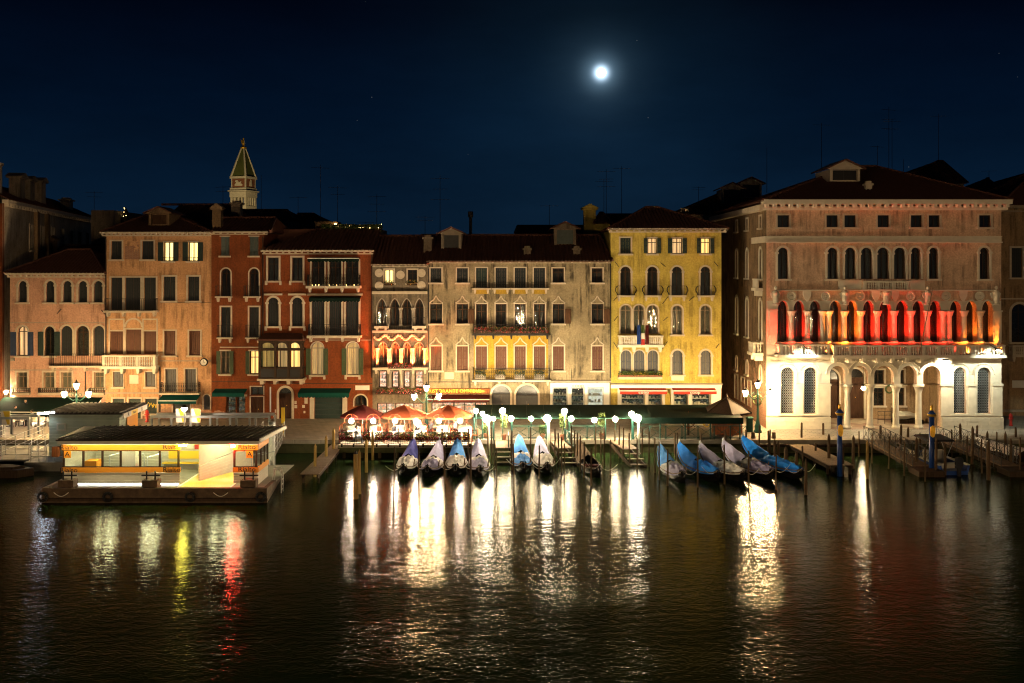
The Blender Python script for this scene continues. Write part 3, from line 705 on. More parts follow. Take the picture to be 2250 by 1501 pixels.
# ------------------------------------------------------------------ buildings
YF = 84.3
def house(name, label, x0, x1, Y=YF, cat='building'):
    return thing(name, label, cat, (PX((x0+x1)/2, Y), Y, Q))
def fac(root, x0, x1, ytop, mat, Y=YF): return Facade(root, Y, x0, x1, ytop, mat=mat)
def roof_px(f, x0, x1, y_eave, ridge_py, rx0, rx1, depth, oh=.5, mat='tile', pitch=.3):
    """hip roof whose ridge is seen at row ridge_py, from px rx0 to rx1"""
    z = f.Z(y_eave); ry = depth/2; Yr = f.Y+ry; s_ = Yr/FPX
    zr = HC-(ridge_py-HYP)*s_-f.root.location.z
    return hip_roof(f.root, f.X(x0), f.X(x1), -oh, depth+oh, z, zr-z, (rx0-CXP)*s_-f.root.location.x, (rx1-CXP)*s_-f.root.location.x, ry, mat, pitch=pitch)

# --- pink house ------------------------------------------------------------------
r = house('pink_house', 'low pink house with five round arched windows under a hipped roof', 22, 233)
f = fac(r, 22, 231.5, 600, 'pink_plaster')
for a, b in ((40.5, 59.7), (101, 120), (138.6, 158), (172.3, 192), (206.4, 226)): f.win(a, 617.5, b, 664.6, 'd', 1, 4, capital=True)
f.win(37.4, 717, 61.2, 782, 'o', 1, 3.5, flaps='blue_shutter', recess=.3)
f.win(97.4, 717, 120, 782, 'k', 1, 3.5, flaps='green_shutter')
for a, b, k in ((133.6, 159.7, 'd'), (167.6, 196, 'w'), (205.7, 229.5, 'd')): f.win(a, 716, b, 782, k, 1, 3.6, sill=False)
for a, b in ((37, 60), (96, 120), (135, 158), (207, 229)):
    f.win(a, 818, b, 853, 'p', 0, 3.4)
    f.iron_balcony(a-8, 852, min(b+7, 231), 862, 'scroll', .3, 'stone', .2, 0, .02)
f.iron_balcony(118, 776, 231, 802, 'bars', .75, 'stone', .16, 4, .03)
f.cornice(16, 600, 233, 610, 'stone', .5, .48)
f.box('drain_pipe', 187.5, 806, 189, 868, 'iron', -.12, -.02)
f.band(22, 708.5, 231, 710, 'grey_stone', .05, 'moulding'); f.band(22, 812, 231, 814, 'grey_stone', .04, 'moulding')
f.hole(30, 874, 222, 921, 0, .4)
f.finish(9)
roof_px(f, 14, 236, 600, 549, 150, 200, 9)
aw = f.awning(9, 873, 226, 897, 'canvas_green', 2.6, True, .42, 'canvas_white')
# restaurant room behind the open front of the pink house
f.put('dining_room', MB().box(f.X(30), f.X(222), 3.0, 3.05, 0.02, f.Z(874)).box(f.X(30), f.X(30)+.05, .4, 3, .02, f.Z(874)).box(f.X(222)-.05, f.X(222), .4, 3, .02, f.Z(874)).box(f.X(30), f.X(222), .4, 3.05, f.Z(874), f.Z(874)+.05), 'white_paint')
q = MB()
for i in range(9):
    x = f.X(36+20*i); q.box(x, x+.42, 2.86, 2.99, 1.1+.2*(i % 3), 1.7+.25*(i % 3))
f.put('picture', q, 'glowing_cafe_goods')  # pictures glow by themselves, room light put into their material
q = MB()
for i in range(12): q.ball((f.X(40+15*i), .9, f.Z(874)-.35), .07, 8, 5)
f.put('pendant_lamp', q, 'cafe_tube')
q = MB()
for x_, y_ in ((16, 906), (38, 908), (60, 906), (84, 908), (104, 906)): q.ball((f.X(x_), -1.2, PZ(y_, YF-1.2)-Q), .10, 8, 5)
f.put('pendant_lamp', q, 'lamp_table')
q = MB()
for i in range(26): q.ball((f.X(14+8*i), -2.45, f.Z(897)-.36), .035, 6, 4)
f.put('fairy_light', q, 'lamp_small', parent=None)
for x in (60, 160): f.box('pier', x-3, 874, x+3, 921, 'orange_plaster', .05, .4)
f.box('wall_lantern', 26, 787, 33, 793, 'grey_stone', -.25, -.02)
wall_bar(f, 127, 689, 136, 679); wall_bar(f, 224, 681, 232, 691)

# --- orange house ------------------------------------------------------------------
r = house('orange_house', 'tall orange house with two brightly lit top windows and a gabled dormer', 231.5, 465)
f = fac(r, 231.5, 464.5, 510, 'orange_plaster')
f.win(244, 530, 268, 570, 'd', 0, 3); f.win(312, 530, 338, 570, 'd', 0, 3)
f.box('blind_panel', 275, 530, 306, 570, 'orange_plaster', -.035, .01)
for a, b in ((360, 381), (414, 435)): f.win(a, 532, b, 574, 'l', 0, 2, flaps='green_shutter'); f.iron_balcony(a-4, 566, b+4, 574, 'bars', .22, 'stone', .1, 0, .02)
for a, b in ((244, 269), (275, 309), (316, 343)): f.win(a, 610, b, 681, 'd', 0, 3, sill=False)
f.iron_balcony(237, 656, 346, 682, 'bars', .7, 'stone', .16, 4)
for a, b in ((359, 386), (413, 438)): f.win(a, 608, b, 661, 'd', 0, 3.5)
f.win(242, 728, 271, 778, 'b', 0, 3, sill=False); f.win(316, 728, 344, 778, 'b', 0, 3, sill=False); f.win(277, 724, 311, 778, 'b', 0, 3, sill=False)
for a, b in ((242, 271), (316, 344)): f.box('blind_panel', a-3, 700, b+3, 703, 'stone', -.08, .01); f.box('blind_panel', a-3, 703, a, 726, 'stone', -.06, .01); f.box('blind_panel', b, 703, b+3, 726, 'stone', -.06, .01)
q = MB(); rr = 17*f.s
for i in range(12):
    a0, a1 = pi*i/12, pi*(i+1)/12
    q.hexa([(rr*cos(a0), -.08, rr*sin(a0)), (rr*cos(a1), -.08, rr*sin(a1)), (rr*cos(a1), .01, rr*sin(a1)), (rr*cos(a0), .01, rr*sin(a0)), ((rr+.14)*cos(a0), -.08, (rr+.14)*sin(a0)), ((rr+.14)*cos(a1), -.08, (rr+.14)*sin(a1)), ((rr+.14)*cos(a1), .01, (rr+.14)*sin(a1)), ((rr+.14)*cos(a0), .01, (rr+.14)*sin(a0))])
f.put('blind_arch', q, 'stone', f.X(294), 0, f.Z(719))
f.balustrade(233, 779, 349, 803, 3, .8, 'white_stone', 6, 4)
for a, b in ((361, 386), (415.6, 440.5)): f.win(a, 727, b, 781, 'b', 0, 3)
for a, b in ((249, 271), (320, 342)): f.win(a, 817, b, 850, 'r', 0, 2)
f.box('plaque', 285, 824, 305, 843, 'white_stone', -.06, .01)
for a, b in ((363.5, 388), (407, 431)): f.win(a, 811, b, 861, 'r', 0, 3, sill=False)
f.iron_balcony(357, 840, 440, 862, 'scroll', .6, 'stone', .14, 0)
for a, b in ((248, 273), (283, 310)): f.door(a, 876, b, 921, 'green_shutter', 0, 3)
f.win(319, 876, 345, 909, 'g', 0, 3)
f.door(380, 886, 418, 921, 'grey_shutter', 0, 2, panels=3)
f.awning(357, 868, 440, 878, 'canvas_teal', 1.1, False, .3, 'canvas_white')
f.win(447, 867, 462, 900, 'r', 1, 2, sill=False)
f.cornice(224, 510, 466, 519, 'stone', .5, .36)
f.box('drain_pipe', 351, 806, 352.6, 905, 'iron', -.12, -.02); f.box('drain_pipe', 232.6, 520, 234.2, 780, 'iron', -.12, -.02); f.box('cable', 352, 664.5, 463, 665.3, 'iron', -.06, -.02)
f.band(350, 792, 464, 794, 'grey_stone', .04, 'moulding')
f.band(231.5, 862, 350, 865, 'grey_stone', .06, 'moulding')
f.finish(11)
q = MB(); pts = [(0, 0), (.15, .25), (.3, .05), (.2, -.15), (.45, .2), (.55, -.1), (.7, .15), (.6, -.2), (.85, .1), (.95, -.25), (1.0, .1)]
q.path([(x*.8-.4, -.0, z) for x, z in pts], .025, 4); f.put('graffiti', q, 'sign_yellow', f.X(332), .15, f.Z(891))
rf = roof_px(f, 226, 470, 510, 470, 330, 372, 11)
dormer(rf, f.X(338), 1.2, f.Z(491)-.1, 1.75, 1.0, 3, 'calle_plaster', 'sash_wood')
clk = thing('street_clock', 'dark double faced clock on an iron arm on the corner of the orange house', 'clock', PT(448, 796, YF-.55))
q = MB()
for sd in (-1, 1): q.lathe([(.30, -.08), (.34, -.05), (.34, .05), (.30, .08)], 14)
me = q.mesh('clock_case')
for v in me.vertices: v.co = (v.co.x, v.co.z, v.co.y)
inst('clock_case', me, 'iron', clk)
q = MB().lathe([(.26, -.005), (.26, .005)], 14).mesh('dial')
for v in q.vertices: v.co = (v.co.x, v.co.z-.09, v.co.y)
inst('dial', q, 'white_paint', clk)
MB().box(-.012, .012, -.11, -.10, 0, .2).box(0, .15, -.11, -.10, -.012, .012).build('hands', 'ink', clk)
MB().tube((0, .0, .0), (0, .56, .1), .03).build('arm', 'iron', clk)

# --- narrow dark red house ----------------------------------------------------------
r = house('narrow_red_house', 'narrow dark red house with two windows on each floor and a green awning', 464.5, 580)
f = fac(r, 464.5, 580, 509, 'dark_red_plaster')
for a, b in ((484.8, 504), (548, 568)): f.win(a, 520, b, 562, 'e', 0, 0, sill=True); f.box('lintel', a-2, 518, b+2, 520, 'stone', -.06, .01)
for a, b in ((486, 507), (548, 569)):
    f.win(a, 590, b, 651, 'w', 1, 2.6, sill=False); f.iron_balcony(a-9, 628, b+3, 651, 'bars', .5, 'stone', .12, 2, .03)
    f.win(a, 675, b, 741, 'd', 0, 3.2, sill=False); f.iron_balcony(a-6, 714, b+4, 741, 'bars', .4, 'stone', .12, 2, .03)
f.win(485, 771, 505, 822, 'p', 0, 2.5, flaps='olive_shutter', flapw=.42); f.win(549, 771, 569, 822, 'y', 0, 2.5, flaps='olive_shutter', flapw=.42)
f.band(484, 762, 575, 764, 'stone', .12, 'blind_rail')
f.awning(473, 854, 544, 862, 'canvas_teal', 1.0, False, .34)
f.shop(496, 871, 518, 920, 'glowing_shop_goods', 'sash_wood'); f.shop(519, 871, 539, 920, 'glowing_shop_goods', 'sash_wood')
f.box('lintel', 492, 867, 543, 871, 'stone', -.06, .01)
f.door(551, 872, 579, 920, 'door_wood', 0, 2); f.win(551, 850, 579, 868, 'k', 0, 2, sill=False)
f.cornice(463, 509, 589, 515.5, 'stone', .4, .55)
f.box('drain_pipe', 577.2, 520, 579, 850, 'iron', -.12, -.02); f.box('cable', 466, 838, 576, 838.9, 'iron', -.06, -.02)
f.finish(9)
roof_px(f, 464, 596, 509, 479, 468, 606, 9, .3)
chimney(r, f.X(467), 1.5, f.Z(484), .75, 1.3, 'calle_plaster', 'cap', .7)

# --- wide red house -------------------------------------------------------------------
r = house('wide_red_house', 'wide red house with triple balconies, a dark wooden bay window and a roof terrace', 580, 820)
f = fac(r, 580, 818.5, 550, 'red_plaster')
for a, b in ((589, 612.6), (642, 665)):
    f.win(a, 566, b, 617, 'k', 0, 4, sill=2); f.win(a, 654, b, 717, 'd', 1, 4.4, sill=2, capital=True)
    f.box('hood', a-8, 645, b+8, 649, 'stone', -.18, .01)
for a, b in ((685, 713), (723.6, 750), (760, 788)):
    f.win(a, 573, b, 628, 'w', 0, 3.6, sill=False); f.win(a, 662, b, 736, 'd', 0, 4.2, sill=False)
f.awning(680, 566, 792, 569, 'canvas_green', .8, True, .26, 'canvas_white'); f.awning(683, 651, 794, 655, 'canvas_green', .8, True, .3)
f.iron_balcony(679, 604, 792, 628, 'scroll', .8, 'stone', .2, 4); f.iron_balcony(681, 712, 793, 736, 'scroll', .8, 'stone', .22, 4)
f.box('hood', 676, 645, 797, 649.5, 'stone', -.2, .01)
q = MB()
for x in (690, 697, 704, 727, 743, 764, 781): q.ball((f.X(x), -.7, f.Z(626.5)), .045, 6, 4)
f.put('candle_light', q, 'lamp_small')
for a, b in ((684, 710.5), (762, 788)): f.win(a, 752, b, 824, 'f', 1, 2.4, sill=2, flaps='olive_shutter', flapw=.4)
f.band(680, 746.5, 816, 748, 'grey_stone', .06, 'moulding')
# wooden bay window
bx0, bx1 = f.X(576), f.X(671); bd = -1.25
bay = f.put('bay_window', MB().box(bx0, bx1, bd, -.02, f.Z(829), f.Z(826)).box(bx0, bx1, bd, -.02, f.Z(808), f.Z(804)).box(bx0, bx1, bd, -.02, f.Z(768), f.Z(763)).box(bx0, bx1, bd, -.02, f.Z(750.5), f.Z(746)), 'dark_wood')
q = MB()
for x in (576, 609.7, 638.5, 666): q.box(f.X(x), f.X(x+5), bd-.01, bd+.18, f.Z(829), f.Z(746))
for x in (594, 624, 653): q.box(f.X(x)-.03, f.X(x)+.03, bd+.02, bd+.1, f.Z(804), f.Z(768))
for y_ in (-.6,): q.box(bx1-.16, bx1, y_, y_+.12, f.Z(826), f.Z(750))
f.put('bay_post', q, 'dark_wood', parent=bay)
for a, b, mt in ((581, 609.7, 'lit_faint'), (614.7, 638.5, 'lit_pale'), (643.5, 666, 'lit_warm')):
    w_ = f.X(b)-f.X(a); q = MB(); t_ = topf(w_, f.Z(750)-f.Z(763), 1, f.Z(751.5)-f.Z(762.5))
    # spandrels above the little arch
    hh = f.Z(750)-f.Z(763)
    for i in range(10):
        xa_, xb_ = -w_/2+w_*i/10, -w_/2+w_*(i+1)/10
        q.prism([(xa_, t_(xa_)-.03), (xb_, t_(xb_)-.03), (xb_, hh), (xa_, hh)], bd+.02, bd+.1)
    f.put('arch_head', q, 'dark_wood', (f.X(a)+f.X(b))/2, 0, f.Z(763), parent=bay)
    f.put('pane', MB().box(f.X(a), f.X(b), bd+.1, bd+.112, f.Z(804), f.Z(750)), 'pane', parent=bay)
    f.put('curtain', MB().box(f.X(a)+.03, f.X(b)-.03, bd+.55, bd+.57, f.Z(804), f.Z(749)), mt, parent=bay)
    f.put('lower_pane', MB().box(f.X(a), f.X(b), bd+.06, bd+.08, f.Z(826), f.Z(808)), 'unlit_room_glass', parent=bay)
f.put('bay_roof', MB().hexa([(bx0-.2, bd-.25, f.Z(746)+.01), (bx1+.2, bd-.25, f.Z(746)+.01), (bx1+.1, -.02, f.Z(746)+.01), (bx0-.1, -.02, f.Z(746)+.01), (bx0-.1, bd-.2, f.Z(743)), (bx1+.1, bd-.2, f.Z(743)), (bx1-.3, -.02, f.Z(732)), (bx0+.3, -.02, f.Z(732))]), 'tile', parent=bay)
f.put('bay_base', MB().box(bx0-.1, bx1+.1, bd-.1, -.01, f.Z(833), f.Z(829)-.003), 'stone', parent=bay)
for x in (581, 610, 639, 667): f.put('bay_bracket', MB().prism([(-.15, 0), (.15, 0), (.12, -.33), (-.12, -.33)], bd*.8, -.01), 'stone', f.X(x), 0, f.Z(833)-.003, parent=bay)
f.door(613.5, 852, 641, 921, 'door_wood', 1, 5, fan=True)
f.awning(661, 853, 772, 861, 'canvas_teal', 1.2, True, .36)
# roller shutter with stone jambs
f.hole(691, 870, 752.5, 921, 0, .25)
q = MB()
for i in range(17):
    z0_ = i*(f.Z(872))/17; q.box(f.X(691)+.02, f.X(752.5)-.02, .14+.02*(i % 2), .2, z0_, z0_+f.Z(872)/17-.012)
f.put('roller_shutter', q, 'green_shutter')
for a, b in ((681, 690.8), (752.7, 763)): f.box('jamb', a, 868, b, 921, 'stone', -.09, .02)
f.box('lintel', 681, 863, 763, 867.8, 'stone', -.09, .02)
pl = f.box('street_sign', 781, 847, 812, 857, 'white_paint', -.05, -.01)
f.win(779, 868, 806, 893, 'w', 1, 3, sill=False)
for a, b, c, d in ((669, 874, 676, 887), (664, 890, 670, 896), (604, 900, 607, 907), (647, 881, 652, 888), (600, 909, 606, 917), (647, 890, 653, 897), (667, 903, 671, 908)):
    f.box('plaster_patch', a, b, c, d, 'stone', -.012, .004)
f.band(590, 842, 818, 843.2, 'iron', .05, 'cable')
f.box('drain_pipe', 816.5, 556, 818.3, 830, 'iron', -.14, -.04); f.box('drain_pipe', 593.5, 850, 596, 905, 'pale_steel', -.14, -.04)
f.cornice(576, 549.5, 822, 559, 'stone', .5, .5)
f.finish(10)
z_ = f.Z(549.5)
mb = MB(); slope(mb, (f.X(574), -.6, z_), (f.X(824), -.6, z_), (0, 5.4, 2.0), (f.X(680)-f.X(574))/(f.X(824)-f.X(574)), 1.0)
slope(mb, (f.X(574), 10, z_), (f.X(574), -.6, z_), (f.X(680)-f.X(574), 0, 2.0), .45, .49)
mb.box(f.X(580), f.X(818), 4.8, 9.9, z_, z_+1.95); rfr = f.put('roof', mb, 'tile')
terr = f.put('terrace_parapet', MB().box(f.X(684), f.X(822), 4.9, 5.05, z_+1.95, z_+2.35), 'far_plaster')
ax = lambda px: PX(px, YF+8)-r.location.x; az = lambda py: PZ(py, YF+8)-Q
f.put('roof_hut', MB().box(ax(692), ax(742), 8, 10, z_+1.9, az(487)), 'calle_plaster', parent=terr); f.put('roof_hut', MB().box(ax(742.3), ax(777), 8.5, 10, z_+1.9, az(492)), 'far_plaster', parent=terr)
q = MB()
for i in range(24): q.ball((f.X(R.uniform(682, 826)), 4.85-R.uniform(0, .1), z_+1.98+R.uniform(0, .42)), R.choice((.02, .03, .035)), 5, 4)
f.put('fairy_light', q, 'lamp_small', parent=terr)
q = MB()
for x, y_ in ((738, 493), (746, 501), (736, 506), (748, 513)): q.ball((ax(x), 7.8, PZ(y_, YF+7.7)-Q), .11, 8, 5)
f.put('string_bulb', q, 'lamp_small', parent=terr)
q = MB(); foliage(q, f.X(684), f.X(824), 4.6, 4.85, z_+1.7, z_+2.35, 900, .12); f.put('hedge', q, 'leaf_green', parent=terr)
# --- narrow gothic loggia house --------------------------------------------------------
r = house('loggia_house', 'narrow pale gothic house with pointed loggia and red lit balcony', 820, 940)
f = fac(r, 818.5, 939.5, 581, 'loggia_plaster')
f.win(845, 593, 865, 622, 'l', 0, 3); f.win(896, 593, 916.5, 622, 'k', 0, 3)
for x in (855, 906): flower_box(r, f.X(x), -.25, f.Z(627), .85, ('petal_yellow',), 'dark_wood', .15, 30)
for x, y_ in ((833, 600), (880, 604), (926, 600), (833, 628), (926, 627)):
    q = MB().lathe([(.34, 0), (.36, .05), (.28, .06), (.27, .03), (.1, .03), (.08, .07), (.001, .08)], 16).mesh('medallion', False)
    for v in q.vertices: v.co = (v.co.x, -v.co.z, v.co.y)
    f.put('medallion', q, 'stone', f.X(x), 0, f.Z(y_))
for a, b in ((828.6, 849), (857, 878), (883, 904.5), (912, 931)):
    f.win(a, 657, b, 716, 'w', 2, 2.2, sill=False, recess=.45, rise=.75, surround='grey_stone')
for a, b in ((831, 851), (860, 877), (886, 902), (911, 931)):
    f.win(a, 752, b, 806, 'p', 2, 1.6, sill=False, recess=.6, rise=.45, surround='grey_stone')
    f.shop(a+1, 815, b-1, 852, 'glowing_cafe_goods', 'dark_wood')
f.iron_balcony(826, 697, 852, 716, 'bars', .35, 'stone', .2, 2); f.iron_balcony(909, 697, 934, 716, 'bars', .35, 'stone', .2, 2); f.iron_balcony(856, 700, 906, 724, 'bars', .35, 'stone', .1, 0)
f.iron_balcony(824, 785, 939, 806, 'bars', .7, 'stone', .2, 5)
for yb_, yt_, xs_ in ((716, 676, (853, 880.5, 908)), (806, 764, (829, 855.5, 881.5, 906.5, 933)), (852, 815, (857, 881.5, 907))):
    zb_, zt_ = f.Z(yb_), f.Z(yt_); h_ = zt_-zb_
    me = MB().lathe([(.17, 0), (.17, .1), (.12, .15), (.11, h_-.3), (.12, h_-.28), (.2, h_-.08), (.22, h_-.06), (.22, h_)], 10).mesh('column', True)
    for x in xs_: f.put('column', me, 'grey_stone', f.X(x), -.06, zb_)
f.band(818.5, 640, 939, 646, 'stone', .35, 'ledge'); f.band(819, 726, 939, 731, 'stone', .3, 'ledge'); f.band(819, 808.5, 939, 812, 'stone', .25, 'ledge')
q = MB()
for i in range(26):
    a_ = i*.9; q.ball((f.X(824+4.3*i), -.12, f.Z(741+5*sin(a_))), .13, 6, 4)
f.put('carving', q, 'stone')
flower_box(r, f.X(882), -.75, f.Z(808), 2.0, ('petal_red', 'petal_pink'), 'dark_wood', .2, 70)
flower_box(r, f.X(880), -.75, f.Z(864), 4.0, ('petal_red', 'petal_pink'), 'dark_wood', .22, 70)
f.shop(828, 886, 930, 921, 'glowing_cafe_goods', 'dark_wood', mull=4)
f.cornice(816, 581, 940, 587, 'stone', .35, .5)
f.finish(9)
roof_px(f, 816, 941, 581, 519, 818, 934, 9, .4)
for px_, col_, pw in ((832, (1, .14, .03), 3600), (856, (1, .09, .03), 3200), (882, (1, .11, .02), 3600), (907, (1, .09, .03), 3200), (934, (1, .16, .03), 4000)):
    fx = f.put('uplight', MB().box(-.12, .12, -.05, .05, 0, .06), 'iron', f.X(px_), -.42, f.Z(806)+.01)
    spot('uplight_lamp', fx, (0, 0, .09), (0, .40, 1.8), pw, col_, 95, .9)
# --- grey house -----------------------------------------------------------------------
r = house('grey_house', 'wide weathered grey house with ogee mouldings and two long flower balconies', 940, 1342)
f = fac(r, 939.5, 1342, 575, 'grey_plaster')
mids = [(1046, 1070), (1089, 1113), (1131, 1155), (1173, 1197.5)]
for a, b in ((946, 970), (1004, 1028), (1214, 1239), (1300, 1324)): f.win(a, 589.5, b, 621, 'd' if a < 1200 else 'w', 0, 2.6)
for i, (a, b) in enumerate(mids):
    f.win(a, 589, b, 632, 'g' if i == 0 else 'd', 0, 2.6, sill=False); f.iron_balcony(a-6, 620, b+6, 633, 'bars', .4, 'stone', .12, 2)
    f.win(a, 668, b, 727, 'w', 0, 2.4, sill=False); f.win(a, 761, b, 812, 'b', 0, 2.4, sill=False)
for i, (a, b) in enumerate(((945, 972), (1003, 1029), (1214, 1240.5), (1299.5, 1326))):
    f.win(a, 668, b, 711, 'w', 0, 1.2)
    if i: f.put('open_casement', MB().box(0, .5, -.62, -.58, 0, 1.25).box(.06, .44, -.63, -.62, .06, 1.19), 'sash_wood', f.X(b)+.02, 0.35, f.Z(711))
for a, b in ((946, 970.5), (1004, 1028), (1215, 1239), (1301, 1324)): f.win(a, 761, b, 814, 'b', 0, 2.8)
for yy in (667, 758.5):
    for a, b in [(946, 970), (1004, 1028)]+mids+[(1215, 1239), (1301, 1324)]:
        w_ = (b-a+6)*f.s; H_ = .62; q = MB(); pts = []
        for i in range(13):
            t_ = i/12; pts.append((-w_/2+w_*t_, H_*(abs(sin(pi*t_))**1.1*.55+.45*max(0, 1-abs(2*t_-1)*3.2)+.05)))
        for i in range(12): q.tube((pts[i][0], -.04, pts[i][1]), (pts[i+1][0], -.04, pts[i+1][1]), .055, .055, 5)
        f.put('ogee_moulding', q, 'stone', f.X((a+b)/2), 0, f.Z(yy))
f.box('colour_panel', 1041, 738, 1203, 835, 'yellow_panel', -.02, .001) if False else None
for a, b in ((1041, 1046-2.6), (1070+2.6, 1089-2.6), (1113+2.6, 1131-2.6), (1155+2.6, 1173-2.6), (1197.5+2.6, 1204)): f.box('colour_panel', a, 738, b, 834, 'yellow_panel', -.012, .002)
for a, b in mids: f.box('colour_panel', a-2.5, 738, b+2.5, 758, 'yellow_panel', -.012, .002); f.box('colour_panel', a-2.5, 812.5, b+2.5, 834, 'yellow_panel', -.012, .002); f.box('colour_panel', a-3, 633.5, b+3, 646, 'yellow_panel', -.012, .002)
f.iron_balcony(1041, 712, 1206, 733, 'scroll', .8, 'iron', .1, 5); f.iron_balcony(1041, 807, 1207, 833, 'scroll', .85, 'stone', .14, 4)
for i in range(4): flower_box(r, f.X(1062+41*i), -.95, f.Z(731), 1.45, ('petal_pink', 'petal_red'), 'dark_wood', .25, 60)
for i in range(4): flower_box(r, f.X(1056+43*i), -.55, f.Z(832), .85, (), 'grey_stone', .42, 110)
f.awning(941, 867, 1076, 874, 'canvas_maroon', 1.5, False, .2, 'canvas_white')
f.box('sign_board', 943, 853, 1076, 865, 'kiosk_wood', -.22, -.02)
inst('sign_lettering', text_mesh('RISTORANTE OMNIBUS', .40, .01, 1.05), 'gold', r, (f.X(1000), -.235, f.Z(859)))
inst('sign_lettering', text_mesh('di Rialto', .24, .01, 1.0), 'gold', r, (f.X(1056), -.235, f.Z(859)))
f.shop(948, 884, 1070, 921, 'glowing_cafe_goods', 'dark_wood', mull=4)
f.door(1081, 847, 1121, 921, 'grey_shutter', 1, 4.5, fan=True); f.door(1133.5, 846, 1182, 921, 'grey_shutter', 1, 4.5, fan=True)
f.shop(1214, 852, 1247, 921, 'glowing_shop_goods'); f.shop(1255, 852, 1284, 921, 'glowing_shop_goods'); f.shop(1291, 852, 1326, 921, 'lit_goods')
for a, b in ((1209, 1213.8), (1247.2, 1254.8), (1284.2, 1290.8), (1326.2, 1339)): f.box('shop_front', a, 851, b, 921, 'white_paint', -.1, .01)
f.box('shop_front', 1209, 841, 1339, 850.8, 'white_paint', -.12, .01)
inst('shop_lettering', text_mesh('coop', .42, .012, 1.15), 'ink', r, (f.X(1270), -.135, f.Z(847)))
f.box('plaque', 977, 818, 997, 833, 'stone', -.05, .01); f.band(943, 838.5, 1207, 840, 'iron', .06, 'cable')
f.box('drain_pipe', 1340, 580, 1342, 830, 'iron', -.14, -.03); f.box('drain_pipe', 941, 590, 943, 850, 'iron', -.14, -.03)
f.band(1207, 836, 1342, 839, 'grey_stone', .3, 'ledge')
f.cornice(938, 573, 1343, 578.5, 'stone', .4, .72)
f.finish(11)
rf = roof_px(f, 936, 1345, 573, 517.5, 925, 1318, 11, .5)
dormer(rf, f.X(988), 2.2, f.Z(545)-.05, 1.75, 1.3, 3, 'stone', 'grey_shutter'); dormer(rf, f.X(1246), 3.0, f.Z(534)-.1, 1.9, 1.4, 3, 'far_plaster', 'pale_shutter')
for x in (1159, 1269): chimney(rf, f.X(x), 1.2, f.Z(566), .6, 1.0, 'far_plaster', 'box', .5)
chimney(rf, f.X(936), 2.0, f.Z(541), .7, 1.0, 'far_plaster'); 
# --- yellow house ----------------------------------------------------------------------
r = house('yellow_house', 'yellow house with arched windows, bellied iron balconies and three lit top windows', 1342, 1585)
f = fac(r, 1342.3, 1585, 503, 'yellow_plaster')
f.win(1363, 523, 1386, 557.5, 'g', 0, 3)
for a, b, k in ((1423, 1443, 'o'), (1477, 1499, 'o'), (1540, 1560, 'y')): f.win(a, 523, b, 557.5, k, 0, 2, flaps='green_shutter', flapw=.42)
for a, b, k in ((1363, 1386, 'w'), (1422, 1445, 'w'), (1476, 1499, 'b'), (1539, 1560.6, 'b')):
    f.win(a, 586, b, 649, 'w' if k == 'w' else 'k', 1, 3.6, sill=False, capital=True); f.iron_balcony(a-7, 628, b+7, 649, 'belly', .5, 'stone', .14, 2, .0)
for a, b in ((1363, 1387), (1392, 1416), (1422, 1446)):
    f.win(a, 670, b, 734, 'p', 1, 2.6, sill=False); f.win(a+1, 770, b, 820, 'r', 1, 2.6, sill=False)
for a, b in ((1477, 1499), (1539, 1561)): f.win(a, 671, b, 735, 'p', 1, 3.4); f.win(a, 770, b+1, 823, 'r', 1, 4, capital=True)
f.balustrade(1358, 736, 1454, 756, 3, .75, 'white_stone', 6, 4)
f.band(1357, 827, 1453, 832, 'stone', .6, 'ledge')
for i in range(3): flower_box(r, f.X(1374+32*i), -.4, f.Z(828), 1.2, ('petal_yellow',) if i == 1 else (), 'brick_red', .2, 120)
f.box('plaque', 1475, 825, 1503, 836, 'white_stone', -.06, .01)
for x0, y0, x1, y1 in ((1351, 575, 1359, 586), (1451, 577, 1462, 586), (1568, 575, 1577, 585), (1348, 661, 1358, 650), (1455, 668, 1468, 651), (1513, 661, 1525, 651), (1349, 705, 1357, 695), (1457, 705, 1467, 696), (1348, 752, 1357, 766), (1455, 766, 1466, 750), (1572, 765, 1580, 755)): wall_bar(f, x0, y0, x1, y1)
f.band(1342.3, 846, 1585, 853, 'white_paint', .12, 'shop_front'); f.band(1342.3, 842, 1587, 845, 'grey_stone', .3, 'ledge')
for a, b in ((1365, 1417), (1424, 1455), (1480, 1512), (1520, 1562)): f.shop(a, 862, b, 921, 'glowing_shop_goods')
for a, b in ((1357, 1364.5), (1417.5, 1423.5), (1455.5, 1461), (1474, 1479.5), (1512.5, 1519.5), (1562.5, 1584)): f.box('shop_front', a, 853, b, 921, 'white_paint', -.08, .01)
for a, b in ((1360, 1462), (1476, 1570)):
    w_ = f.awning(a, 852, b, 857, 'canvas_red', .9, False, .34, 'canvas_white')
    inst('shop_lettering', text_mesh('coop', .34, .012, 1.25), 'canvas_white', w_, (0, -.93, -.10))
f.cornice(1336, 502, 1597, 511, 'stone', .55, .46)
f.finish(11)
roof_px(f, 1336, 1598, 503, 456, 1418, 1446, 11, .6)
q = MB(); fl = []
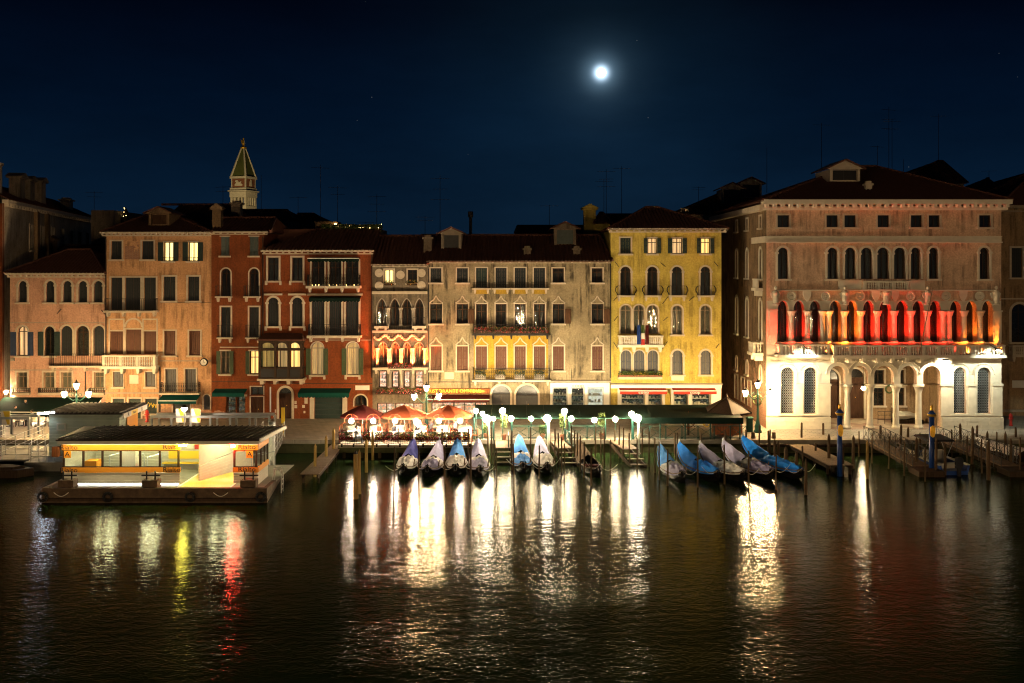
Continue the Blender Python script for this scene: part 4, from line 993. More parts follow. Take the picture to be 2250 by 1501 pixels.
for i, (x, mt) in enumerate(((1402, 'blue_paint'), (1411, 'canvas_white'), (1420, 'canvas_maroon'))):
    fg = thing('flag', ('dark blue flag', 'green white and red flag', 'maroon flag')[i]+' hanging from a pole on the yellow house balcony', 'flag', PT(x, 748, YF-.95), 0, 'flags on the yellow house')
    MB().tube((0, 0, 0), (.05*(i-1), -.6, 1.75), .02).build('flag_pole', 'white_paint', fg)
    def cloth(z0, z1, mt):
        q = MB(); N = 8
        for k_ in range(N):
            xa_, xb_ = -.16+.32*k_/N, -.16+.32*(k_+1)/N
            q.quad((xa_, -.5+.05*sin(k_*2), z0), (xb_, -.5+.05*sin((k_+1)*2), z0), (xb_*.8, -.55+.04*sin((k_+1)*2.), z1), (xa_*.8, -.55+.04*sin(k_*2.), z1))
        q.build('flag_cloth', mt, fg)
    if i == 1: cloth(-.35, .15, 'petal_red'); cloth(.15, .65, 'canvas_white'); cloth(.65, 1.3, 'leaf_green')
    else: cloth(-.3, 1.3, mt)
# --- palace ---------------------------------------------------------------------------
YP = 79.1
r = house('palace', 'large pale palace with red and orange lit arched loggia and white portico', 1690, 2200, YP, 'palace')
f = fac(r, 1684, 2200, 452, 'palace_plaster', YP)
XL = f.X(1684)
for a, b in ((1708, 1734), (1815.5, 1841), (1855, 1880.5), (1928, 1953.5), (2001, 2026), (2040, 2065), (2151, 2177)): f.win(a, 473, b, 499.5, 'k', 0, 3.5)
for a, b in ((1709, 1732), (1817.7, 1840.7), (1856, 1880.5), (1891, 1917), (1927, 1953.5), (1964, 1989.5), (2001, 2023), (2040.7, 2061.5), (2152, 2173.5)): f.win(a, 544, b, 613, 'k', 1, 4.5, capital=True, recess=.35, surround='white_stone', sill=b < 1845 or a > 2030)
f.band(1684, 519, 2200, 521, 'white_stone', .16); f.band(1684, 521.2, 2200, 531, 'white_stone', .06); f.band(1683, 531.2, 2201, 534, 'white_stone', .2)
f.balustrade(1893, 617, 1994, 636, 3, .35, 'white_stone', 5, 0, False, .12)
for a, b in ((1841, 1891), (1996, 2030)): f.box('balcony_panel', a, 616, b, 636, 'white_stone', -.22, .01)
f.band(1702, 636.5, 2182, 639, 'white_stone', .28, 'ledge')
LOG = [(1710, 1731), (1745, 1765.5), (1780, 1801), (1824, 1846), (1861.6, 1881.6), (1898, 1918), (1933.8, 1956), (1970, 1992.7), (2006.5, 2028), (2043.8, 2064.5), (2088.8, 2108.7), (2123.4, 2144), (2159, 2179)]
for i, (a, b) in enumerate(LOG): f.win(a-2, 661, b+2, 752, 'k', 1, 3.0, sill=False, recess=.75, surround='white_stone', rise=.78)
zb_, zt_ = f.Z(752), f.Z(682)
hcol = zt_-zb_
colm = MB().lathe([(.30, 0), (.30, .12), (.22, .2), (.20, .25), (.185, hcol-.5), (.2, hcol-.45), (.22, hcol-.42), (.32, hcol-.12), (.36, hcol-.1), (.36, hcol)], 12).mesh('column', True)
cols = [(LOG[i][1]+LOG[i+1][0])/2 for i in range(12)]
for c in cols:
    if c in (cols[2], cols[9]):
        for d in (-7, 7): f.put('column', colm, 'white_stone', f.X(c+d), -.18, zb_)
    else: f.put('column', colm, 'white_stone', f.X(c), -.18, zb_)
f.box('pilaster', 1690, 683, 1706, 752, 'white_stone', -.14, .01); f.box('pilaster', 2183, 685, 2199, 752, 'white_stone', -.14, .01)
f.box('pilaster_capital', 1688, 680, 1708, 683, 'white_stone', -.2, .01); f.box('pilaster_capital', 2181, 682, 2201, 685, 'white_stone', -.2, .01)
med = MB().lathe([(.36, 0), (.38, .09), (.30, .10), (.27, .03), (.10, .03), (.07, .08), (.001, .09)], 18).mesh('medallion')
for v in med.vertices: v.co = (v.co.x, -v.co.z, v.co.y)
for x in (1739, 1814, 1890, 2000, 2078, 2152): f.put('medallion', med, 'white_stone', f.X(x), 0, f.Z(650.5))
shield = MB().prism([(-.33, .45), (.33, .45), (.30, 0), (.12, -.35), (0, -.5), (-.12, -.35), (-.30, 0)], -.1, .0).mesh('shield')
for x in (1773, 1924, 1966, 2116): f.put('shield', shield, 'white_stone', f.X(x), 0, f.Z(650))
for x in (1703, 1855, 1945, 2036, 2186):
    q = MB().lathe([(.28, -.1), (.28, 0), (.2, .06), (.24, .3), (.2, .6), (.25, .85), (.16, 1.02), (.07, 1.06), (.07, 1.1), (.12, 1.17), (.13, 1.27), (.07, 1.38), (.001, 1.4)], 10, (0, -.22, -.6))
    q.prism([(-.42, .2), (-.2, .35), (.2, .35), (.42, .2), (.3, -.15), (0, -.3), (-.3, -.15)], -.16, -.02)
    f.put('statue', q, 'white_stone', f.X(x), 0, f.Z(650), smooth=False)
# stone balcony of the main floor
f.balustrade(1704, 755, 1815, 777, 3, .9, 'white_stone', 4, 0); f.balustrade(1822, 756, 2084, 778, 8, 1.1, 'white_stone', 5, 9); f.balustrade(2088, 756, 2196, 778, 3, .9, 'white_stone', 4, 0)
# ground floor
for a, b in ((1715.6, 1744.5), (1766.5, 1794), (2095, 2123), (2147, 2176)):
    w_ = f.win(a, 807, b, 909, 'k', 1, 6, capital=False, recess=.4, surround='white_stone')
    wd, ht = (b-a)*f.s, 102*f.s; q = MB(); t_ = topf(wd, ht, 1)
    n_ = 7
    for i in range(n_):
        x = -wd/2+wd*(i+.5)/n_; zt = t_(x)
        z = .05
        while z < zt-.06:
            q.path([(x+.075*cos(2*pi*k_/6), .28, z+.09+.10*sin(2*pi*k_/6)) for k_ in range(7)], .014, 3); z += .205
    f.put('window_grille', q, 'steel', parent=w_)
PORT = [(1823.5, 1857), (1871, 1907.5), (1921, 1964), (1978.5, 2014.5), (2028.5, 2067)]
f.hole(1824, 845, 2066.5, 943, 0, .6)
for a, b in PORT: f.hole(a, 804, b, 845, 1, .6, (845-804)*f.s*.98 if (b-a)/2 > 41 else None)
zt_ = f.Z(845); pc = MB().lathe([(.36, 0), (.36, .12), (.27, .2), (.25, .3), (.215, zt_-.75), (.23, zt_-.7), (.24, zt_-.65), (.36, zt_-.22), (.43, zt_-.2), (.43, zt_)], 14).mesh('column', True)
for x in (1864, 1914, 1971.5, 2021.5): f.put('portico_column', pc, 'white_stone', f.X(x), .28, 0.004)
# beaded archivolts
for a, b in PORT+[(1715.6, 1744.5), (1766.5, 1794), (2095, 2123), (2147, 2176)]:
    rr = (b-a)/2*f.s+.3; q = MB(); zc = f.Z(804)-(b-a)/2*f.s if a in [p[0] for p in PORT] else f.Z(807)-(b-a)/2*f.s
    for i in range(25):
        a_ = pi*i/24; q.ball((rr*cos(a_), -.05, rr*sin(a_)), .065, 5, 4)
    f.put('beading', q, 'white_stone', f.X((a+b)/2), 0, zc)
q = MB()
for i in range(128): q.ball((f.X(1694+3.95*i), -.06, f.Z(792)), .07, 5, 4)
f.put('beading', q, 'white_stone')
f.band(1684, 783, 2200, 790, 'white_stone', .12, 'string_course')
for a, b in ((1684, 1714), (1748.5, 1763), (1797, 1824), (2066.5, 2091.5), (2126.5, 2143.5), (2179.5, 2201)):
    f.box('pilaster', a, 848, b, 914, 'white_stone', -.13, .01); f.box('pilaster_capital', a-1.5, 843, b+1.5, 847.8, 'white_stone', -.2, .01)
f.box('plinth', 1683, 916, 1823.5, 943, 'white_stone', -.22, .01); f.box('plinth', 2067, 916, 2202, 943, 'white_stone', -.22, .01)
for a_, b_ in ((1683, 1823), (2067.5, 2202)):                # coursed stone blocks of the plinth
    for row_ in range(3):
        y0_, y1_ = 917+8.6*row_, 917+8.6*(row_+1); x_ = a_-(6 if row_ % 2 else 0)
        while x_ < b_-2:
            x2_ = min(b_, x_+R.uniform(18, 27)); f.box('stone_block', max(a_, x_)+.25, y0_+.3, x2_-.25, y1_-.15, 'white_stone', -.26-R.uniform(0, .02), -.223); x_ = x2_
f.box('white_facing', 1684, 795, 1714, 842.5, 'white_stone', -.03, .001); f.box('white_facing', 2177, 795, 2200, 842.5, 'white_stone', -.03, .001)
f.cornice(1672, 440, 2212, 462, 'white_stone', .95, .62, None, (.26, .3))
f.finish(20, 'right')
f.wall.data.materials.clear(); f.wall.data.materials.append(MATS['palace_plaster']); f.wall.data.materials.append(MATS['white_stone'])
for p in f.wall.data.polygons:
    if p.center.z < f.Z(783) and p.center.y < .01: p.material_index = 1
    if p.center.z < f.Z(640) and p.center.y < .01 and p.material_index == 0: p.material_index = 1
# portico room
x0, x1, dp = f.X(1810), f.X(2072), 5.2
f.put('portico_floor', MB().box(x0, x1, -.3, dp, .0, .012), 'portico_floor')
f.put('portico_ceiling', MB().box(x0, x1, .62, dp, f.Z(802), f.Z(802)+.1), 'white_paint')
g = Facade(r, None, x0, x1, f.Z(802), 0, (r.location.x, YP+dp, Q), 0, .3, mat='calle_plaster')
for a, b, k in ((x0+1.1, x0+2.9, 1), (x0+3.5, x0+5.0, 1)): g.door(a, 4.2, b, .02, 'door_wood', 1, .15, fan=True)
for a, b in ((x0+5.8, x0+6.7), (x0+7.5, x0+8.4)): g.win(a, 4.1, b, 2.9, 'k', 0, .12); g.win(a, 2.6, b, 1.1, 'k', 0, .12)
g.finish(.4)
for a, b in ((x0-.05, x0), (x1, x1+.05)): f.put('portico_side', MB().box(a, b, .62, dp, .013, f.Z(802)), 'calle_plaster')
f.put('wreath', MB().path([(.32*cos(2*pi*i/12), 0, .32*sin(2*pi*i/12)) for i in range(13)], .07, 6), 'leaf_green', x0+7.1, dp-.12, 2.5)
# side wall along the alley
g = Facade(r, None, 0, 20, f.z1, 0, (PX(1684, YP), YP+20, Q), -pi/2, .3, mat='palace_brick')
for u, k in ((18.2, 1), (13.6, 0), (9.6, 0)):
    g.win(u-.35, f.Z(473), u+.35, f.Z(499), 'k', 0, .15)
    g.win(u-.38, f.Z(545), u+.38, f.Z(613), 'k', 1, .18, surround='white_stone')
    g.win(u-.40, f.Z(661), u+.40, f.Z(752), 'w', 1, .2, surround='white_stone')
    if k: g.balustrade(u-.8, f.Z(755), u+.8, f.Z(778), 1, .8, 'white_stone', 5, 2); g.balustrade(u-.65, f.Z(613), u+.65, f.Z(634), 1, .5, 'white_stone', 4, 2)
    g.win(u-.35, f.Z(810), u+.35, f.Z(842), 'k', 1, .15); 
for u in (9.5, 12.0, 14.4): g.win(u-.6, f.Z(855), u+.6, f.Z(915), 'r', 0, .12, sill=False)
g.band(0, f.Z(450), 20.3, f.Z(462), 'stone', .6, 'side_cornice'); g.band(15.5, f.Z(519), 20, f.Z(533), 'white_stone', .12)
g.finish(.3, False)
rf = roof_px(f, 1670, 2214, 441, 366, 1868, 1925, 20, .9)
dormer(rf, f.X(1880)+.5, 4.0, PZ(398, YP+4)-Q, 2.5, 1.0, 4, 'stone')
chimney(rf, f.X(1932), 2.5, f.Z(412), .5, .7, 'stone')
# coloured uplights on the main balcony floor
RED, ORA = (1, .022, .010), (1, .22, .02)
def uplight(x, y, c, p, tgt, cone):
    fx = f.put('uplight', MB().box(-.14, .14, -.07, .07, 0, .09), 'iron', f.X(x), y, f.Z(752)+.02 if y > 0 else f.Z(778)+.03)
    spot('uplight_lamp', fx, (0, 0, .12), tgt, p, c, cone, 1)
for (a, b), c, p in zip(LOG, (RED, RED, RED, ORA, ORA, RED, RED, RED, RED, RED, RED, ORA, ORA), (120, 260, 60, 120, 90, 200, 380, 130, 90, 140, 60, 130, 120)):
    uplight((a+b)/2, .10, c, p, (0, .34, 1.2), 120)          # inside the opening, washing the window
for x, c, p in ((1700, RED, 900), (1738, RED, 1300), (1773, RED, 1300), (1806, ORA, 600), (1820, ORA, 420), (1854, ORA, 800), (1888, RED, 420), (1926, RED, 420), (1963, RED, 600), (1998, RED, 260), (2036, RED, 420), (2070, RED, 260), (2084, RED, 260), (2116, ORA, 900), (2151, ORA, 1300), (2190, ORA, 1300)):
    uplight(x, -.84, c, p*1.5, (0, .72, 3.0), 96)                # in front of the columns
# white floodlights on the balcony front, aimed down at the wall
for x, p, c in ((1757, 680, (.92, 1, .80)), (2163, 680, (.92, 1, .80))):
    fx = f.put('floodlight', MB().box(-.2, .2, -.12, .12, 0, .12).tube((0, .1, 0), (0, 1.4, .3), .03), 'iron', f.X(x), -2.3, f.Z(764))
    f.put('lamp_face', MB().box(-.16, .16, -.1, .1, -.02, -.004), 'spot_face', parent=fx)
    spot('floodlight_lamp', fx, (0, .05, -.06), (0, 2.1, -2.3), p, c, 110, .6)
fx = f.put('floodlight', MB().box(-.2, .2, -.12, .12, 0, .12), 'iron', f.X(2062), -1.3, f.Z(789)); f.put('lamp_face', MB().box(-.16, .16, -.1, .1, -.02, -.004), 'spot_face', parent=fx)
spot('floodlight_lamp', fx, (0, 0, -.06), (0, .6, -1.0), 1000, (1, .84, .55), 150, .6)
# hanging lantern of the portico
ln = thing('hanging_lantern', 'glowing lantern hanging in the palace portico', 'lantern', (PX(1897, YP+2), YP+2, PZ(853, YP+2)))
MB().tube((0, 0, .2), (0, 0, PZ(802, YP)-PZ(853, YP+2)), .015).build('chain', 'iron', ln); MB().ball((0, 0, 0), .17, 10, 6).build('lamp_glass', 'lamp_hall', ln, smooth=True); MB().lathe([(.2, .15), (.1, .22), (.03, .25)], 8).build('cap', 'iron', ln)
# --- far left building with a long side wall ------------------------------------------
A, Bp = Vector((PX(6, 85.5), 85.5, 0)), Vector((PX(206, 120), 120, 0))
r = thing('side_wall_building', 'tall grey building at the left edge with chimneys and a long shadowed side wall', 'building', (A.x, A.y, Q))
d = Bp-A; L = d.length; ang = atan2(d.y, d.x)
zt = PZ(446, 85.5)-Q
g = Facade(r, None, 0, L, zt, 0, (A.x, A.y, Q), ang, .3, mat='pale_plaster')
for i in range(7):
    u = 8.5+3.9*i; g.win(u-.55, zt-1.5, u+.55, zt-3.9, 'd', 0, .1); g.win(u-.55, zt-6.2, u+.55, zt-8.4, 'd', 0, .1)
g.win(2.4, zt-8, 3.4, zt-12, 'd', 1, .12)
for u in (9.8, 13.6): g.put('flue', MB().box(u-.35, u+.35, -.35, -.01, 2, zt-.2), 'calle_plaster')
q = MB().box(0, L, -.45, .05, zt, zt+.3); c_ = g.put('cornice', q, 'stone')
me = MB().box(-.1, .1, -.4, -.02, -.28, -.003).mesh('modillion')
for i in range(40): g.put('modillion', me, 'stone', L*(i+.5)/40, 0, zt, parent=c_)
g.finish(10, False)
f2 = MB().box(A.x-14-r.location.x, -.02, -.0, .3, 0, zt-.02); f2.build('front_wall', 'dark_red_plaster', r)
q = MB(); slope(q, (0, -.5, zt+.3), (L, -.5, zt+.3), (0, 5, 2.2), 0, 1, .4); o = q.build('roof', 'tile', r, (0, 0, 0), ang)
for u, hh, kd in ((.5, 3.6, 'round'), (3.2, 3.2, 'round'), (9.2, 2.7, 'cap'), (12.5, 2.7, 'cap'), (16.5, 2.9, 'cap'), (28, 1.8, 'box')):
    chimney(o, u, 1.4, zt+.5, 1.0 if kd == 'round' else 1.6, hh, 'far_plaster', kd, 1.0)
wl_ = thing('wall_lamp', 'glaring lamp on the alley wall at the left edge above the restaurant awning', 'lamp', (PX(13, 84.0), 84.0, PZ(862, 84.0)))
MB().ball((0, 0, 0), .15, 10, 6).build('bulb', 'lamp_hall', wl_, smooth=True); MB().tube((0, .0, .12), (.35, .3, .3), .03).build('bracket', 'iron', wl_)
# --- building right of the palace ---------------------------------------------------------
r = thing('alley_building', 'dark plastered building at the right edge beyond the palace with a stone balcony', 'building', (PX(2230, 86), 86, Q))
f = Facade(r, 86, 2196, 2420, 455, mat='calle_plaster')
f.win(2222, 668, 2258, 752, 'k', 1, 5); f.balustrade(2214, 757, 2300, 777, 3, .9, 'stone', 5, 3)
f.win(2222, 545, 2246, 610, 'd', 0, 4); f.box('plaque', 2224, 836, 2252, 852, 'white_paint', -.06, .01); f.band(2196, 655, 2420, 658, 'stone', .1); f.band(2196, 900, 2420, 905, 'grey_stone', .15, 'plinth')
f.cornice(2196, 452, 2420, 466, 'far_plaster', .6, .8); f.finish(12)
roof_px(f, 2190, 2424, 452, 390, 2260, 2380, 12, .5)
# --- buildings behind -----------------------------------------------------------------------
def back_block(name, label, x0, x1, ytop, Y, dep, ridge=None, mat='far_plaster', rx=None, roofmat='tile', wins=(), ybase=None):
    root = thing(name, label, 'building', (PX((x0+x1)/2, Y), Y, Q)); g = Facade(root, Y, x0, x1, ytop, mat=mat)
    for w in wins: g.win(*w[:4], w[4], 0, 1.5, sill=False)
    g.finish(dep)
    if ridge: roof_px(g, x0-6, x1+6, ytop, ridge, *(rx or (x0, x1)), dep, .4, roofmat, .5)
    return root, g
b, g = back_block('rear_house', 'dark house with a broad ridge roof behind the orange house', 366, 520, 485, 97, 10, 450, rx=(355, 515))
chimney(b, g.X(508), 2, g.Z(470), .9, 1.4, 'far_plaster')
b, g = back_block('rear_house', 'black roofed house in front of the bell tower', 505, 640, 482, 103, 10, 462, rx=(500, 632), wins=((541, 486, 549, 490, 'o'),))
b, g = back_block('rear_house', 'dark domed roof house left of the lit roof terrace', 628, 745, 505, 106, 9, 470, rx=(655, 690))
back_block('rear_house', 'low dark house behind the terrace of the wide red house', 742, 778, 493, 104, 8)
back_block('rear_house', 'dark house with a flat ridge behind the right end of the grey house', 1137, 1300, 512, 99, 9, 497, rx=(1137, 1290))
b, g = back_block('rear_house', 'yellowish chimney house left of the yellow house roof', 1310, 1340, 490, 93, 6, 468, mat='yellow_plaster', rx=(1318, 1325))
back_block('rear_house', 'low parapet house between the grey and yellow houses', 1322, 1420, 495, 98, 8, 472, rx=(1325, 1400))
chimney(b, g.X(1297), 1, g.Z(480), 1.1, 1.2, 'yellow_plaster', 'cap')
b, g = back_block('rear_house', 'long dark roofed wing receding behind the left of the palace', 1488, 1680, 470, 112, 16, 404, rx=(1628, 1664), wins=((1497, 458, 1501, 470, 'f'), (1506, 458, 1512, 470, 'f')))
for x, y_ in ((1618, 420), (1660, 408)): dormer(b, g.X(x), 2, g.Z(y_+24), 2.4, 1.6, 3, 'far_plaster')
b, g = back_block('rear_house', 'black house with one small lit window behind the palace roof', 1962, 2118, 402, 118, 12, 354, rx=(2060, 2072), wins=((2000, 384, 2009, 398, 'y'),))
back_block('rear_house', 'dark hipped roof with a small cross at the far right', 2140, 2200, 420, 122, 8, 392, rx=(2168, 2174))
back_block('rear_house', 'dark sloping roof at the right edge behind the alley building', 2190, 2340, 415, 112, 14, 378, rx=(2262, 2330))
back_block('rear_house', 'dark roof terrace block left of the orange house', 200, 250, 462, 108, 9)
b, g = back_block('rear_house', 'dark low house filling the gap behind the pink house', 60, 232, 560, 100, 10, 540, rx=(60, 232)); chimney(b, g.X(102), 1, g.Z(560), .9, 1.8, 'calle_plaster', 'cap'); chimney(b, g.X(48), .5, g.Z(580), .8, 1.5, 'calle_plaster')
# chimney pipe and tree of lights
p_ = MB().tube((0, 0, 0), (0, 0, 2.9), .14, .14, 8).lathe([(.2, 2.6), (.24, 2.65), (.24, 3.1), (.2, 3.15)], 8).build('flue_pipe', 'iron', None, PT(1034, 540, 92)); tag(p_, 'tall black flue pipe above the grey house ridge', 'pipe')
t_ = MB().lathe([(.02, 0), (.5, .5), (.55, .9), (.3, 1.4), (.35, 1.7), (.03, 2.4)], 8).build('light_ornament', 'iron', None, PT(276, 503, 110)); tag(t_, 'small wire ornament with fairy lights behind the pink house roof', 'ornament')
q = MB()
for i in range(24):
    a_ = i*1.3; z_ = .2+i*.09; q.ball((.45*cos(a_)*max(.1, 1-abs(z_-.9)), .45*sin(a_), z_), .035, 5, 3)
q.build('fairy_light', 'lamp_small', t_)
# --- bell tower --------------------------------------------------------------------------
YT = 330.0; s_ = YT/FPX
bt = thing('bell_tower', 'distant brick bell tower with floodlit belfry and green pyramid spire', 'tower', (PX(535, YT), YT, Q), radians(-20))
def tz(py): return PZ(py, YT)-Q
hw = 24*s_/1.28
MB().box(-hw*.98, hw*.98, -hw*.98, hw*.98, 0, tz(462)).build('shaft', 'brick_red', bt)
def ring(name, y0, y1, k, mat): return MB().box(-hw*k, hw*k, -hw*k, hw*k, tz(y1)+.01, tz(y0)).build(name, mat, bt)
ring('lower_cornice', 453, 460, 1.08, 'white_stone')
bel = MB(); z0_, z1_ = tz(453), tz(435)
for sx in (-1, 1):
    for sy in (-1, 1): bel.box(sx*hw*.92-hw*.14, sx*hw*.92+hw*.14, sy*hw*.92-hw*.14, sy*hw*.92+hw*.14, z0_, z1_)
for k_ in (-.45, 0, .45):
    for sd in (-1, 1):
        bel.box(hw*k_-hw*.08, hw*k_+hw*.08, sd*hw*.95-hw*.08, sd*hw*.95+hw*.08, z0_, z1_); bel.box(sd*hw*.95-hw*.08, sd*hw*.95+hw*.08, hw*k_-hw*.08, hw*k_+hw*.08, z0_, z1_)
bel.box(-hw*.5, hw*.5, -hw*.5, hw*.5, z0_, z0_+.3)
bel.build('belfry', 'white_stone', bt)
ring('belfry_cornice', 423, 434.8, 1.12, 'white_stone'); ring('belfry_cornice', 419.5, 422.5, 1.28, 'white_stone'); ring('parapet', 414, 419.2, 1.1, 'white_stone')
ring('attic', 394, 413.8, .98, 'brick_red'); ring('attic_cornice', 389, 393.8, 1.12, 'white_stone')
for sx in (-1, 1):
    for sy in (-1, 1): MB().box(sx*hw*.93-hw*.07, sx*hw*.93+hw*.07, sy*hw*.93-hw*.07, sy*hw*.93+hw*.07, tz(413.8), tz(394)).build('attic_corner', 'white_stone', bt)
MB().prism([(-1.4, 0), (1.5, 0), (1.6, .5), (.9, .9), (1.1, 1.5), (.2, 1.2), (-.3, 1.9), (-.9, 2.0), (-1.2, 1.4), (-.7, 1.0), (-1.3, .6)], -hw*1.0-.15, -hw*.98).build('lion_relief', 'white_stone', bt, (0, 0, tz(410)))
MB().prism([(-.6, 0), (.6, 0), (.5, 1.3), (.2, 2.2), (-.2, 2.2), (-.5, 1.3)], -hw*1.0-.15, -hw*.98).build('figure_relief', 'white_stone', bt, (0, 0, tz(410)), pi/2)
zb_, zt_ = tz(389), tz(327); a_ = hw*1.0
sp = MB().add([(-a_, -a_, zb_), (a_, -a_, zb_), (a_, a_, zb_), (-a_, a_, zb_), (-.5, -.5, zt_), (.5, -.5, zt_), (.5, .5, zt_), (-.5, .5, zt_)], [(0, 1, 5, 4), (1, 2, 6, 5), (2, 3, 7, 6), (3, 0, 4, 7), (4, 5, 6, 7)]).build('spire', 'tower_green', bt)
q = MB()
for sx in (-1, 1):
    for sy in (-1, 1): q.tube((sx*a_, sy*a_, zb_), (sx*.5, sy*.5, zt_), .4, .25, 6)
q.build('spire_rib', 'white_stone', sp)
MB().lathe([(.9, zt_), (1.1, zt_+.4), (.5, zt_+.8), (.35, zt_+1.2), (.5, zt_+1.8), (.35, zt_+2.6), (.2, zt_+3.0), (.3, zt_+3.3), (.01, zt_+3.7)], 8).prism([(-.1, zt_+2.5), (-1.0, zt_+3.1), (-.7, zt_+1.6)], -.1, .1).build('angel', 'gold', bt)
# floodlights on the tower (a pair of projectors on the roofs below it)
fl = thing('tower_floodlight', 'floodlight on the roofs below the bell tower', 'floodlight', (PX(500, YT-40), YT-40, 22))
MB().box(-.3, .3, -.2, .2, -.4, 0).build('housing', 'iron', fl)
spot('tower_lamp', fl, (0, -.1, .4), (PX(535, YT)-PX(500, YT-40), 40, tz(405)-21), 26000, (1, .74, .34), 50, .5, .5)
# --- roof antennas ---------------------------------------------------------------------------
ANT = [(207, 420, 480, 110, 2), (490, 408, 470, 100, 2), (574, 385, 462, 104, 0), (655, 432, 480, 104, 1), (704, 362, 500, 100, 1), (742, 408, 500, 98, 2), (828, 427, 530, 95, 3), (804, 487, 520, 95, 2), (967, 385, 530, 96, 3), (934, 475, 520, 95, 2), (1207, 450, 500, 98, 1), (1332, 372, 475, 100, 3), (1327, 395, 475, 101, 1), (1366, 365, 470, 102, 1), (1685, 325, 395, 112, 0), (1805, 270, 365, 105, 1), (1953, 235, 365, 108, 3), (1960, 262, 365, 108, 2), (1928, 320, 372, 106, 1), (1985, 350, 380, 107, 0), (2062, 250, 358, 120, 1), (2173, 375, 395, 121, 1), (1535, 410, 445, 112, 2)]
pos_names = ['above the pink house gap', 'left of the bell tower', 'right of the bell tower', 'above the dark domed roof', 'tallest behind the dark domed roof', 'above the lit roof terrace', 'above the loggia house roof', 'by the lit terrace end', 'with dish bars above the grey house left end', 'low one above the grey house left end', 'above the right half of the grey house', 'with crossbars left of the yellow house roof', 'thin one left of the yellow house roof', 'tall one behind the yellow house ridge', 'above the long dark wing', 'above the left slope of the palace roof', 'tallest above the palace dormer', 'beside the tallest palace antenna', 'left of the tallest palace antenna', 'short one right of the palace dormer', 'tall one above the black rear house', 'on the small hipped roof at far right', 'at the left end of the long dark wing']
for (x, y0, y1, Y, n), pn in zip(ANT, pos_names):
    h = PZ(y0, Y)-PZ(y1, Y); o = PT(x, y1, Y)
    q = MB().tube((0, 0, -1.5), (0, 0, h), .035, .022, 5)
    for k_ in range(n):
        zz = h*(.95-.16*k_); w_ = .9-.2*(k_ % 2); a_ = R.uniform(-.5, .5)
        q.tube((-w_*cos(a_), -w_*sin(a_), zz), (w_*cos(a_), w_*sin(a_), zz), .018, .018, 4)
        for j in range(5): t2 = -w_+2*w_*j/4; q.tube((t2*cos(a_)-.2*sin(a_), t2*sin(a_)+.2*cos(a_), zz), (t2*cos(a_)+.2*sin(a_), t2*sin(a_)-.2*cos(a_), zz), .01, .01, 3)
    tag(q.build('antenna', 'iron', None, o), 'thin roof antenna '+pn, 'antenna', 'roof antennas')
# ------------------------------------------------------------------ water bus landing stage
def on_plane(px, py, z): Y = YW(py, z); return Vector((PX(px, Y), Y, z))
XL_, XR_, YA, YB = PX(92, 58.5), PX(587, 58.5), 58.5, 67.0
ps = thing('landing_stage', 'floating water bus landing stage with orange bands, ribbed roof and lit waiting room', 'landing stage', ((XL_+XR_)/2, YA, 0))
ox, oy = ps.location.x, YA
def LB(name, x0, x1, y0, y1, z0, z1, mat, parent=None): return MB().box(x0-ox, x1-ox, y0-oy, y1-oy, z0, z1).build(name, mat, parent or ps)
hull = MB().prismz([(XL_-ox, 0), (XR_-ox, 0), (XR_-ox-.9, YB-YA), (XL_-ox, YB-YA)], -.4, .52).build('hull', 'hull_rust', ps)
LB('parapet', XL_, XR_, YA-.06, YA+.25, .30, .86, 'hull_rust'); LB('parapet', XL_, XL_+.25, YA+.26, YB-2, .52, .86, 'hull_rust'); LB('parapet', XR_-.25, XR_, YA+.26, YA+2.2, .52, .86, 'hull_rust')
LB('rubbing_strip', XL_-.05, XR_+.05, YA-.16, YA-.065, .12, .28, 'dark_wood')
for px in (150, 333, 548):
    X = PX(px, YA+.6); bl = LB('fender_block', X-.45, X+.45, YA+.255, YA+.9, .52, 1.25, 'hull_rust')
    MB().tube((X-.25-ox, .5, 1.25), (X-.25-ox, .5, 1.75), .05).tube((X+.25-ox, .5, 1.25), (X+.25-ox, .5, 1.75), .05).tube((X-.55-ox, .5, 1.5), (X+.55-ox, .5, 1.5), .05).build('mooring_bitt', 'iron', bl)
# cabin
YC, YD = 60.6, 65.6; cz = lambda py: PZ(py, YC); cx = lambda px: PX(px, YC)
FL = .56
LB('deck', XL_+.26, XR_-.26, YA+.26, YB-.1, .52, FL, 'concrete')
xa, xb, xc, xd = cx(137), cx(395), cx(513), cx(566)
# walls of boards below the window band
nb = 5; z0, z1 = FL, cz(1039); 
for i in range(nb):
    za_, zb_ = z0+(z1-z0)*i/nb, z0+(z1-z0)*(i+1)/nb-.015
    if i == 0: continue
    LB('board', xa, xb, YC, YC+.06, za_, zb_, 'cream_board'); LB('board', xc, xd, YC, YC+.06, za_, zb_, 'cream_board')
LB('gap_glow', xa+.8, xb-.1, YC+.02, YC+.06, FL+.05, z0+(z1-z0)/nb-.05, 'gap_glow_cold')  # glowing strip stands in for light showing through the gap
for a, b in ((xa, xb), (xc, xd)):
    LB('name_band', a-.03, b+.03, YC-.05, YC+.08, cz(1038), cz(1027), 'sign_orange'); LB('name_band', a-.03, b+.03, YC-.05, YC+.08, cz(989), cz(977), 'sign_orange')
    LB('frame_rail', a, b, YC-.02, YC+.06, cz(1027)+.003, cz(1025), 'dark_wood'); LB('frame_rail', a, b, YC-.02, YC+.06, cz(991), cz(989)-.003, 'dark_wood')
ms = [140, 183, 225, 265, 308, 351, 392]
for m_ in ms: LB('frame_post', cx(m_)-.06, cx(m_)+.06, YC-.021, YC+.061, cz(1025), cz(991), 'dark_wood')
for a, b in zip(ms[:-1], ms[1:]): LB('pane', cx(a)+.06, cx(b)-.06, YC+.01, YC+.02, cz(1025), cz(991), 'pane_clear')
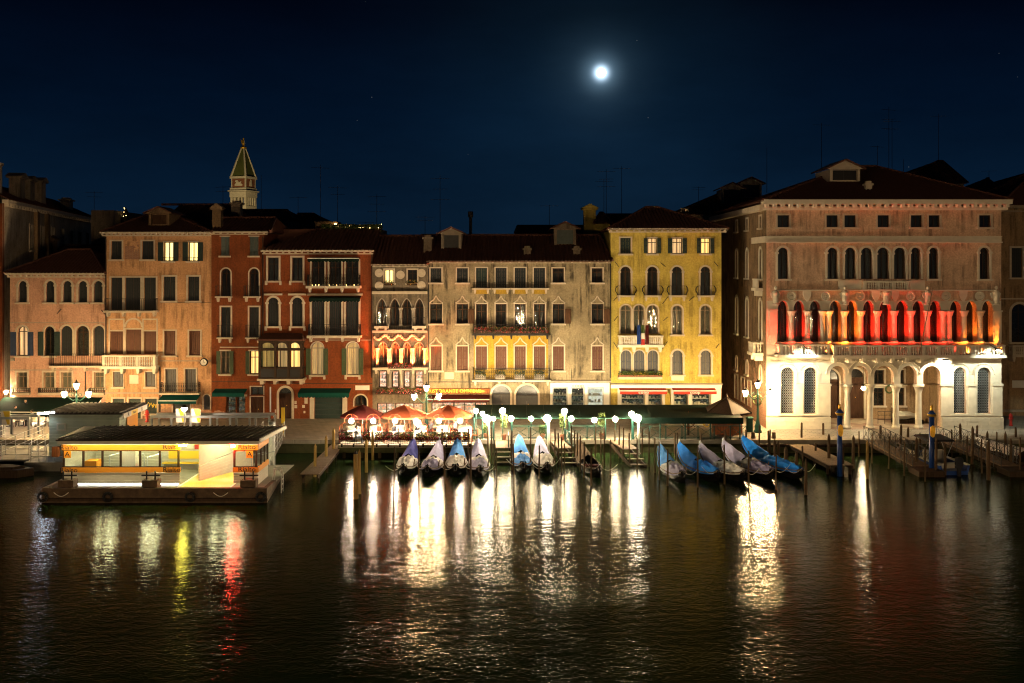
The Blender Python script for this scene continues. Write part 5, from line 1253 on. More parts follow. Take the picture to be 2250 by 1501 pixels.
for m_ in (515, 563): LB('frame_post', cx(m_)-.06, cx(m_)+.06, YC-.021, YC+.061, cz(1025), cz(991), 'dark_wood')
LB('pane', cx(515)+.06, cx(563)-.06, YC+.01, YC+.02, cz(1025), cz(991), 'pane_clear')
for x, y_, s2 in ((152, 983, .40), (378, 982, .40), (543, 982, .40), (152, 1033, .40), (378, 1032, .40), (543, 1031, .40)):
    inst('lettering', text_mesh('Rialto', s2, .006, 1.15), 'ink', ps, (cx(x)-ox, YC-.062-oy, cz(y_)))
inst('lettering', text_mesh('Ca\' d\'Oro  >', .17, .004), 'ink', ps, (cx(290)-ox, YC-.062-oy, cz(1032)))  if False else None
for x in (149, 549):
    p_ = LB('letter_sign', cx(x)-.21, cx(x)+.21, YC-.06, YC-.03, cz(1006), cz(990.5), 'sign_orange')
    inst('lettering', text_mesh('A', .42, .006, 1.1), 'ink', p_, (cx(x)-ox, YC-.068-oy, cz(998.2)))
# ceiling, roof and ribs
ze = cz(970); LB('ceiling', xa, xd, YC, YD, cz(977)+.003, cz(976), 'white_paint')
rl, rr_, rb0, rb1 = PX(122, 59.7), PX(569, 59.7), PX(186, 66.6), PX(602, 66.6)
zr = PZ(938, 66.6); zf = PZ(969.5, 59.7)
rb = rb0+.0
roof = MB().hexa([(rl-ox, 59.7-oy, zf-.0), (rr_-ox, 59.7-oy, zf), (rr_-ox, 66.6-oy, zr-.05), (rb0-ox, 66.6-oy, zr-.05), (rl-ox, 59.7-oy, zf+.1), (rr_-ox, 59.7-oy, zf+.1), (rr_-ox, 66.6-oy, zr+.05), (rb0-ox, 66.6-oy, zr+.05)]).build('roof', 'dark_roof', ps)
LB('fascia', rl+.1, rr_, 59.72, 59.9, PZ(976, 59.72), zf-.005, 'cream_board')
LB('roof_edge', rr_+.004, rr_+.09, 59.7, 66.6, 0, .1, 'cream_board').location = (0, 0, 0)
ed = [o for o in ps.children if o.name.startswith('roof_edge')][0]
bm_ = ed.data
for v in bm_.vertices: v.co.z = (zf-.08 if v.co.y < 2 else zr-.13)+(.22 if v.co.z > .05 else 0)
nr = 31
seam = MB().hexa([(-.022, 0, zf+.1), (.022, 0, zf+.1), (.022, 6.9, zr+.05), (-.022, 6.9, zr+.05), (-.022, 0, zf+.17), (.022, 0, zf+.17), (.022, 6.9, zr+.12), (-.022, 6.9, zr+.12)]).mesh('roof_seam')
W_ = rr_-rl
for i in range(nr):
    x = rl+.15+(W_-.2)*i/(nr-1)
    if x < rb0+.1:      # shortened along the slanted left hip
        k_ = max(.03, (x-rl)/(rb0-rl)) if rb0 > rl else 1
        MB().hexa([(-.022, 0, zf+.1), (.022, 0, zf+.1), (.022, 6.9*k_, zf+.1+(zr-zf-.05)*k_), (-.022, 6.9*k_, zf+.1+(zr-zf-.05)*k_), (-.022, 0, zf+.17), (.022, 0, zf+.17), (.022, 6.9*k_, zf+.17+(zr-zf-.05)*k_), (-.022, 6.9*k_, zf+.17+(zr-zf-.05)*k_)]).build('roof_seam', 'dark_roof', roof, (x-ox, 59.7-oy, 0))
    else: inst('roof_seam', seam, 'dark_roof', roof, (x-ox, 59.7-oy, 0))
# right end wall
for i in range(6):
    LB('board', xd-.06, xd, YC+.07, YC+2.6, FL+.17*i+.02, FL+.17*(i+1), 'cream_board')
LB('name_band', xd-.05, xd+.05, YC+.09, YC+2.6, cz(1038), cz(1027), 'sign_orange'); LB('name_band', xd-.05, xd+.05, YC+.09, YC+2.6, cz(989), cz(977), 'sign_orange')
for k_ in (.85, 1.7, 2.55): LB('frame_post', xd-.05, xd+.02, YC+k_, YC+k_+.08, cz(1027)+.003, cz(989)-.003, 'dark_wood')
LB('pane', xd-.02, xd-.01, YC+.1, YC+2.55, cz(1027)+.003, cz(989)-.003, 'pane_clear')
# back wall, bench, posters, ramp
for i in range(12): LB('board', xa, xb+.8, YD-.06, YD, FL+.205*i, FL+.205*(i+1)-.012, 'cream_board')
for i in range(12): LB('board', xa, xa+.06, YC+.07, YD-.07, FL+.205*i, FL+.205*(i+1)-.012, 'cream_board')
LB('bench_seat', cx(300), xb+.4, YD-.65, YD-.2, 1.0, 1.06, 'sign_yellow'); LB('bench_back', cx(310), xb+.4, YD-.16, YD-.1, 1.25, 1.75, 'sign_yellow')
q = MB()
for px in (305, 345, 385): q.box(cx(px)-ox-.03, cx(px)-ox+.03, YD-.5-oy, YD-.44-oy, FL, 1.0)
q.build('bench_leg', 'steel', ps)
for i, (a, b, z0_, z1_, mt) in enumerate(((352, 368, 1.9, 2.5, 'canvas_white'), (371, 384, 1.85, 2.5, 'red_paint'), (387, 399, 1.85, 2.5, 'sign_orange'), (402, 412, 1.9, 2.5, 'canvas_white'), (190, 215, 1.7, 2.4, 'canvas_white'), (150, 178, 1.9, 2.3, 'kiosk_wood'))):
    LB('poster', cx(a), cx(b), YD-.09, YD-.065, z0_, z1_, mt)
LB('ticket_machine', cx(152), cx(178), YC+2.2, YC+3.0, FL, 1.6, 'sign_orange'); LB('ticket_machine', cx(230), cx(262), YC+2.6, YC+3.4, FL, 2.2, 'cream_board')
# ramp corridor: left white wall, striped yellow floor
rx0, rx1 = xb+.15, xc-.1
q = MB(); ns = 17
LB('ramp_floor', xb, xc, YA+.3, YD+1, FL, FL+.012, 'white_paint')
for i in range(ns):
    y0_ = YA+.4+.34*i; MB().box(rx0-ox, rx1-ox, y0_-oy, y0_+.2-oy, FL+.012, FL+.02).build('ramp_stripe', 'sign_yellow', ps)
for i in range(6):                                          # boarded side of the ramp
    f0, f1 = i/6, (i+.92)/6; za0, za1, zb0, zb1 = FL+.94*f0, FL+.94*f1, FL+1.44*f0, FL+1.44*f1
    MB().hexa([(xb+.75-ox, YC+1.2-oy, za0), (xb+.83-ox, YC+1.2-oy, za0), (xc-.3-ox, YD+.8-oy, zb0), (xc-.38-ox, YD+.8-oy, zb0), (xb+.75-ox, YC+1.2-oy, za1), (xb+.83-ox, YC+1.2-oy, za1), (xc-.3-ox, YD+.8-oy, zb1), (xc-.38-ox, YD+.8-oy, zb1)]).build('board', 'cream_board', ps)
for i, px in enumerate((97, 240, 420, 575)):
    ty = MB().path([(.24*cos(2*pi*k_/12), 0, .24*sin(2*pi*k_/12)) for k_ in range(13)], .09, 6).build('tyre_fender', 'ink', ps, (PX(px, YA)-ox, -.22, .38))
for i, (px, dz) in enumerate(((120, .0), (470, .0))):
    MB().path([(PX(px+k_*4, YA)-ox, -.1, .62-.22*sin(pi*k_/8)) for k_ in range(9)], .02, 5).build('rope', 'canvas_white', ps)
q = MB().hexa([(xb+.77-ox, YC+1.2-oy, 1.52), (xb+.81-ox, YC+1.2-oy, 1.52), (xc-.32-ox, YD+.8-oy, 2.02), (xc-.36-ox, YD+.8-oy, 2.02), (xb+.77-ox, YC+1.2-oy, cz(978)), (xb+.81-ox, YC+1.2-oy, cz(978)), (xc-.32-ox, YD+.8-oy, cz(978)), (xc-.36-ox, YD+.8-oy, cz(978))]).build('ramp_screen', 'sage_board', ps)
q = MB()
for px, dy in ((190, 3.6), (245, 3), (285, 3), (520, 3.6), (540, 3.8)):
    X = cx(px)-ox; q.path([(X, dy+2, FL), (X, dy+2, 1.7), (X+.8, dy+2.3, 1.9), (X+.8, dy+2.3, FL)], .03, 5)
q.build('grab_rail', 'steel', ps)
# tubes under the ceiling and the two navigation lamps
tubes = []
for px in (200, 300, 430, 490):
    o = LB('ceiling_tube', cx(px)-.6, cx(px)+.6, YC+2.2, YC+2.3, cz(977)-.09, cz(977)-.02, 'tube_white')
LB('lamp_yellow', cx(396), cx(412), YC-.3, YC-.18, cz(978.5), cz(975.5), 'tube_yellow'); LB('lamp_red', cx(510), cx(518), YC-.30, YC-.18, cz(981.5), cz(977), 'tube_red')
for a_, b_ in ((xa, xb), (xc, xd)):
    LB('added_eave_light', a_+.1, b_-.1, YC-.62, YC-.54, PZ(975, 59.8)+.03, PZ(975, 59.8)+.06, 'added_eave_led')  # unseen strips added to light the orange name bands
LB('meter_box', xa-.6, xa-.2, YC-.1, YC+.2, 2.3, 2.9, 'kiosk_wood')
# piles at its right end, ladder
q = MB()
for dx in (0, .5): q.path([(XR_+.25-ox, 2.5+dx, -.4), (XR_+.25-ox, 2.5+dx, 1.1), (XR_+.15-ox, 2.5+dx, 1.45), (XR_-.2-ox, 2.5+dx, 1.5), (XR_-.3-ox, 2.5+dx, .6)], .035, 6)
for z_ in (-.1, .2, .5, .8): q.tube((XR_+.25-ox, 2.5, z_), (XR_+.25-ox, 3.0, z_), .025, .025, 5)
q.build('ladder', 'pale_steel', ps)
# steel pile
pl = MB().lathe([(.24, -1), (.24, 3.2), (.2, 3.28)], 14).build('steel_pile', 'pale_steel', None, (PX(597, 68), 68, 0)); tag(pl, 'pale steel pile at the right rear corner of the landing stage', 'pile')
# gangway from the quay
def railing(mb, a, b, h=1.05, n=5, rails=(.35, .7, 1.05), r=.025):
    a, b = Vector(a), Vector(b)
    for i in range(n+1):
        p = a.lerp(b, i/n); mb.tube(p, p+Vector((0, 0, h)), r, r, 5)
    for k_ in rails: mb.tube(a+Vector((0, 0, h*k_/1.05)), b+Vector((0, 0, h*k_/1.05)), r*.85, r*.85, 5)
gw = thing('gangway', 'sloping steel gangway with white railings from the quay to the landing stage', 'gangway', (PX(605, 71), 71, .6))
g0, g1 = (PX(592, 66.4), 66.4, .62), (PX(625, 75.2), 75.2, 1.02)
def rel(p, o): return (p[0]-o.location.x, p[1]-o.location.y, p[2]-o.location.z)
a0, a1 = rel(g0, gw), rel(g1, gw)
MB().hexa([(a0[0]-1.6, a0[1], a0[2]-.12), a0[:2]+(a0[2]-.12,), a1[:2]+(a1[2]-.12,), (a1[0]-1.6, a1[1], a1[2]-.12), (a0[0]-1.6, a0[1], a0[2]), a0, a1, (a1[0]-1.6, a1[1], a1[2])]).build('deck', 'concrete', gw)
q = MB(); railing(q, a0, a1, 1.15, 6); q.build('railing', 'pale_steel', gw); q = MB(); railing(q, (a0[0]-1.6, a0[1], a0[2]), (a1[0]-1.6, a1[1], a1[2]), 1.15, 6); q.build('railing', 'pale_steel', gw)
sg = MB().box(-.14, .14, -.02, .02, .9, 2.1).tube((0, .04, 0), (0, .04, 1.6), .03).build('notice_sign', 'sign_yellow', None, (PX(622, 76), 76, Q)); tag(sg, 'narrow yellow notice sign on the quay behind the gangway', 'sign')
# ------------------------------------------------------------------ ticket cabin on its own pontoon
YK = 70.2; kx = lambda px: PX(px, YK); kz = lambda py: PZ(py, YK)
kb = thing('ticket_cabin', 'sage green boarded cabin with ribbed roof behind the landing stage', 'cabin', (kx(190), YK, .62))
kox, koy, koz = kb.location
fp = thing('floating_platform', 'grey concrete pontoon with thin railings carrying the green cabin', 'platform', (kx(150), YK-2, 0))
MB().box(PX(52, 67.5)-kx(150), kx(320)-kx(150), -.7, 4.2, -.4, .6).build('slab', 'concrete', fp)
q = MB()
for a, b in (((68, 67.7), (138, 67.7)), ((68, 67.7), (70, 71.5))):
    railing(q, (PX(a[0], a[1])-kx(150), a[1]-YK+2, .6), (PX(b[0], b[1])-kx(150), b[1]-YK+2, .6), 1.1, 4)
q.build('railing', 'pale_steel', fp)
nbd = 12; x0, x1 = kx(108)-kox, kx(262)-kox; hK = kz(909)-.62
bd_ = MB().box(x0, x1, 0, .05, 0, hK/nbd-.02).mesh('board'); bs_ = MB().box(0, .05, .06, 3.4, 0, hK/nbd-.02).mesh('board')
for i in range(nbd):
    inst('board', bd_, 'sage_board', kb, (0, 0, hK*i/nbd)); inst('board', bs_, 'sage_board', kb, (x1-.05, 0, hK*i/nbd))
MB().box(x0+.02, x1-.06, .052, 3.4, 0, hK-.02).build('core', 'sage_board', kb)
w_ = MB(); wx0, wx1, wz0, wz1 = kx(125)-kox, kx(145)-kox, kz(947)-.62, kz(930)-.62
w_.box(wx0, wx1, -.08, -.003, wz0, wz0+.1).box(wx0, wx1, -.08, -.003, wz1-.1, wz1).box(wx0, wx0+.1, -.08, -.003, wz0+.1, wz1-.1).box(wx1-.1, wx1, -.08, -.003, wz0+.1, wz1-.1)
wo = w_.build('window', 'cream_board', kb); MB().box(wx0+.1, wx1-.1, -.03, -.004, wz0+.1, wz1-.1).build('pane', 'sage_board', wo)
z0_, z1_ = kz(909)-.62, PZ(888, YK+4.5)-.62
ro = MB().hexa([(x0-.1, -.5, z0_), (x1+.4, -.5, z0_), (x1+.4, 4.2, z1_), (x0-.1, 4.2, z1_), (x0-.1, -.5, z0_+.1), (x1+.4, -.5, z0_+.1), (x1+.4, 4.2, z1_+.1), (x0-.1, 4.2, z1_+.1)]).build('roof', 'dark_roof', kb)
rm = MB().hexa([(-.03, -.5, z0_+.1), (.03, -.5, z0_+.1), (.03, 4.2, z1_+.1), (-.03, 4.2, z1_+.1), (-.03, -.5, z0_+.2), (.03, -.5, z0_+.2), (.03, 4.2, z1_+.2), (-.03, 4.2, z1_+.2)]).mesh('roof_seam')
for i in range(17): inst('roof_seam', rm, 'concrete', ro, (x0+(x1-x0+.2)*i/16, 0, 0))
# slanted direction sign on the cabin's right end
sp_ = MB().box(x1+.42, x1+.47, -.4, 4.1, 0, .34).build('sign_panel', 'canvas_white', kb)
for v in sp_.data.vertices: v.co.z += z0_-.3+(z1_-z0_)*(v.co.y+.4)/4.5
m2 = MB().box(x1+.472, x1+.48, 1.0, 2.2, 0, .34).build('sign_panel', 'sign_yellow', kb)
for v in m2.data.vertices: v.co.z += z0_-.3+(z1_-z0_)*(v.co.y+.4)/4.5
for tx_, y_, sz_ in (('A', .45, .42), ('Rialto', 1.6, .26), ('B', 3.0, .42)):
    t_ = inst('lettering', text_mesh(tx_, sz_, .004), 'ink', kb, (x1+.485, y_, z0_-.13+(z1_-z0_)*(y_+.4)/4.5)); t_.rotation_euler = (0, 0, pi/2)
MB().box(x1+.05, x1+.1, 1.2, 3.2, .2, z0_-.2).build('end_panel', 'sign_orange', kb)
q = MB().box(-.6, .6, -.02, .02, -.05, .05); lo = q.build('cold_lamp', 'tube_blue', kb, (x0+.1, -.55, z0_+.12)); lo.rotation_euler = (0, 0, .5)
# ------------------------------------------------------------------ steel shelter frames
def shelter(name, label, px0, px1, ytop, ybot, Y, n, posters=()):
    b = thing(name, label, 'shelter', (PX((px0+px1)/2, Y), Y, Q)); W = (px1-px0)*Y/FPX; h = PZ(ytop, Y)-Q
    MB().box(-W/2, W/2, -.12, .12, h-.18, h).box(-W/2, W/2, 1.2, 1.44, h-.18, h).build('beam', 'steel', b)
    me = MB().box(-.07, .07, -.08, .08, 0, h-.183).mesh('post')
    for i in range(n):
        inst('post', me, 'steel', b, (-W/2+.08+(W-.16)*i/(n-1), 0, 0)); inst('post', me, 'steel', b, (-W/2+.08+(W-.16)*i/(n-1)+.12, 1.32, 0))
    for a, c in posters:
        x0_, x1_ = PX(a, Y)-b.location.x, PX(c, Y)-b.location.x
        p_ = MB().box(x0_, x1_, -.05, -.02, .9, 1.95).build('poster', 'canvas_white', b)
        MB().prism([(x0_+.25*(x1_-x0_), 1.93), (x1_-.03, 1.93), (x1_-.03, .93), (x1_-.3*(x1_-x0_), .93)], -.056, -.051).build('poster_print', 'sign_yellow', p_)
    return b
shelter('steel_shelter', 'long grey steel shelter frame with yellow posters behind the landing stage roof', 331, 594, 913, 945, 76.5, 7, ((387, 408), (421, 441)))
shelter('steel_shelter', 'small grey steel portal with a yellow poster at the left edge', -60, 66, 916, 965, 75.3, 3, ((2, 23),))
gl = thing('gangway', 'pale steel footbridge with thin railings at the left edge', 'gangway', (PX(30, 71), 71, .6))
q = MB().box(-2.6, 2.4, -2.6, 4, -.12, .02); q.build('deck', 'concrete', gl)
q = MB(); railing(q, (-2.4, -2.5, 0), (-2.6, 3.8, .3), 1.1, 5); railing(q, (0, -2.5, 0), (.3, 3.8, .3), 1.1, 5); railing(q, (2.3, -2.5, 0), (2.1, 3.8, .3), 1.1, 5); railing(q, (-2.4, -2.5, 0), (2.3, -2.5, 0), 1.1, 5); q.build('railing', 'pale_steel', gl)
b_ = MB().prismz([(-3, -1), (2.1, -.6), (2.8, .2), (1.2, 1), (-3, 1.2)], 0, .55).prismz([(-3, -.7), (1.7, -.4), (2.2, .2), (1, .7), (-3, .9)], .55, .7).build('moored_boat', 'dark_wood', None, (PX(-22, 66), 66, -.05)); tag(b_, 'dark bow of a moored boat at the left edge below the footbridge', 'boat')
# lamp globe on a post beside the shelter
lp = thing('globe_lamp', 'white globe lamp on a short post in front of the steel shelter', 'lamp', (PX(405, 75), 75, Q))
MB().tube((0, 0, 0), (0, 0, PZ(905, 75)-Q), .05).build('post', 'steel', lp); MB().ball((0, 0, PZ(898, 75)-Q), .2, 12, 8).build('globe', 'lamp_table', lp, smooth=True); MB().lathe([(.21, .06), (.2, .15), (.1, .25), (.01, .28)], 12, (0, 0, PZ(898, 75)-Q)).build('shade', 'iron', lp)
hy = MB().lathe([(.16, 0), (.16, .08), (.11, .12), (.11, .7), (.15, .74), (.15, .8), (.12, .9), (.04, 1.0)], 10).tube((-.2, 0, .6), (.2, 0, .6), .06).mesh('hydrant', True)
for x, Y, lb in ((323, 82.5, 'red hydrant beside the green doors of the orange house'), (2221, 80.5, 'red hydrant by the wall right of the palace')):
    tag(inst('hydrant', hy, 'red_paint', None, (PX(x, Y), Y, Q)), lb, 'hydrant')
# ------------------------------------------------------------------ triple street lamps
def street_lamp(px, py, Y, label, wreath=False, at=None):
    z = PZ(py, Y)-Q if at is None else 3.9; o = thing('street_lamp', label, 'street lamp', at or (PX(px, Y), Y, Q), 0, 'triple street lamps on the quay')
    MB().lathe([(.32, 0), (.32, .15), (.24, .25), (.26, .5), (.16, .7), (.13, .9), (.10, 1.0), (.075, z-.6), (.10, z-.55), (.06, z-.45), (.05, z-.05)], 12).build('post', 'green_iron', o, smooth=True)
    sp_ = 27*(Y if at is None else 77)/FPX; q = MB()
    for sd in (-1, 1):
        q.path([(sd*sp_*t_, 0, z-.62+.25*sin(pi*1.5*t_+3.4)) for t_ in [i/10 for i in range(11)]], .035, 5)
        q.path([(sd*(.28+.13*cos(a_)), 0, z-.45+.13*sin(a_)) for a_ in [2*pi*i/8 for i in range(9)]], .02, 4)
    q.build('arm', 'green_iron', o)
    gm = MB().lathe([(.09, -.20), (.20, .16), (.18, .20), (.02, .21)], 8).mesh('lantern_glass'); cm = MB().lathe([(.23, .212), (.12, .34), (.05, .38), (.05, .44), (.015, .52)], 8).mesh('lantern_cap'); bm2 = MB().lathe([(.04, -.34), (.10, -.21)], 8).mesh('lantern_base')
    for dx, dz in ((-sp_, -.42), (0, .22), (sp_, -.42)):
        g_ = inst('lantern', gm, 'lamp_warm' if at is None else 'lamp_near', o, (dx, 0, z+dz)); inst('lantern_cap', cm, 'iron', g_); inst('lantern_base', bm2, 'green_iron', g_)
    if wreath:
        q = MB(); 
        for i in range(40):
            a_ = 2*pi*i/40; foliage(q, .3*cos(a_)-.05, .3*cos(a_)+.05, -.06, .06, z-.9+.42*sin(a_)-.05, z-.9+.42*sin(a_)+.05, 6, .06)
        q.build('garland', 'leaf_green', o)
    return o
street_lamp(168, 855, 77.0, 'triple lantern street lamp in front of the pink house'); street_lamp(937, 860, 77.0, 'triple lantern street lamp between the restaurant umbrellas and the maroon awning'); street_lamp(1665, 853, 77.2, 'triple lantern street lamp with a green garland at the palace corner', True)
for i, x in enumerate((-48, -24, 2, 26, 50)): street_lamp(0, 0, 0, 'triple lantern street lamp on the near bank behind the viewer, %s from the left' % 'first second third fourth fifth'.split()[i], False, (x, -5.0, Q))
# ------------------------------------------------------------------ restaurant deck
YRD = 71.8; dxp = lambda px: PX(px, YRD)
dk_ = thing('restaurant_deck', 'stone edged restaurant terrace over the canal with iron railing', 'terrace', (dxp(890), YRD, 0)); dox = dk_.location.x
X0, X1 = dxp(742)-dox, dxp(1041)-dox
MB().box(X0, X1, 0, QE-YRD-.01, .80, 1.0).build('slab', 'quay_stone', dk_); MB().box(X0, X1, .15, QE-YRD-.02, .45, .797).build('beam', 'weed_stone', dk_)
q = MB()
for i in range(8): q.tube((X0+.4+(X1-X0-.8)*i/7, .4, -1), (X0+.4+(X1-X0-.8)*i/7, .4, .45), .12)
q.build('pile', 'pole_wood', dk_)
q = MB(); n_ = 76
for i in range(n_+1):
    x = X0+.05+(X1-X0-.1)*i/n_; q.tube((x, .1, 1.0), (x, .1, 1.92), .012, .012, 4)
q.tube((X0, .1, 1.92), (X1, .1, 1.92), .025).tube((X0, .1, 1.08), (X1, .1, 1.08), .02)
for y_ in range(14): q.tube((X0+.05, .1+.25*y_, 1.0), (X0+.05, .1+.25*y_, 1.92), .012, .012, 4)
q.tube((X0+.05, .1, 1.92), (X0+.05, 3.4, 1.92), .025); q.build('railing', 'iron', dk_)
foot = MB().box(-.06, .06, -.05, .02, .86, 1.12).mesh('railing_foot')
for i in range(12): inst('railing_foot', foot, 'iron', dk_, (X0+.3+(X1-X0-.6)*i/11, 0, 0))
pots = [(754, ('petal_pink', 'petal_red')), (768, ('petal_pink',)), (806, ('petal_red', 'petal_yellow')), (833, ('petal_red', 'petal_yellow')), (850, ('petal_red',)), (868, ('petal_red', 'petal_pink')), (886, ('petal_red', 'petal_yellow')), (902, ('petal_red',)), (922, ('petal_yellow',)), (938, ('petal_yellow', 'petal_pink')), (955, ('petal_pink', 'petal_yellow')), (972, ('petal_red', 'petal_yellow')), (990, ('petal_red', 'petal_yellow')), (1006, ('petal_red',)), (1025, ('petal_red', 'petal_yellow'))]
for i, (px, pt) in enumerate(pots):
    b = flower_box(None, 0, 0, 0, .52, pt, 'canvas_maroon', .2, 150); b.location = (dxp(px), YRD-.16, 1.42); tag(b, '%s flower box from the left on the terrace railing, %s blossoms' % ('first second third fourth fifth sixth seventh eighth ninth tenth eleventh twelfth thirteenth fourteenth fifteenth'.split()[i], ' and '.join(p[6:] for p in pt)), 'flower box', 'flower boxes on the terrace railing')
ORD = 'first second third fourth fifth sixth seventh eighth ninth tenth eleventh twelfth thirteenth fourteenth fifteenth sixteenth'.split()
# arched lamp frames
for i, px in enumerate((772, 820, 868, 914, 964, 1011)):
    Y = 72.6; o = thing('arched_lamp', 'glaring globe lamp in a trefoil iron arch, %s from the left on the restaurant terrace' % ORD[i], 'lamp', (PX(px, Y), Y, 1.0), 0, 'arched terrace lamps')
    zc = PZ(925, Y)-1.0; q = MB()
    for cx_, cz_, r_, a0, a1 in ((0, zc, .5, -.15, pi+.15), (-.45, zc-.55, .42, pi*.45, pi*1.1), (.45, zc-.55, .42, -.1*pi, pi*.55)):
        q.path([(cx_+r_*cos(a0+(a1-a0)*k_/10), 0, cz_+r_*sin(a0+(a1-a0)*k_/10)) for k_ in range(11)], .02, 5)
    for sd in (-1, 1): q.tube((sd*.86, 0, 0), (sd*.86, 0, zc-.6), .025)
    q.tube((0, 0, zc+.12), (0, 0, zc+.5), .015); q.build('frame', 'canvas_orange', o); MB().ball((0, 0, zc), .18, 12, 7).build('globe', 'lamp_table', o, smooth=True)
# umbrellas
for i, (pa, pe0, pe1, mt, lb) in enumerate(((797, 745, 842, 'canvas_maroon', 'maroon restaurant umbrella at the left end of the terrace'), (889, 838, 941, 'canvas_orange', 'orange brown restaurant umbrella left of the street lamp'), (986, 936, 1042, 'canvas_orange', 'orange brown restaurant umbrella right of the street lamp'))):
    Y = 74.6; o = thing('umbrella', lb, 'umbrella', (PX(pa, Y), Y, Q), 0, 'terrace umbrellas'); za, zb = PZ(889, Y)-Q, PZ(912, Y)-Q; hw = (pe1-pe0)/2*Y/FPX*.98
    q = MB(); n = 8; ring0 = [(hw*1.06*cos(2*pi*(k_+.5)/n), hw*.95*sin(2*pi*(k_+.5)/n)) for k_ in range(n)]
    mid = [(x*.5, y*.5) for x, y in ring0]
    q.add([(0, 0, za)]+[(x, y, zb+(za-zb)*.55) for x, y in mid]+[(x, y, zb) for x, y in ring0]+[(x, y, zb-.14) for x, y in ring0], [(0, 1+k_, 1+(k_+1) % n) for k_ in range(n)]+[(1+k_, 9+k_, 9+(k_+1) % n, 1+(k_+1) % n) for k_ in range(n)]+[(9+k_, 17+k_, 17+(k_+1) % n, 9+(k_+1) % n) for k_ in range(n)])
    q.build('canopy', mt, o); MB().tube((0, 0, 0), (0, 0, za), .04).build('pole', 'steel', o); MB().box(-.35, .35, -.35, .35, 0, .08).build('base', 'concrete', o)
    q = MB()
    for x, y in ring0: q.tube((0, 0, za-.55), (x*.6, y*.6, zb+(za-zb)*.42), .015, .015, 4)
    q.build('ribs', 'steel', o)
# tables and chairs
tbl = None
def table(loc, label, group):
    o = thing('table', label, 'table', loc, R.uniform(-.1, .1), group)
    MB().lathe([(.3, 0), (.3, .03), (.04, .06), (.04, .68)], 8).build('leg', 'iron', o)
    q = MB(); n = 16; rr = [.43 if k_ % 4 else .5 for k_ in range(n)]
    q.add([(0, 0, .745)]+[(.42*1.15*cos(2*pi*k_/n), .42*1.15*sin(2*pi*k_/n), .742) for k_ in range(n)]+[(.5*cos(2*pi*k_/n)*1.1, .5*sin(2*pi*k_/n)*1.1, .38+.05*(k_ % 2)) for k_ in range(n)], [(0, 1+k_, 1+(k_+1) % n) for k_ in range(n)]+[(1+k_, 1+n+k_, 1+n+(k_+1) % n, 1+(k_+1) % n) for k_ in range(n)])
    q.build('tablecloth', 'canvas_white', o); MB().lathe([(.03, .75), (.005, .80), (.005, .84), (.035, .87), (.04, .93)], 6, (.1, .05, 0)).build('glass', 'white_paint', o); return o
cm_ = {}
def chair(loc, rz, label, mat, group):
    o = thing('chair', label, 'chair', loc, rz, group)
    if not cm_:
        cm_['s'] = MB().box(-.2, .2, -.2, .2, .42, .46).mesh('seat'); cm_['b'] = MB().box(-.2, .2, .17, .2, .62, .92).box(-.2, -.16, .17, .2, .46, .62).box(.16, .2, .17, .2, .46, .62).mesh('backrest'); cm_['l'] = MB().tube((0, 0, 0), (0, 0, .42), .02, .02, 5).mesh('leg')
    for k_, nm in (('s', 'seat'), ('b', 'backrest')):
        me = cm_.setdefault(k_+mat, cm_[k_].copy()); inst(nm, me, mat, o)
    for x in (-.17, .17):
        for y in (-.17, .17): inst('leg', cm_['l'], 'dark_wood', o, (x, y, 0))
    return o
k = 0
for row, Y in enumerate((73.4, 75.6)):
    for i, px in enumerate((778, 826, 876, 924, 974, 1022)):
        x = PX(px, Y); nm = '%s %s row terrace table' % (ORD[i], ('front', 'back')[row]); z_ = Q+.004
        table((x, Y, z_), 'white clothed '+nm+' counted from the left', 'restaurant terrace tables')
        for sd in (-1, 1): chair((x+sd*.72, Y, z_), -sd*pi/2, 'wooden chair %s of the %s counted from the left' % (('left', 'right')[sd > 0], nm), ('canvas_maroon', 'kiosk_wood')[(i+row) % 2], 'restaurant terrace chairs')
for i, (px, Y) in enumerate(((22, 80.2), (52, 80.6), (84, 80.2), (100, 82.2), (36, 83.0))):
    x = PX(px, Y); table((x, Y, Q+.004), 'white clothed table %s from the left under the dark green awning' % ORD[i], 'tables under the green awning')
    for sd in (-1, 1): chair((x+sd*.75, Y-.1, Q+.004), -sd*pi/2+R.uniform(-.4, .4), 'dark wooden chair %s of the %s table under the green awning' % (('left', 'right')[sd > 0], ORD[i]), 'dark_wood', 'chairs under the green awning')
# ------------------------------------------------------------------ gondola station canopy
YG = 74.25; gx = lambda px: PX(px, YG)
pg = thing('canopy_pergola', 'long dark green canvas canopy on posts at the gondola station', 'canopy', (gx(1310), YG, Q)); pox = pg.location.x
xa, xb = gx(1040)-pox, gx(1632)-pox; zf, zb = 1.60, 1.90; dpt = 4.6
q = MB(); nb = 15
for i in range(nb):
    a, b = xa+(xb-xa)*i/nb, xa+(xb-xa)*(i+1)/nb
    q.hexa([(a, -.2, zf), (b-.01, -.2, zf), (b-.01, dpt, zb), (a, dpt, zb), (a, -.2, zf+.03), (b-.01, -.2, zf+.03), (b-.01, dpt, zb+.03), (a, dpt, zb+.03)])
q.build('canvas', 'canvas_green', pg)
q = MB().box(gx(1400)-pox, xb, -.23, -.205, zf-.42, zf+.02); q.build('valance', 'canvas_green', pg)
post = MB().tube((0, 0, 0), (0, 0, zf-.01), .05, .05, 8).mesh('post')
for px in (1042, 1085, 1125, 1200, 1250, 1330, 1390, 1450, 1505, 1560, 1625): inst('post', post, 'green_iron', pg, (gx(px)-pox, -.12, 0))
q = MB().tube((xa, -.12, zf-.03), (xb, -.12, zf-.03), .035); q.tube((xa, 2.2, zf+.1), (xb, 2.2, zf+.1), .035)
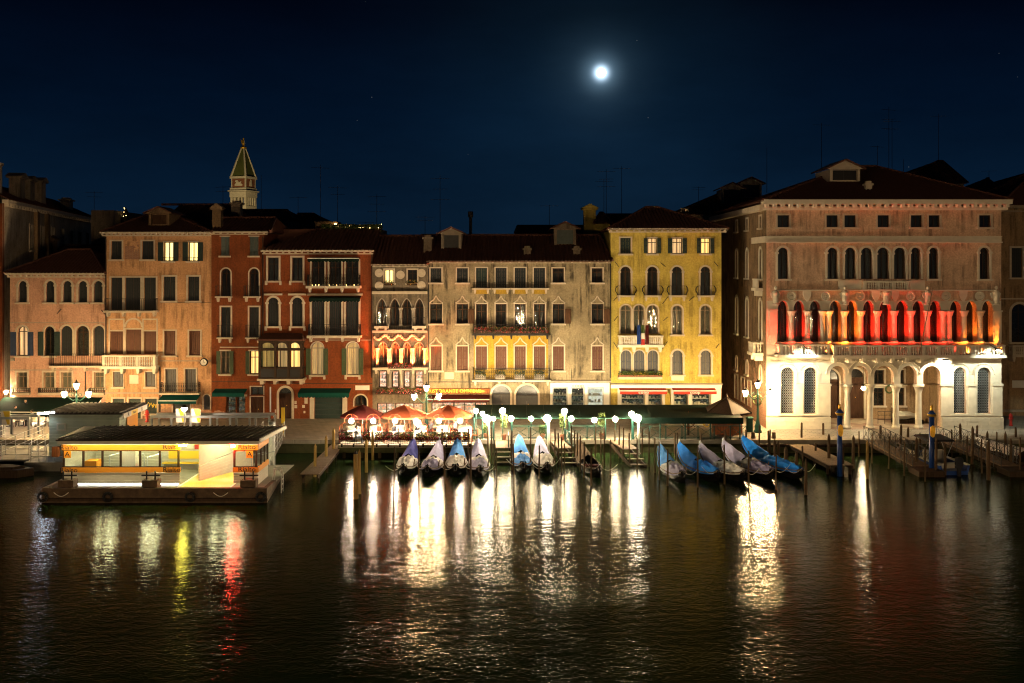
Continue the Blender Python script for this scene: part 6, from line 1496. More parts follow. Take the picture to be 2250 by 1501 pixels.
for px in (1042, 1125, 1200, 1330, 1390, 1505): q.tube((gx(px)-pox, -.12, zf-.03), (gx(px)-pox, dpt, zb-.03), .03)
q.build('frame', 'green_iron', pg)
def lattice(name, label, x0, x1, Y, z=Q, h=.98, bay=1.15, mat='green_iron', group=None, y1=None):
    """railing with crossed bars from (x0,Y) to (x1,y1)"""
    y1 = Y if y1 is None else y1; A_ = Vector((x0, Y, 0)); B_ = Vector((x1, y1, 0)); L = (B_-A_).length; d_ = (B_-A_).normalized()
    o = thing(name, label, 'railing', (x0, Y, z), atan2(d_.y, d_.x), group); n = max(1, round(L/bay)); q = MB(); pm = MB().box(-.035, .035, -.035, .035, 0, h).mesh('post')
    q.box(0, L, -.03, .03, h, h+.05).box(0, L, -.02, .02, .10, .15); q.build('handrail', mat, o)
    for i in range(n+1): inst('post', pm, mat, o, (L*i/n, 0, 0))
    q = MB()
    for i in range(n):
        a, b = L*i/n, L*(i+1)/n; q.tube((a, 0, .14), (b, 0, h), .02, .02, 4).tube((a, 0, h), (b, 0, .14), .02, .02, 4)
    q.build('cross_bars', mat, o); return o
YL = 74.12
for i, (a, b, lb) in enumerate(((1046, 1084, 'short green crossed railing right of the restaurant terrace'), (1124, 1200, 'green crossed railing between the first and second boarding steps'), (1250, 1330, 'green crossed railing between the second and third boarding steps'), (1392, 1640, 'long green crossed railing behind the five slanting gondolas'))): lattice('crossed_railing', lb, PX(a, YL), PX(b, YL), YL, group='green railings of the gondola station')
# lamps of the gondola station
for i, (px, py, lb) in enumerate(((1070, 920, 'left'), (1202, 919, 'middle'), (1400, 918, 'right'))):
    Y = 73.3; o = thing('flood_lamp', 'glaring white flood lamp on a white post, the %s one at the gondola station' % lb, 'lamp', (PX(px+3, Y), Y, -.5), 0, 'flood lamps at the gondola station'); z = PZ(py, Y)+.5
    MB().tube((0, 0, 0), (0, 0, z-.1), .11, .09, 8).build('post', 'cream_board', o); MB().ball((-.1, -.18, z), .28, 14, 8).build('bulb', 'lamp_flood', o, smooth=True); MB().box(-.25, .05, .06, .14, z-.15, z+.2).build('reflector', 'steel', o)
    spot('added_facade_spot', o, (-.1, .3, z), (-.1, 11, z-.9), 4600, (1, .80, .48), 92, 1, .12)  # spot added behind the bulb to brighten the house fronts
for i, (px, py, sz) in enumerate(((1046, 903, .17), (1060, 909, .17), (1084, 920, .16), (1104, 903, .22), (1123, 920, .20), (1167, 920, .18), (1240, 904, .22), (1255, 920, .20), (1306, 923, .19), (1352, 921, .20), (1388, 910, .22))):
    Y = 73.75; o = thing('globe_lamp', 'round glowing globe lamp, %s from the left at the gondola station' % ORD[i], 'lamp', (PX(px, Y), Y, Q), 0, 'globe lamps at the gondola station'); z = PZ(py, Y)-Q
    MB().tube((0, 0, 0), (0, 0, z-sz), .03, .03, 6).build('post', 'green_iron', o); MB().ball((0, 0, z), sz, 10, 6).build('globe', 'lamp_globe', o, smooth=True)
for i, (px, Y) in enumerate(((1068, 74.6), (1107, 74.0), (1192, 74.5), (1236, 74.0), (1322, 74.4))):
    q = MB(); z0, z1 = (.4, 1.0) if i in (0, 2) else (.9, 1.9)
    foliage(q, -.25, .25, -.2, .2, z0, z1, 260, .08); p = thing('potted_plant', 'leafy green plant, %s from the left by the gondola station railing' % ORD[i], 'plant', (PX(px, Y), Y, Q+.003), 0, 'plants at the gondola station'); q.build('foliage', 'leaf_green', p); MB().lathe([(.14, 0), (.2, .4)], 10).build('pot', 'brick_red', p); MB().tube((0, 0, .3), (0, 0, z1-.1), .02).build('stem', 'leaf_green', p)
# boarding steps
def steps(label, pts, w, Y0, Y1):
    o = thing('boarding_steps', label, 'steps', (pts[0], Y0, 0), 0, 'wooden boarding steps'); dx = pts[1]-pts[0]; n = 10
    pl_ = MB().box(-w/2, w/2, -.15, .15, 0, .05).mesh('plank')
    for i in range(n): t = i/(n-1)*.62; inst('plank', pl_, 'plank_wood', o, (dx*t, (Y1-Y0)*t, .93-.06*t))
    for i in range(3):
        t = .72+.13*i; inst('tread', pl_, 'plank_wood', o, (dx*t, (Y1-Y0)*t, .66-.25*i)); 
    q = MB()
    for sd in (-1, 1):
        q.hexa([(sd*w/2*.9-.04, 0, .7), (sd*w/2*.9+.04, 0, .7), (sd*w/2*.9+dx+.04, Y1-Y0, -.2), (sd*w/2*.9+dx-.04, Y1-Y0, -.2), (sd*w/2*.9-.04, 0, .92), (sd*w/2*.9+.04, 0, .92), (sd*w/2*.9+dx+.04, Y1-Y0, .08), (sd*w/2*.9+dx-.04, Y1-Y0, .08)])
        q.tube((sd*w/2*.9+dx*.6, (Y1-Y0)*.6, -1), (sd*w/2*.9+dx*.6, (Y1-Y0)*.6, .9), .06)
    q.build('stringer', 'dark_wood', o); return o
steps('wooden boarding steps beside the fourth covered gondola', (PX(1104, 73.9), PX(1106, 69.6)), 1.05, 73.9, 69.6)
steps('wooden boarding steps left of the uncovered gondola', (PX(1222, 73.9), PX(1254, 69.4)), 1.05, 73.9, 69.4)
steps('wooden boarding steps right of the uncovered gondola', (PX(1355, 73.9), PX(1405, 68.8)), 1.15, 73.9, 68.8)
for i, (px, Y, y1, x1) in enumerate(((1117, 73.9, 71.2, 1117), (1243, 73.9, 71.4, 1262))): lattice('crossed_railing', 'short green hand railing along the %s boarding steps' % ('left', 'middle')[i], PX(px, Y), PX(x1, y1), Y, .85, .9, 1.1, y1=y1, group='green railings of the gondola station')
# hexagonal kiosk
YK2 = 76.9; kk = thing('gondola_kiosk', 'brown wooden hexagonal kiosk with pointed roof at the end of the green canopy', 'kiosk', (PX(1597, YK2), YK2, Q)); hr = 1.22
hexp = [(hr*cos(pi/6+pi*k_/3), hr*sin(pi/6+pi*k_/3)) for k_ in range(6)]
for k_ in range(6):
    a, b = Vector((*hexp[k_], 0)), Vector((*hexp[(k_+1) % 6], 0)); dd = (b-a).normalized(); wl_ = (b-a).length; nn = 9
    for i in range(nn):
        z0_, z1_ = 1.75*i/nn, 1.75*(i+1)/nn-.015; n2 = Vector((dd.y, -dd.x, 0))*.03
        MB().hexa([tuple(a+Vector((0, 0, z0_))), tuple(b+Vector((0, 0, z0_))), tuple(b-n2+Vector((0, 0, z0_))), tuple(a-n2+Vector((0, 0, z0_))), tuple(a+Vector((0, 0, z1_))), tuple(b+Vector((0, 0, z1_))), tuple(b-n2+Vector((0, 0, z1_))), tuple(a-n2+Vector((0, 0, z1_)))]).build('board', 'kiosk_wood', kk)
    o = MB().box(wl_*.2, wl_*.8, -.035, -.004, .75, 1.6).build('hatch', 'brown_shutter', kk, tuple(a)); o.rotation_euler = (0, 0, atan2(dd.y, dd.x))
MB().prismz([(x*.93, y*.93) for x, y in hexp], 0, 1.74).build('core', 'dark_wood', kk)
rr = 1.95; rp = [(rr*cos(pi/6+pi*k_/3), rr*sin(pi/6+pi*k_/3)) for k_ in range(6)]
ro = MB().add([(0, 0, 2.75)]+[(x, y, 1.72) for x, y in rp]+[(x, y, 1.60) for x, y in rp], [(0, 1+k_, 1+(k_+1) % 6) for k_ in range(6)]+[(1+k_, 7+k_, 7+(k_+1) % 6, 1+(k_+1) % 6) for k_ in range(6)]+[(7, 8, 9, 10, 11, 12)]).build('roof', 'dark_wood', kk)
q = MB()
for x, y in rp: q.tube((0, 0, 2.76), (x, y, 1.73), .045)
q.lathe([(.06, 2.7), (.12, 2.8), (.05, 2.9), (.01, 3.1)], 8); q.build('hip_batten', 'dark_wood', ro)
lb_ = MB().path([(.26*cos(2*pi*k_/14), 0, .34*sin(2*pi*k_/14)) for k_ in range(15)], .07, 6).build('life_ring', 'sign_yellow', None, (PX(1553, 74.4), 74.4, Q+1.25)); tag(lb_, 'yellow life ring hanging beside the wooden kiosk', 'life ring')
wh = thing('ship_wheel', 'brown wooden ship wheel under the green canopy', 'wheel', (PX(1513, 76), 76, Q+1.1)); MB().path([(.5*cos(2*pi*k_/16), 0, .5*sin(2*pi*k_/16)) for k_ in range(17)], .04, 5).build('rim', 'kiosk_wood', wh)
q = MB()
for k_ in range(4): q.tube((-.7*cos(pi*k_/4), 0, -.7*sin(pi*k_/4)), (.7*cos(pi*k_/4), 0, .7*sin(pi*k_/4)), .025, .025, 5)
q.build('spokes', 'kiosk_wood', wh); MB().box(-.08, .08, .05, .15, -1.09, .1).build('stand', 'dark_wood', wh)
tb = MB().lathe([(.26, 0), (.26, 1.0), (.3, 1.02), (.3, 1.12), (.1, 1.2)], 12).build('litter_bin', 'green_iron', None, (PX(1647, 77.6), 77.6, Q), 0, True); tag(tb, 'green round litter bin by the street lamp at the palace corner', 'bin')
for px, lb in ((1655, 'left'), (1700, 'right')):
    o = MB().lathe([(.18, 0), (.14, .35), (.17, .4), (.1, .48)], 8).build('mooring_bollard', 'plank_wood', None, (PX(px, 74.6), 74.6, Q+.005)); tag(o, '%s of two short wooden bollards on the quay edge by the palace lamp' % lb, 'bollard', 'quay bollards')
# ------------------------------------------------------------------ gondolas
for n_, c_ in (('tarp_indigo', (.05, .06, .28)), ('tarp_lavender', (.40, .39, .58)), ('tarp_sky', (.07, .28, .72)), ('tarp_blue', (.018, .22, .80)), ('tarp_white', (.72, .70, .67)), ('tarp_grey', (.40, .44, .45)), ('tarp_slate', (.22, .21, .36)), ('tarp_brown', (.13, .085, .05))): simple(n_, c_, .85, 0, .22, 3, .25, .06)
simple('gondola_black', (.012, .011, .010), .25, 0, .3, 3, .05, .5); simple('brass', (.45, .30, .10), .35, .7, .2, 5, .05)
def gondola(tip, stern, label, bow, mid=None, aft=None, ztip=1.55):
    a = Vector((PX(stern[0], YW(stern[1])), YW(stern[1])-.35, 0)); Yb = YW(tip[1], ztip); b = Vector((PX(tip[0], Yb), Yb, 0))
    d = b-a; L = d.length; o = thing('gondola', label, 'gondola', a, atan2(d.y, d.x)-pi/2, 'gondolas moored at the station'); N = 28
    def hb(t): return .03+.64*max(0, sin(pi*(t*.94+.03)))**.72
    def sh(t): return .46+(ztip-.62)*max(0, (t-.55)/.45)**2.1+.26*max(0, (.28-t)/.28)**1.8
    def kl(t): return -.18+(ztip-.72)*max(0, (t-.72)/.28)**2.0+.55*max(0, (.2-t)/.2)**1.6
    q = MB()
    for i in range(N+1):
        t = i/N; y = t*L; w = hb(t); s_, k_ = sh(t), kl(t)
        q.v += [(-w, y, s_), (-w*.93, y, s_*.5+k_*.5), (-w*.6, y, k_+.02), (w*.6, y, k_+.02), (w*.93, y, s_*.5+k_*.5), (w, y, s_)]
        q.v += [(w*.9, y, s_-.03), (w*.7, y, max(k_+.08, min(.12, s_-.1))), (-w*.7, y, max(k_+.08, min(.12, s_-.1))), (-w*.9, y, s_-.03)]
    for i in range(N):
        for j in range(10): q.f.append((i*10+j, i*10+(j+1) % 10, (i+1)*10+(j+1) % 10, (i+1)*10+j))
    q.f.append(tuple(range(10))); q.f.append(tuple(range(N*10+9, N*10-1, -1)))
    q.build('hull', 'gondola_black', o, smooth=False)
    for sd in (-1, 1):
        g_ = MB(); g_.path([(sd*(hb(i/20)+.015), i/20*L, sh(i/20)+.02) for i in range(21)], .035, 5); g_.build('gunwale', 'plank_wood', o)
    # iron prow and curled stern post
    MB().prism([(0, 0), (.05, -.25), (.2, -.25), (.28, .12), (.20, .42), (.02, .52), (-.1, .36), (.04, .30), (.08, .12)], -.02, .02).build('prow_iron', 'steel', o, (0, L-.08, ztip-.3), pi/2)
    q = MB(); q.path([(0, .25-.28*sin(a_), sh(0)-.25+.5*(1-cos(a_))*.62) for a_ in [pi*.62*i/7 for i in range(8)]], .05, 6); q.build('stern_post', 'gondola_black', o)
    def cover(name, t0, t1, crown, p, mat, amp=.05, sag=.0, over=.05):
        q = MB(); n1, n2 = 26, 20; ph = R.uniform(0, 9)
        for i in range(n1+1):
            t = t0+(t1-t0)*i/n1; w = hb(t)+over; s_ = sh(t)
            for j in range(n2+1):
                u = -1+2*j/n2; c = crown(t)*(1-abs(u)**p)
                wr = amp*1.5*(sin(u*6+ph+t*17)*.40+sin(t*47+u*5+ph)*.32+sin(u*17+t*13+ph*2)*.34+sin(u*9-t*29+ph)*.3)*(1-abs(u)**4)
                edge = -.13*max(0, abs(u)-.8)/.2
                q.v.append((u*w, t*L, s_+.035+c+wr+edge))
        for i in range(n1):
            for j in range(n2): k_ = i*(n2+1)+j; q.f.append((k_, k_+1, k_+n2+2, k_+n2+1))
        return q.build(name, mat, o, smooth=True)
    if bow:
        r0 = sh(.54)+.50; r1 = ztip+.02
        cover('bow_cover', .54, .985, lambda t: max(.02, r0+(r1-r0)*((t-.54)/.445)-sh(t)), 1.0, bow, .03)
    if mid: cover('mid_cover', .34, .56, lambda t: .26+.16*sin((t-.34)/.22*pi), 2.6, mid, .07, over=.09)
    if aft: cover('aft_cover', .04, .37, lambda t: .16+.26*max(0, (t-.04)/.33)**.6, 2.4, aft, .08)
    if not mid:
        for t in (.2, .28, .38, .48): MB().box(-hb(t)*.85, hb(t)*.85, t*L-.1, t*L+.1, sh(t)-.16, sh(t)-.11).build('thwart', 'plank_wood', o)
        MB().box(-.5, .5, .42*L-.3, .42*L+.25, .15, .45).build('seat', 'canvas_maroon', o)
    fc = MB().tube((hb(.25), .25*L, sh(.25)), (hb(.25)+.06, .25*L, sh(.25)+.5), .05, .03, 6).build('oar_lock', 'plank_wood', o)
    return o
GON = [((909, 964), (886, 1047), 'gondola with an indigo bow cover and off white aft covers, leftmost of the row', 'tarp_indigo', 'tarp_white', 'tarp_white'),
       ((960, 966), (938, 1050), 'gondola with a dull violet bow cover and dark violet aft cover, second from the left', 'tarp_lavender', 'tarp_white', 'tarp_slate'),
       ((1009, 961), (1001, 1047), 'gondola with a sky blue bow cover and off white aft covers, third from the left', 'tarp_sky', 'tarp_white', 'tarp_white'),
       ((1052, 963), (1055, 1050), 'gondola with a lavender bow cover and grey violet aft cover left of the boarding steps', 'tarp_lavender', 'tarp_white', 'tarp_lavender'),
       ((1145, 955), (1150, 1041), 'gondola with sky blue bow and aft covers right of the first boarding steps', 'tarp_sky', 'tarp_white', 'tarp_sky'),
       ((1186, 958), (1203, 1043), 'gondola with a lavender bow cover and white body cover left of the middle boarding steps', 'tarp_lavender', 'tarp_white', 'tarp_white'),
       ((1274, 966), (1316, 1050), 'uncovered dark gondola with brown bow cloth between two boarding steps', 'tarp_brown', None, None),
       ((1451, 975), (1500, 1062), 'gondola with light blue bow cover and grey body cover, leftmost of the slanting five', 'tarp_sky', 'tarp_grey', 'tarp_lavender'),
       ((1493, 971), (1578, 1060), 'gondola covered wholly in bright blue, second of the slanting five', 'tarp_blue', 'tarp_blue', 'tarp_blue'),
       ((1538, 974), (1636, 1060), 'gondola with a lavender bow cover and pale grey body cover, third of the slanting five', 'tarp_lavender', 'tarp_grey', 'tarp_white'),
       ((1590, 967), (1699, 1058), 'gondola with a lavender bow cover and slate violet aft cover, fourth of the slanting five', 'tarp_lavender', 'tarp_grey', 'tarp_slate'),
       ((1634, 957), (1762, 1056), 'gondola covered in vivid blue, rightmost of the slanting five', 'tarp_blue', 'tarp_blue', 'tarp_blue')]
for g_ in GON:
    o = gondola(*g_); o.rotation_euler[1] = R.uniform(-.05, .05); o.rotation_euler[2] += R.uniform(-.02, .02)
    for sd in (-1, 1):
        a_ = Vector((0, .15, .85)); b_ = Vector((sd*R.uniform(.9, 1.3), R.uniform(-.2, .5), R.uniform(.7, 1.3)))
        MB().path([a_.lerp(b_, k_/8)-Vector((0, 0, .35*sin(pi*k_/8))) for k_ in range(9)], .014, 4).build('mooring_rope', 'canvas_white', o)
# ------------------------------------------------------------------ mooring poles
def pole(px, yt, yb, wpx, label, mat='pole_wood', cap=None, group='mooring poles'):
    Y = YW(yb); s_ = Y/FPX; h = PZ(yt, Y); r_ = max(.035, wpx*s_/2)
    o = thing('mooring_pole', label, 'pole', (PX(px, Y), Y, 0), R.uniform(0, 6), group); lean = (R.uniform(-.05, .05)*1.2, R.uniform(-.05, .05)); q = MB(); n = 7; pts = []
    for i in range(6): t = i/5; pts.append((lean[0]*(t*h)*.5+R.uniform(-.012, .012), lean[1]*t*h*.5+R.uniform(-.012, .012), -1.2+(h+1.2)*t))
    for i in range(5): q.tube(pts[i], pts[i+1], r_*(1.12-.05*i)*R.uniform(.97, 1.03), r_*(1.07-.05*i), n, i in (0, 4))
    q.build('shaft', mat, o)
    tp = Vector(pts[-1])
    if wpx >= 6: MB().lathe([(r_*.86, 0), (r_*.55, .10), (r_*.12, .22)], 8, tp).build('pole_head', cap or mat, o)
    elif True: MB().lathe([(r_*.8, -.01), (r_*.3, .05)], 6, tp).build('pole_head', mat, o)
    return o
CLUSTERS = [
 ('thick lamplit toned pole along the jetty left of the restaurant', 'pole_lit_yellow', [(692, 982, 1048, 7), (717, 963, 1025, 7), (733, 946, 1008, 7)]),  # golden lamplight on these poles is part of their colour
 ('lamplit toned mooring pole before the restaurant terrace', 'pole_lit_yellow', [(782, 997, 1096, 11), (791, 995, 1085, 6), (805, 971, 1038, 7), (819, 951, 1011, 6)]),
 ('thin dark mooring pole among the four left covered gondolas', 'pole_wood', [(864.5, 983, 1100, 3.2), (874, 942, 1003, 3.4), (920.5, 980, 1085, 3.6), (925, 945, 1002, 3.6), (971, 942, 1016, 4), (978, 983, 1063, 3.6), (1028.5, 943, 1022, 4), (1033, 975, 1077, 4)]),
 ('thin dark mooring pole left of the first boarding steps', 'pole_wood', [(1072.5, 936, 1003, 3.4), (1080, 940, 1019, 3.6), (1086, 967, 1033, 3.2), (1091, 985, 1063, 3.2)]),
 ('thin mooring pole between the first and middle boarding steps', 'pole_wood', [(1124, 947, 1033, 4.4), (1130, 976, 1085, 3.6), (1167, 939, 1011, 4.2), (1184, 980, 1052, 3.6), (1219, 943, 1019, 3.4)]),
 ('thin dark mooring pole on the left of the uncovered gondola', 'pole_wood', [(1228, 952, 1022, 3.2), (1235, 961, 1038, 3.2), (1241, 976, 1051, 3.2), (1257, 937, 1015, 3.8), (1263.5, 947, 1017, 3.4), (1270, 952, 1025, 3.4), (1275, 959, 1036, 3.4), (1283.5, 972, 1049, 3.4), (1298, 985, 1068, 4)]),
 ('thin mooring pole right of the uncovered gondola', 'pole_wood', [(1308, 937, 1004, 3.8), (1320, 949, 1012, 3.2), (1329, 949, 1023, 3.6), (1342, 967, 1044, 3.4), (1350, 945, 999, 3.2), (1359.5, 935, 1007, 3.8), (1369, 941, 1015, 3.4)]),
 ('thin mooring pole right of the right boarding steps', 'pole_wood', [(1384, 952, 1023, 3.4), (1401, 963, 1033, 3.2), (1412.5, 945, 1012, 3.8), (1426, 949, 1025, 3.8), (1439, 963, 1039, 3.4), (1449, 972, 1055, 3.4)]),
 ('thin dark mooring pole among the five slanting gondolas', 'pole_wood', [(1467, 988, 1068, 4.2), (1484, 952, 1004, 4), (1488, 952, 1012, 3.6), (1534, 987, 1071, 4), (1540, 952, 1009, 3.6), (1592, 978, 1064, 4), (1594, 948, 1003, 5), (1639, 945, 1007, 4.4), (1645, 992, 1071, 4)]),
 ('wooden mooring pole right of the slanting gondolas', 'pole_wood', [(1668, 935, 999, 3.8), (1688, 947, 1004, 4.4), (1692, 944, 1007, 3.6), (1703, 971, 1033, 6.5), (1705, 1000, 1076, 3.4), (1710, 976, 1033, 7), (1727, 988, 1039, 10), (1751, 998, 1049, 8), (1765, 981, 1040, 4.4), (1771, 1015, 1087, 7)]),
 ('thick wooden pole of the jetty before the palace', 'pole_wood', [(1761, 930, 991, 5), (1791, 975, 1012, 5), (1810, 931, 984, 5.5), (1821, 960, 1029, 7), (1850, 984, 1042, 7), (1875, 963, 1029, 7)]),
 ('yellow painted pole in the water in front of the palace portico', 'pole_lit_yellow', [(1905, 975, 1052, 7)]),
 ('thick dark pole along the left iron footbridge', 'pole_wood', [(1934, 936, 992, 5.5), (1978, 938, 1008, 6), (1994, 944, 990, 6), (2013, 967, 1032, 6.5), (2022, 957, 1000, 6)]),
 ('thin dark pole in the water between the blue painted poles', 'pole_wood', [(1888, 948, 1004, 3.6), (1916, 955, 1018, 3.4), (1952, 960, 1030, 3.6), (1986, 972, 1046, 3.6), (2032, 985, 1058, 3.8)]),
 ('thin dark pole near the right edge of the water', 'pole_wood', [(2092, 945, 1004, 3.6), (2124, 958, 1032, 3.6), (2158, 966, 1040, 3.6), (2190, 950, 1016, 3.6), (2240, 962, 1044, 4)]),
 ('wooden pole around the small motor boat', 'pole_wood', [(2056, 969, 1044, 6.5), (2077.5, 980, 1044, 6.5), (2111.5, 936, 1000, 6), (2135, 943, 1020, 6.5)]),
 ('wooden pole around the right iron footbridge', 'pole_wood', [(2147, 936, 990, 5.5), (2169, 953, 1000, 6), (2172.5, 975, 1055, 9), (2208, 954, 1010, 6), (2221, 970, 1032, 7), (2231, 940, 990, 5)])]
for lb, mt, ps_ in CLUSTERS:
    for i, (a, b, c, d_) in enumerate(ps_): pole(a, b, c, d_, lb if len(ps_) == 1 else '%s, %s from the left' % (lb, ORD[i]), mt, 'iron' if a == 782 else None)
def striped_pole(px, yt, yb, label):
    Y = YW(yb); h = PZ(yt, Y); r_ = .165; o = thing('painted_pole', label, 'pole', (PX(px, Y), Y, 0), 0, 'blue painted poles')
    MB().lathe([(r_*1.05, -1.2), (r_, h-.75)], 14).build('shaft', 'blue_paint', o, smooth=True)
    MB().lathe([(r_*1.1, h-.78), (r_*1.75, h-.66), (r_*1.8, h-.6), (r_*1.2, h-.58)], 14).build('gold_collar', 'gold', o, smooth=True)
    MB().lathe([(r_*1.7, h-.595), (r_*1.1, h-.48), (r_*.5, h-.36)], 14).build('dark_cap', 'blue_paint', o, smooth=True)
    MB().lathe([(r_*.5, h-.36), (r_*.62, h-.28), (r_*.3, h-.2), (r_*.55, h-.12), (r_*.2, h-.02), (.005, h)], 10).build('finial', 'gold', o, smooth=True)
    q = MB().prism([(-.14, .3), (0, .42), (.14, .3), (.17, 0), (.12, -.3), (0, -.4), (-.12, -.3), (-.17, 0)], -r_-.05, -r_+.04); q.prism([(-.07, .2), (.07, .2), (.06, -.12), (0, -.22), (-.06, -.12)], -r_-.08, -r_-.051); c_ = q.build('crest', 'gold', o, (0, 0, h-1.75)); return o
striped_pole(1845, 887, 1046, 'tall blue painted pole with gold finial and crest beside the wooden jetty'); striped_pole(2047, 890, 1040, 'tall blue painted pole with gold finial and crest beside the motor boat')
# ------------------------------------------------------------------ jetties
def jetty(label, X0a, X1a, Ya, X0b, X1b, Yb, z=.7, pw=.24):
    o = thing('jetty', label, 'jetty', ((X0a+X1a)/2, Ya, z)); n = int(abs(Yb-Ya)/pw); c = o.location
    for i in range(n):
        t0, t1 = i/n, (i+.93)/n
        def pt(xa_, xb_, t): return (xa_+(xb_-xa_)*t-c.x, (Yb-Ya)*t)
        a, b, c2, d_ = pt(X0a, X0b, t0), pt(X1a, X1b, t0), pt(X1a, X1b, t1), pt(X0a, X0b, t1); zz = R.uniform(-.006, .006)
        MB().hexa([(*a, -.06+zz), (*b, -.06+zz), (*c2, -.06+zz), (*d_, -.06+zz), (*a, zz), (*b, zz), (*c2, zz), (*d_, zz)]).build('plank', 'plank_wood', o)
    q = MB()
    for sd, (xa_, xb_) in enumerate(((X0a+.05, X0b+.05), (X1a-.15, X1b-.15))): q.hexa([(xa_-c.x, 0, -.3), (xa_+.1-c.x, 0, -.3), (xb_+.1-c.x, Yb-Ya, -.3), (xb_-c.x, Yb-Ya, -.3), (xa_-c.x, 0, -.07), (xa_+.1-c.x, 0, -.07), (xb_+.1-c.x, Yb-Ya, -.07), (xb_-c.x, Yb-Ya, -.07)])
    q.build('joist', 'dark_wood', o); q = MB()
    for t in (.3, .65, .95):
        for xa_, xb_ in ((X0a+.1, X0b+.1), (X1a-.1, X1b-.1)): q.tube((xa_+(xb_-xa_)*t-c.x, (Yb-Ya)*t, -2), (xa_+(xb_-xa_)*t-c.x, (Yb-Ya)*t, -.08), .09)
    q.build('pile', 'dark_wood', o); return o
jetty('plain wooden jetty reaching into the canal in front of the palace', 20.4, 22.0, 73.9, 20.9, 22.6, 66.2)
jetty('plain wooden jetty reaching into the canal left of the restaurant terrace', -13.3, -12.4, 73.9, -13.4, -12.2, 63.3)
fd = MB().box(PX(1645, 73.6), PX(1735, 73.6), 73.55, 73.95, .55, .75).box(PX(1780, 73.6), PX(1890, 73.6), 73.55, 73.95, .55, .75).build('quay_fender', 'dark_wood', None); tag(fd, 'dark timber fender beams along the quay edge before the palace', 'fender')
def footbridge(label, Xa, Ya, Xb, Yb, w, za=1.0, zb=.45):
    o = thing('iron_footbridge', label, 'footbridge', (Xa, Ya, 0), 0, 'iron footbridges by the palace'); n = 30
    for i in range(n):
        t0, t1 = i/n, (i+.93)/n; f_ = lambda t: ((Xb-Xa)*t, (Yb-Ya)*t, za+(zb-za)*t); a, b = f_(t0), f_(t1)
        MB().hexa([(a[0], a[1], a[2]-.06), (a[0]+w, a[1], a[2]-.06), (b[0]+w, b[1], b[2]-.06), (b[0], b[1], b[2]-.06), a, (a[0]+w, a[1], a[2]), (b[0]+w, b[1], b[2]), b]).build('plank', 'plank_wood', o)
    for dx in (0, w):
        q = MB(); nb_ = 9; h = 1.0
        for i in range(nb_+1):
            t = i/nb_; p = Vector(((Xb-Xa)*t+dx, (Yb-Ya)*t, za+(zb-za)*t)); q.tube(p-Vector((0, 0, .3)), p+Vector((0, 0, h)), .025, .025, 5)
            if i < nb_:
                t2 = (i+1)/nb_; p2 = Vector(((Xb-Xa)*t2+dx, (Yb-Ya)*t2, za+(zb-za)*t2)); up = Vector((0, 0, 1))
                q.tube(p+up*h, p2+up*h, .025, .025, 5).tube(p+up*.12, p2+up*.12, .02, .02, 5)
                q.tube(p+up*.12, p2+up*h, .014, .014, 4).tube(p+up*h, p2+up*.12, .014, .014, 4); m_ = (p+p2)/2+up*(h*.56)
                q.path([m_+Vector((0, .2*cos(2*pi*k_/8), .2*sin(2*pi*k_/8))) for k_ in range(9)], .012, 4)
        q.build('railing', 'dark_steel', o)
    q = MB()
    for dx in (.05, w-.15): q.hexa([(dx, 0, za-.3), (dx+.1, 0, za-.3), (Xb-Xa+dx+.1, Yb-Ya, zb-.3), (Xb-Xa+dx, Yb-Ya, zb-.3), (dx, 0, za-.07), (dx+.1, 0, za-.07), (Xb-Xa+dx+.1, Yb-Ya, zb-.07), (Xb-Xa+dx, Yb-Ya, zb-.07)])
    q.build('girder', 'dark_wood', o)
    MB().box(Xb-Xa-.2, Xb-Xa+w+.3, Yb-Ya-1.6, Yb-Ya+.2, -.3, zb-.08).build('float', 'dark_wood', o)
    q = MB()
    for t in (.45, .6, .72, .85):
        X = (Xb-Xa)*t+w+.25; Yq = (Yb-Ya)*t; q.path([(X, Yq, -.5), (X, Yq, 1.5), (X+.06, Yq, 1.58), (X+.16, Yq, 1.58), (X+.22, Yq, 1.5), (X+.22, Yq, -.5)], .03, 5)
    q.build('guide_hoop', 'dark_steel', o); return o
footbridge('iron railed footbridge sloping to a float left of the motor boat', PX(1898, 74.2), 74.2, PX(2005, 67.2), 67.2, 1.2)
footbridge('iron railed footbridge sloping to a float right of the motor boat', PX(2058, 74.2), 74.2, PX(2200, 67.2), 67.2, 1.3)
# ------------------------------------------------------------------ motor boat
mbt = thing('motor_boat', 'small white and blue motor boat with navy sunshade and black outboard engine', 'boat', (PX(2098, 66.3), 66.3, 0), radians(5))
def boat_hull(mb, L, w, z0, z1, n=14):
    for i in range(n+1):
        t = i/n; y = L*t; b = w/2*(1-max(0, (t-.45)/.55)**2.2); s_ = z1+.25*max(0, t-.4); mb.v += [(-b, y, s_), (-b*.8, y, z0+.3*max(0, t-.6)), (b*.8, y, z0+.3*max(0, t-.6)), (b, y, s_), (b*.88, y, s_), (b*.8, y, z1-.35), (-b*.8, y, z1-.35), (-b*.88, y, s_)]
    for i in range(n):
        for j in range(8): mb.f.append((i*8+j, i*8+(j+1) % 8, (i+1)*8+(j+1) % 8, (i+1)*8+j))
    mb.f.append(tuple(range(8))); return mb
boat_hull(MB(), 5.2, 2.1, -.2, .62).build('hull', 'blue_paint', mbt); q = MB()
for sd in (-1, 1): q.box(sd*.95-.14, sd*.95+.14, .05, 3.0, .625, .68)
q.box(-.9, .9, .7, 1.1, .3, .62).box(-.7, .7, 2.6, 3.0, .3, 1.15); q.build('coaming', 'cream_board', mbt)
MB().box(-.6, .6, 2.95, 3.02, 1.15, 1.55).build('windscreen', 'pane', mbt)
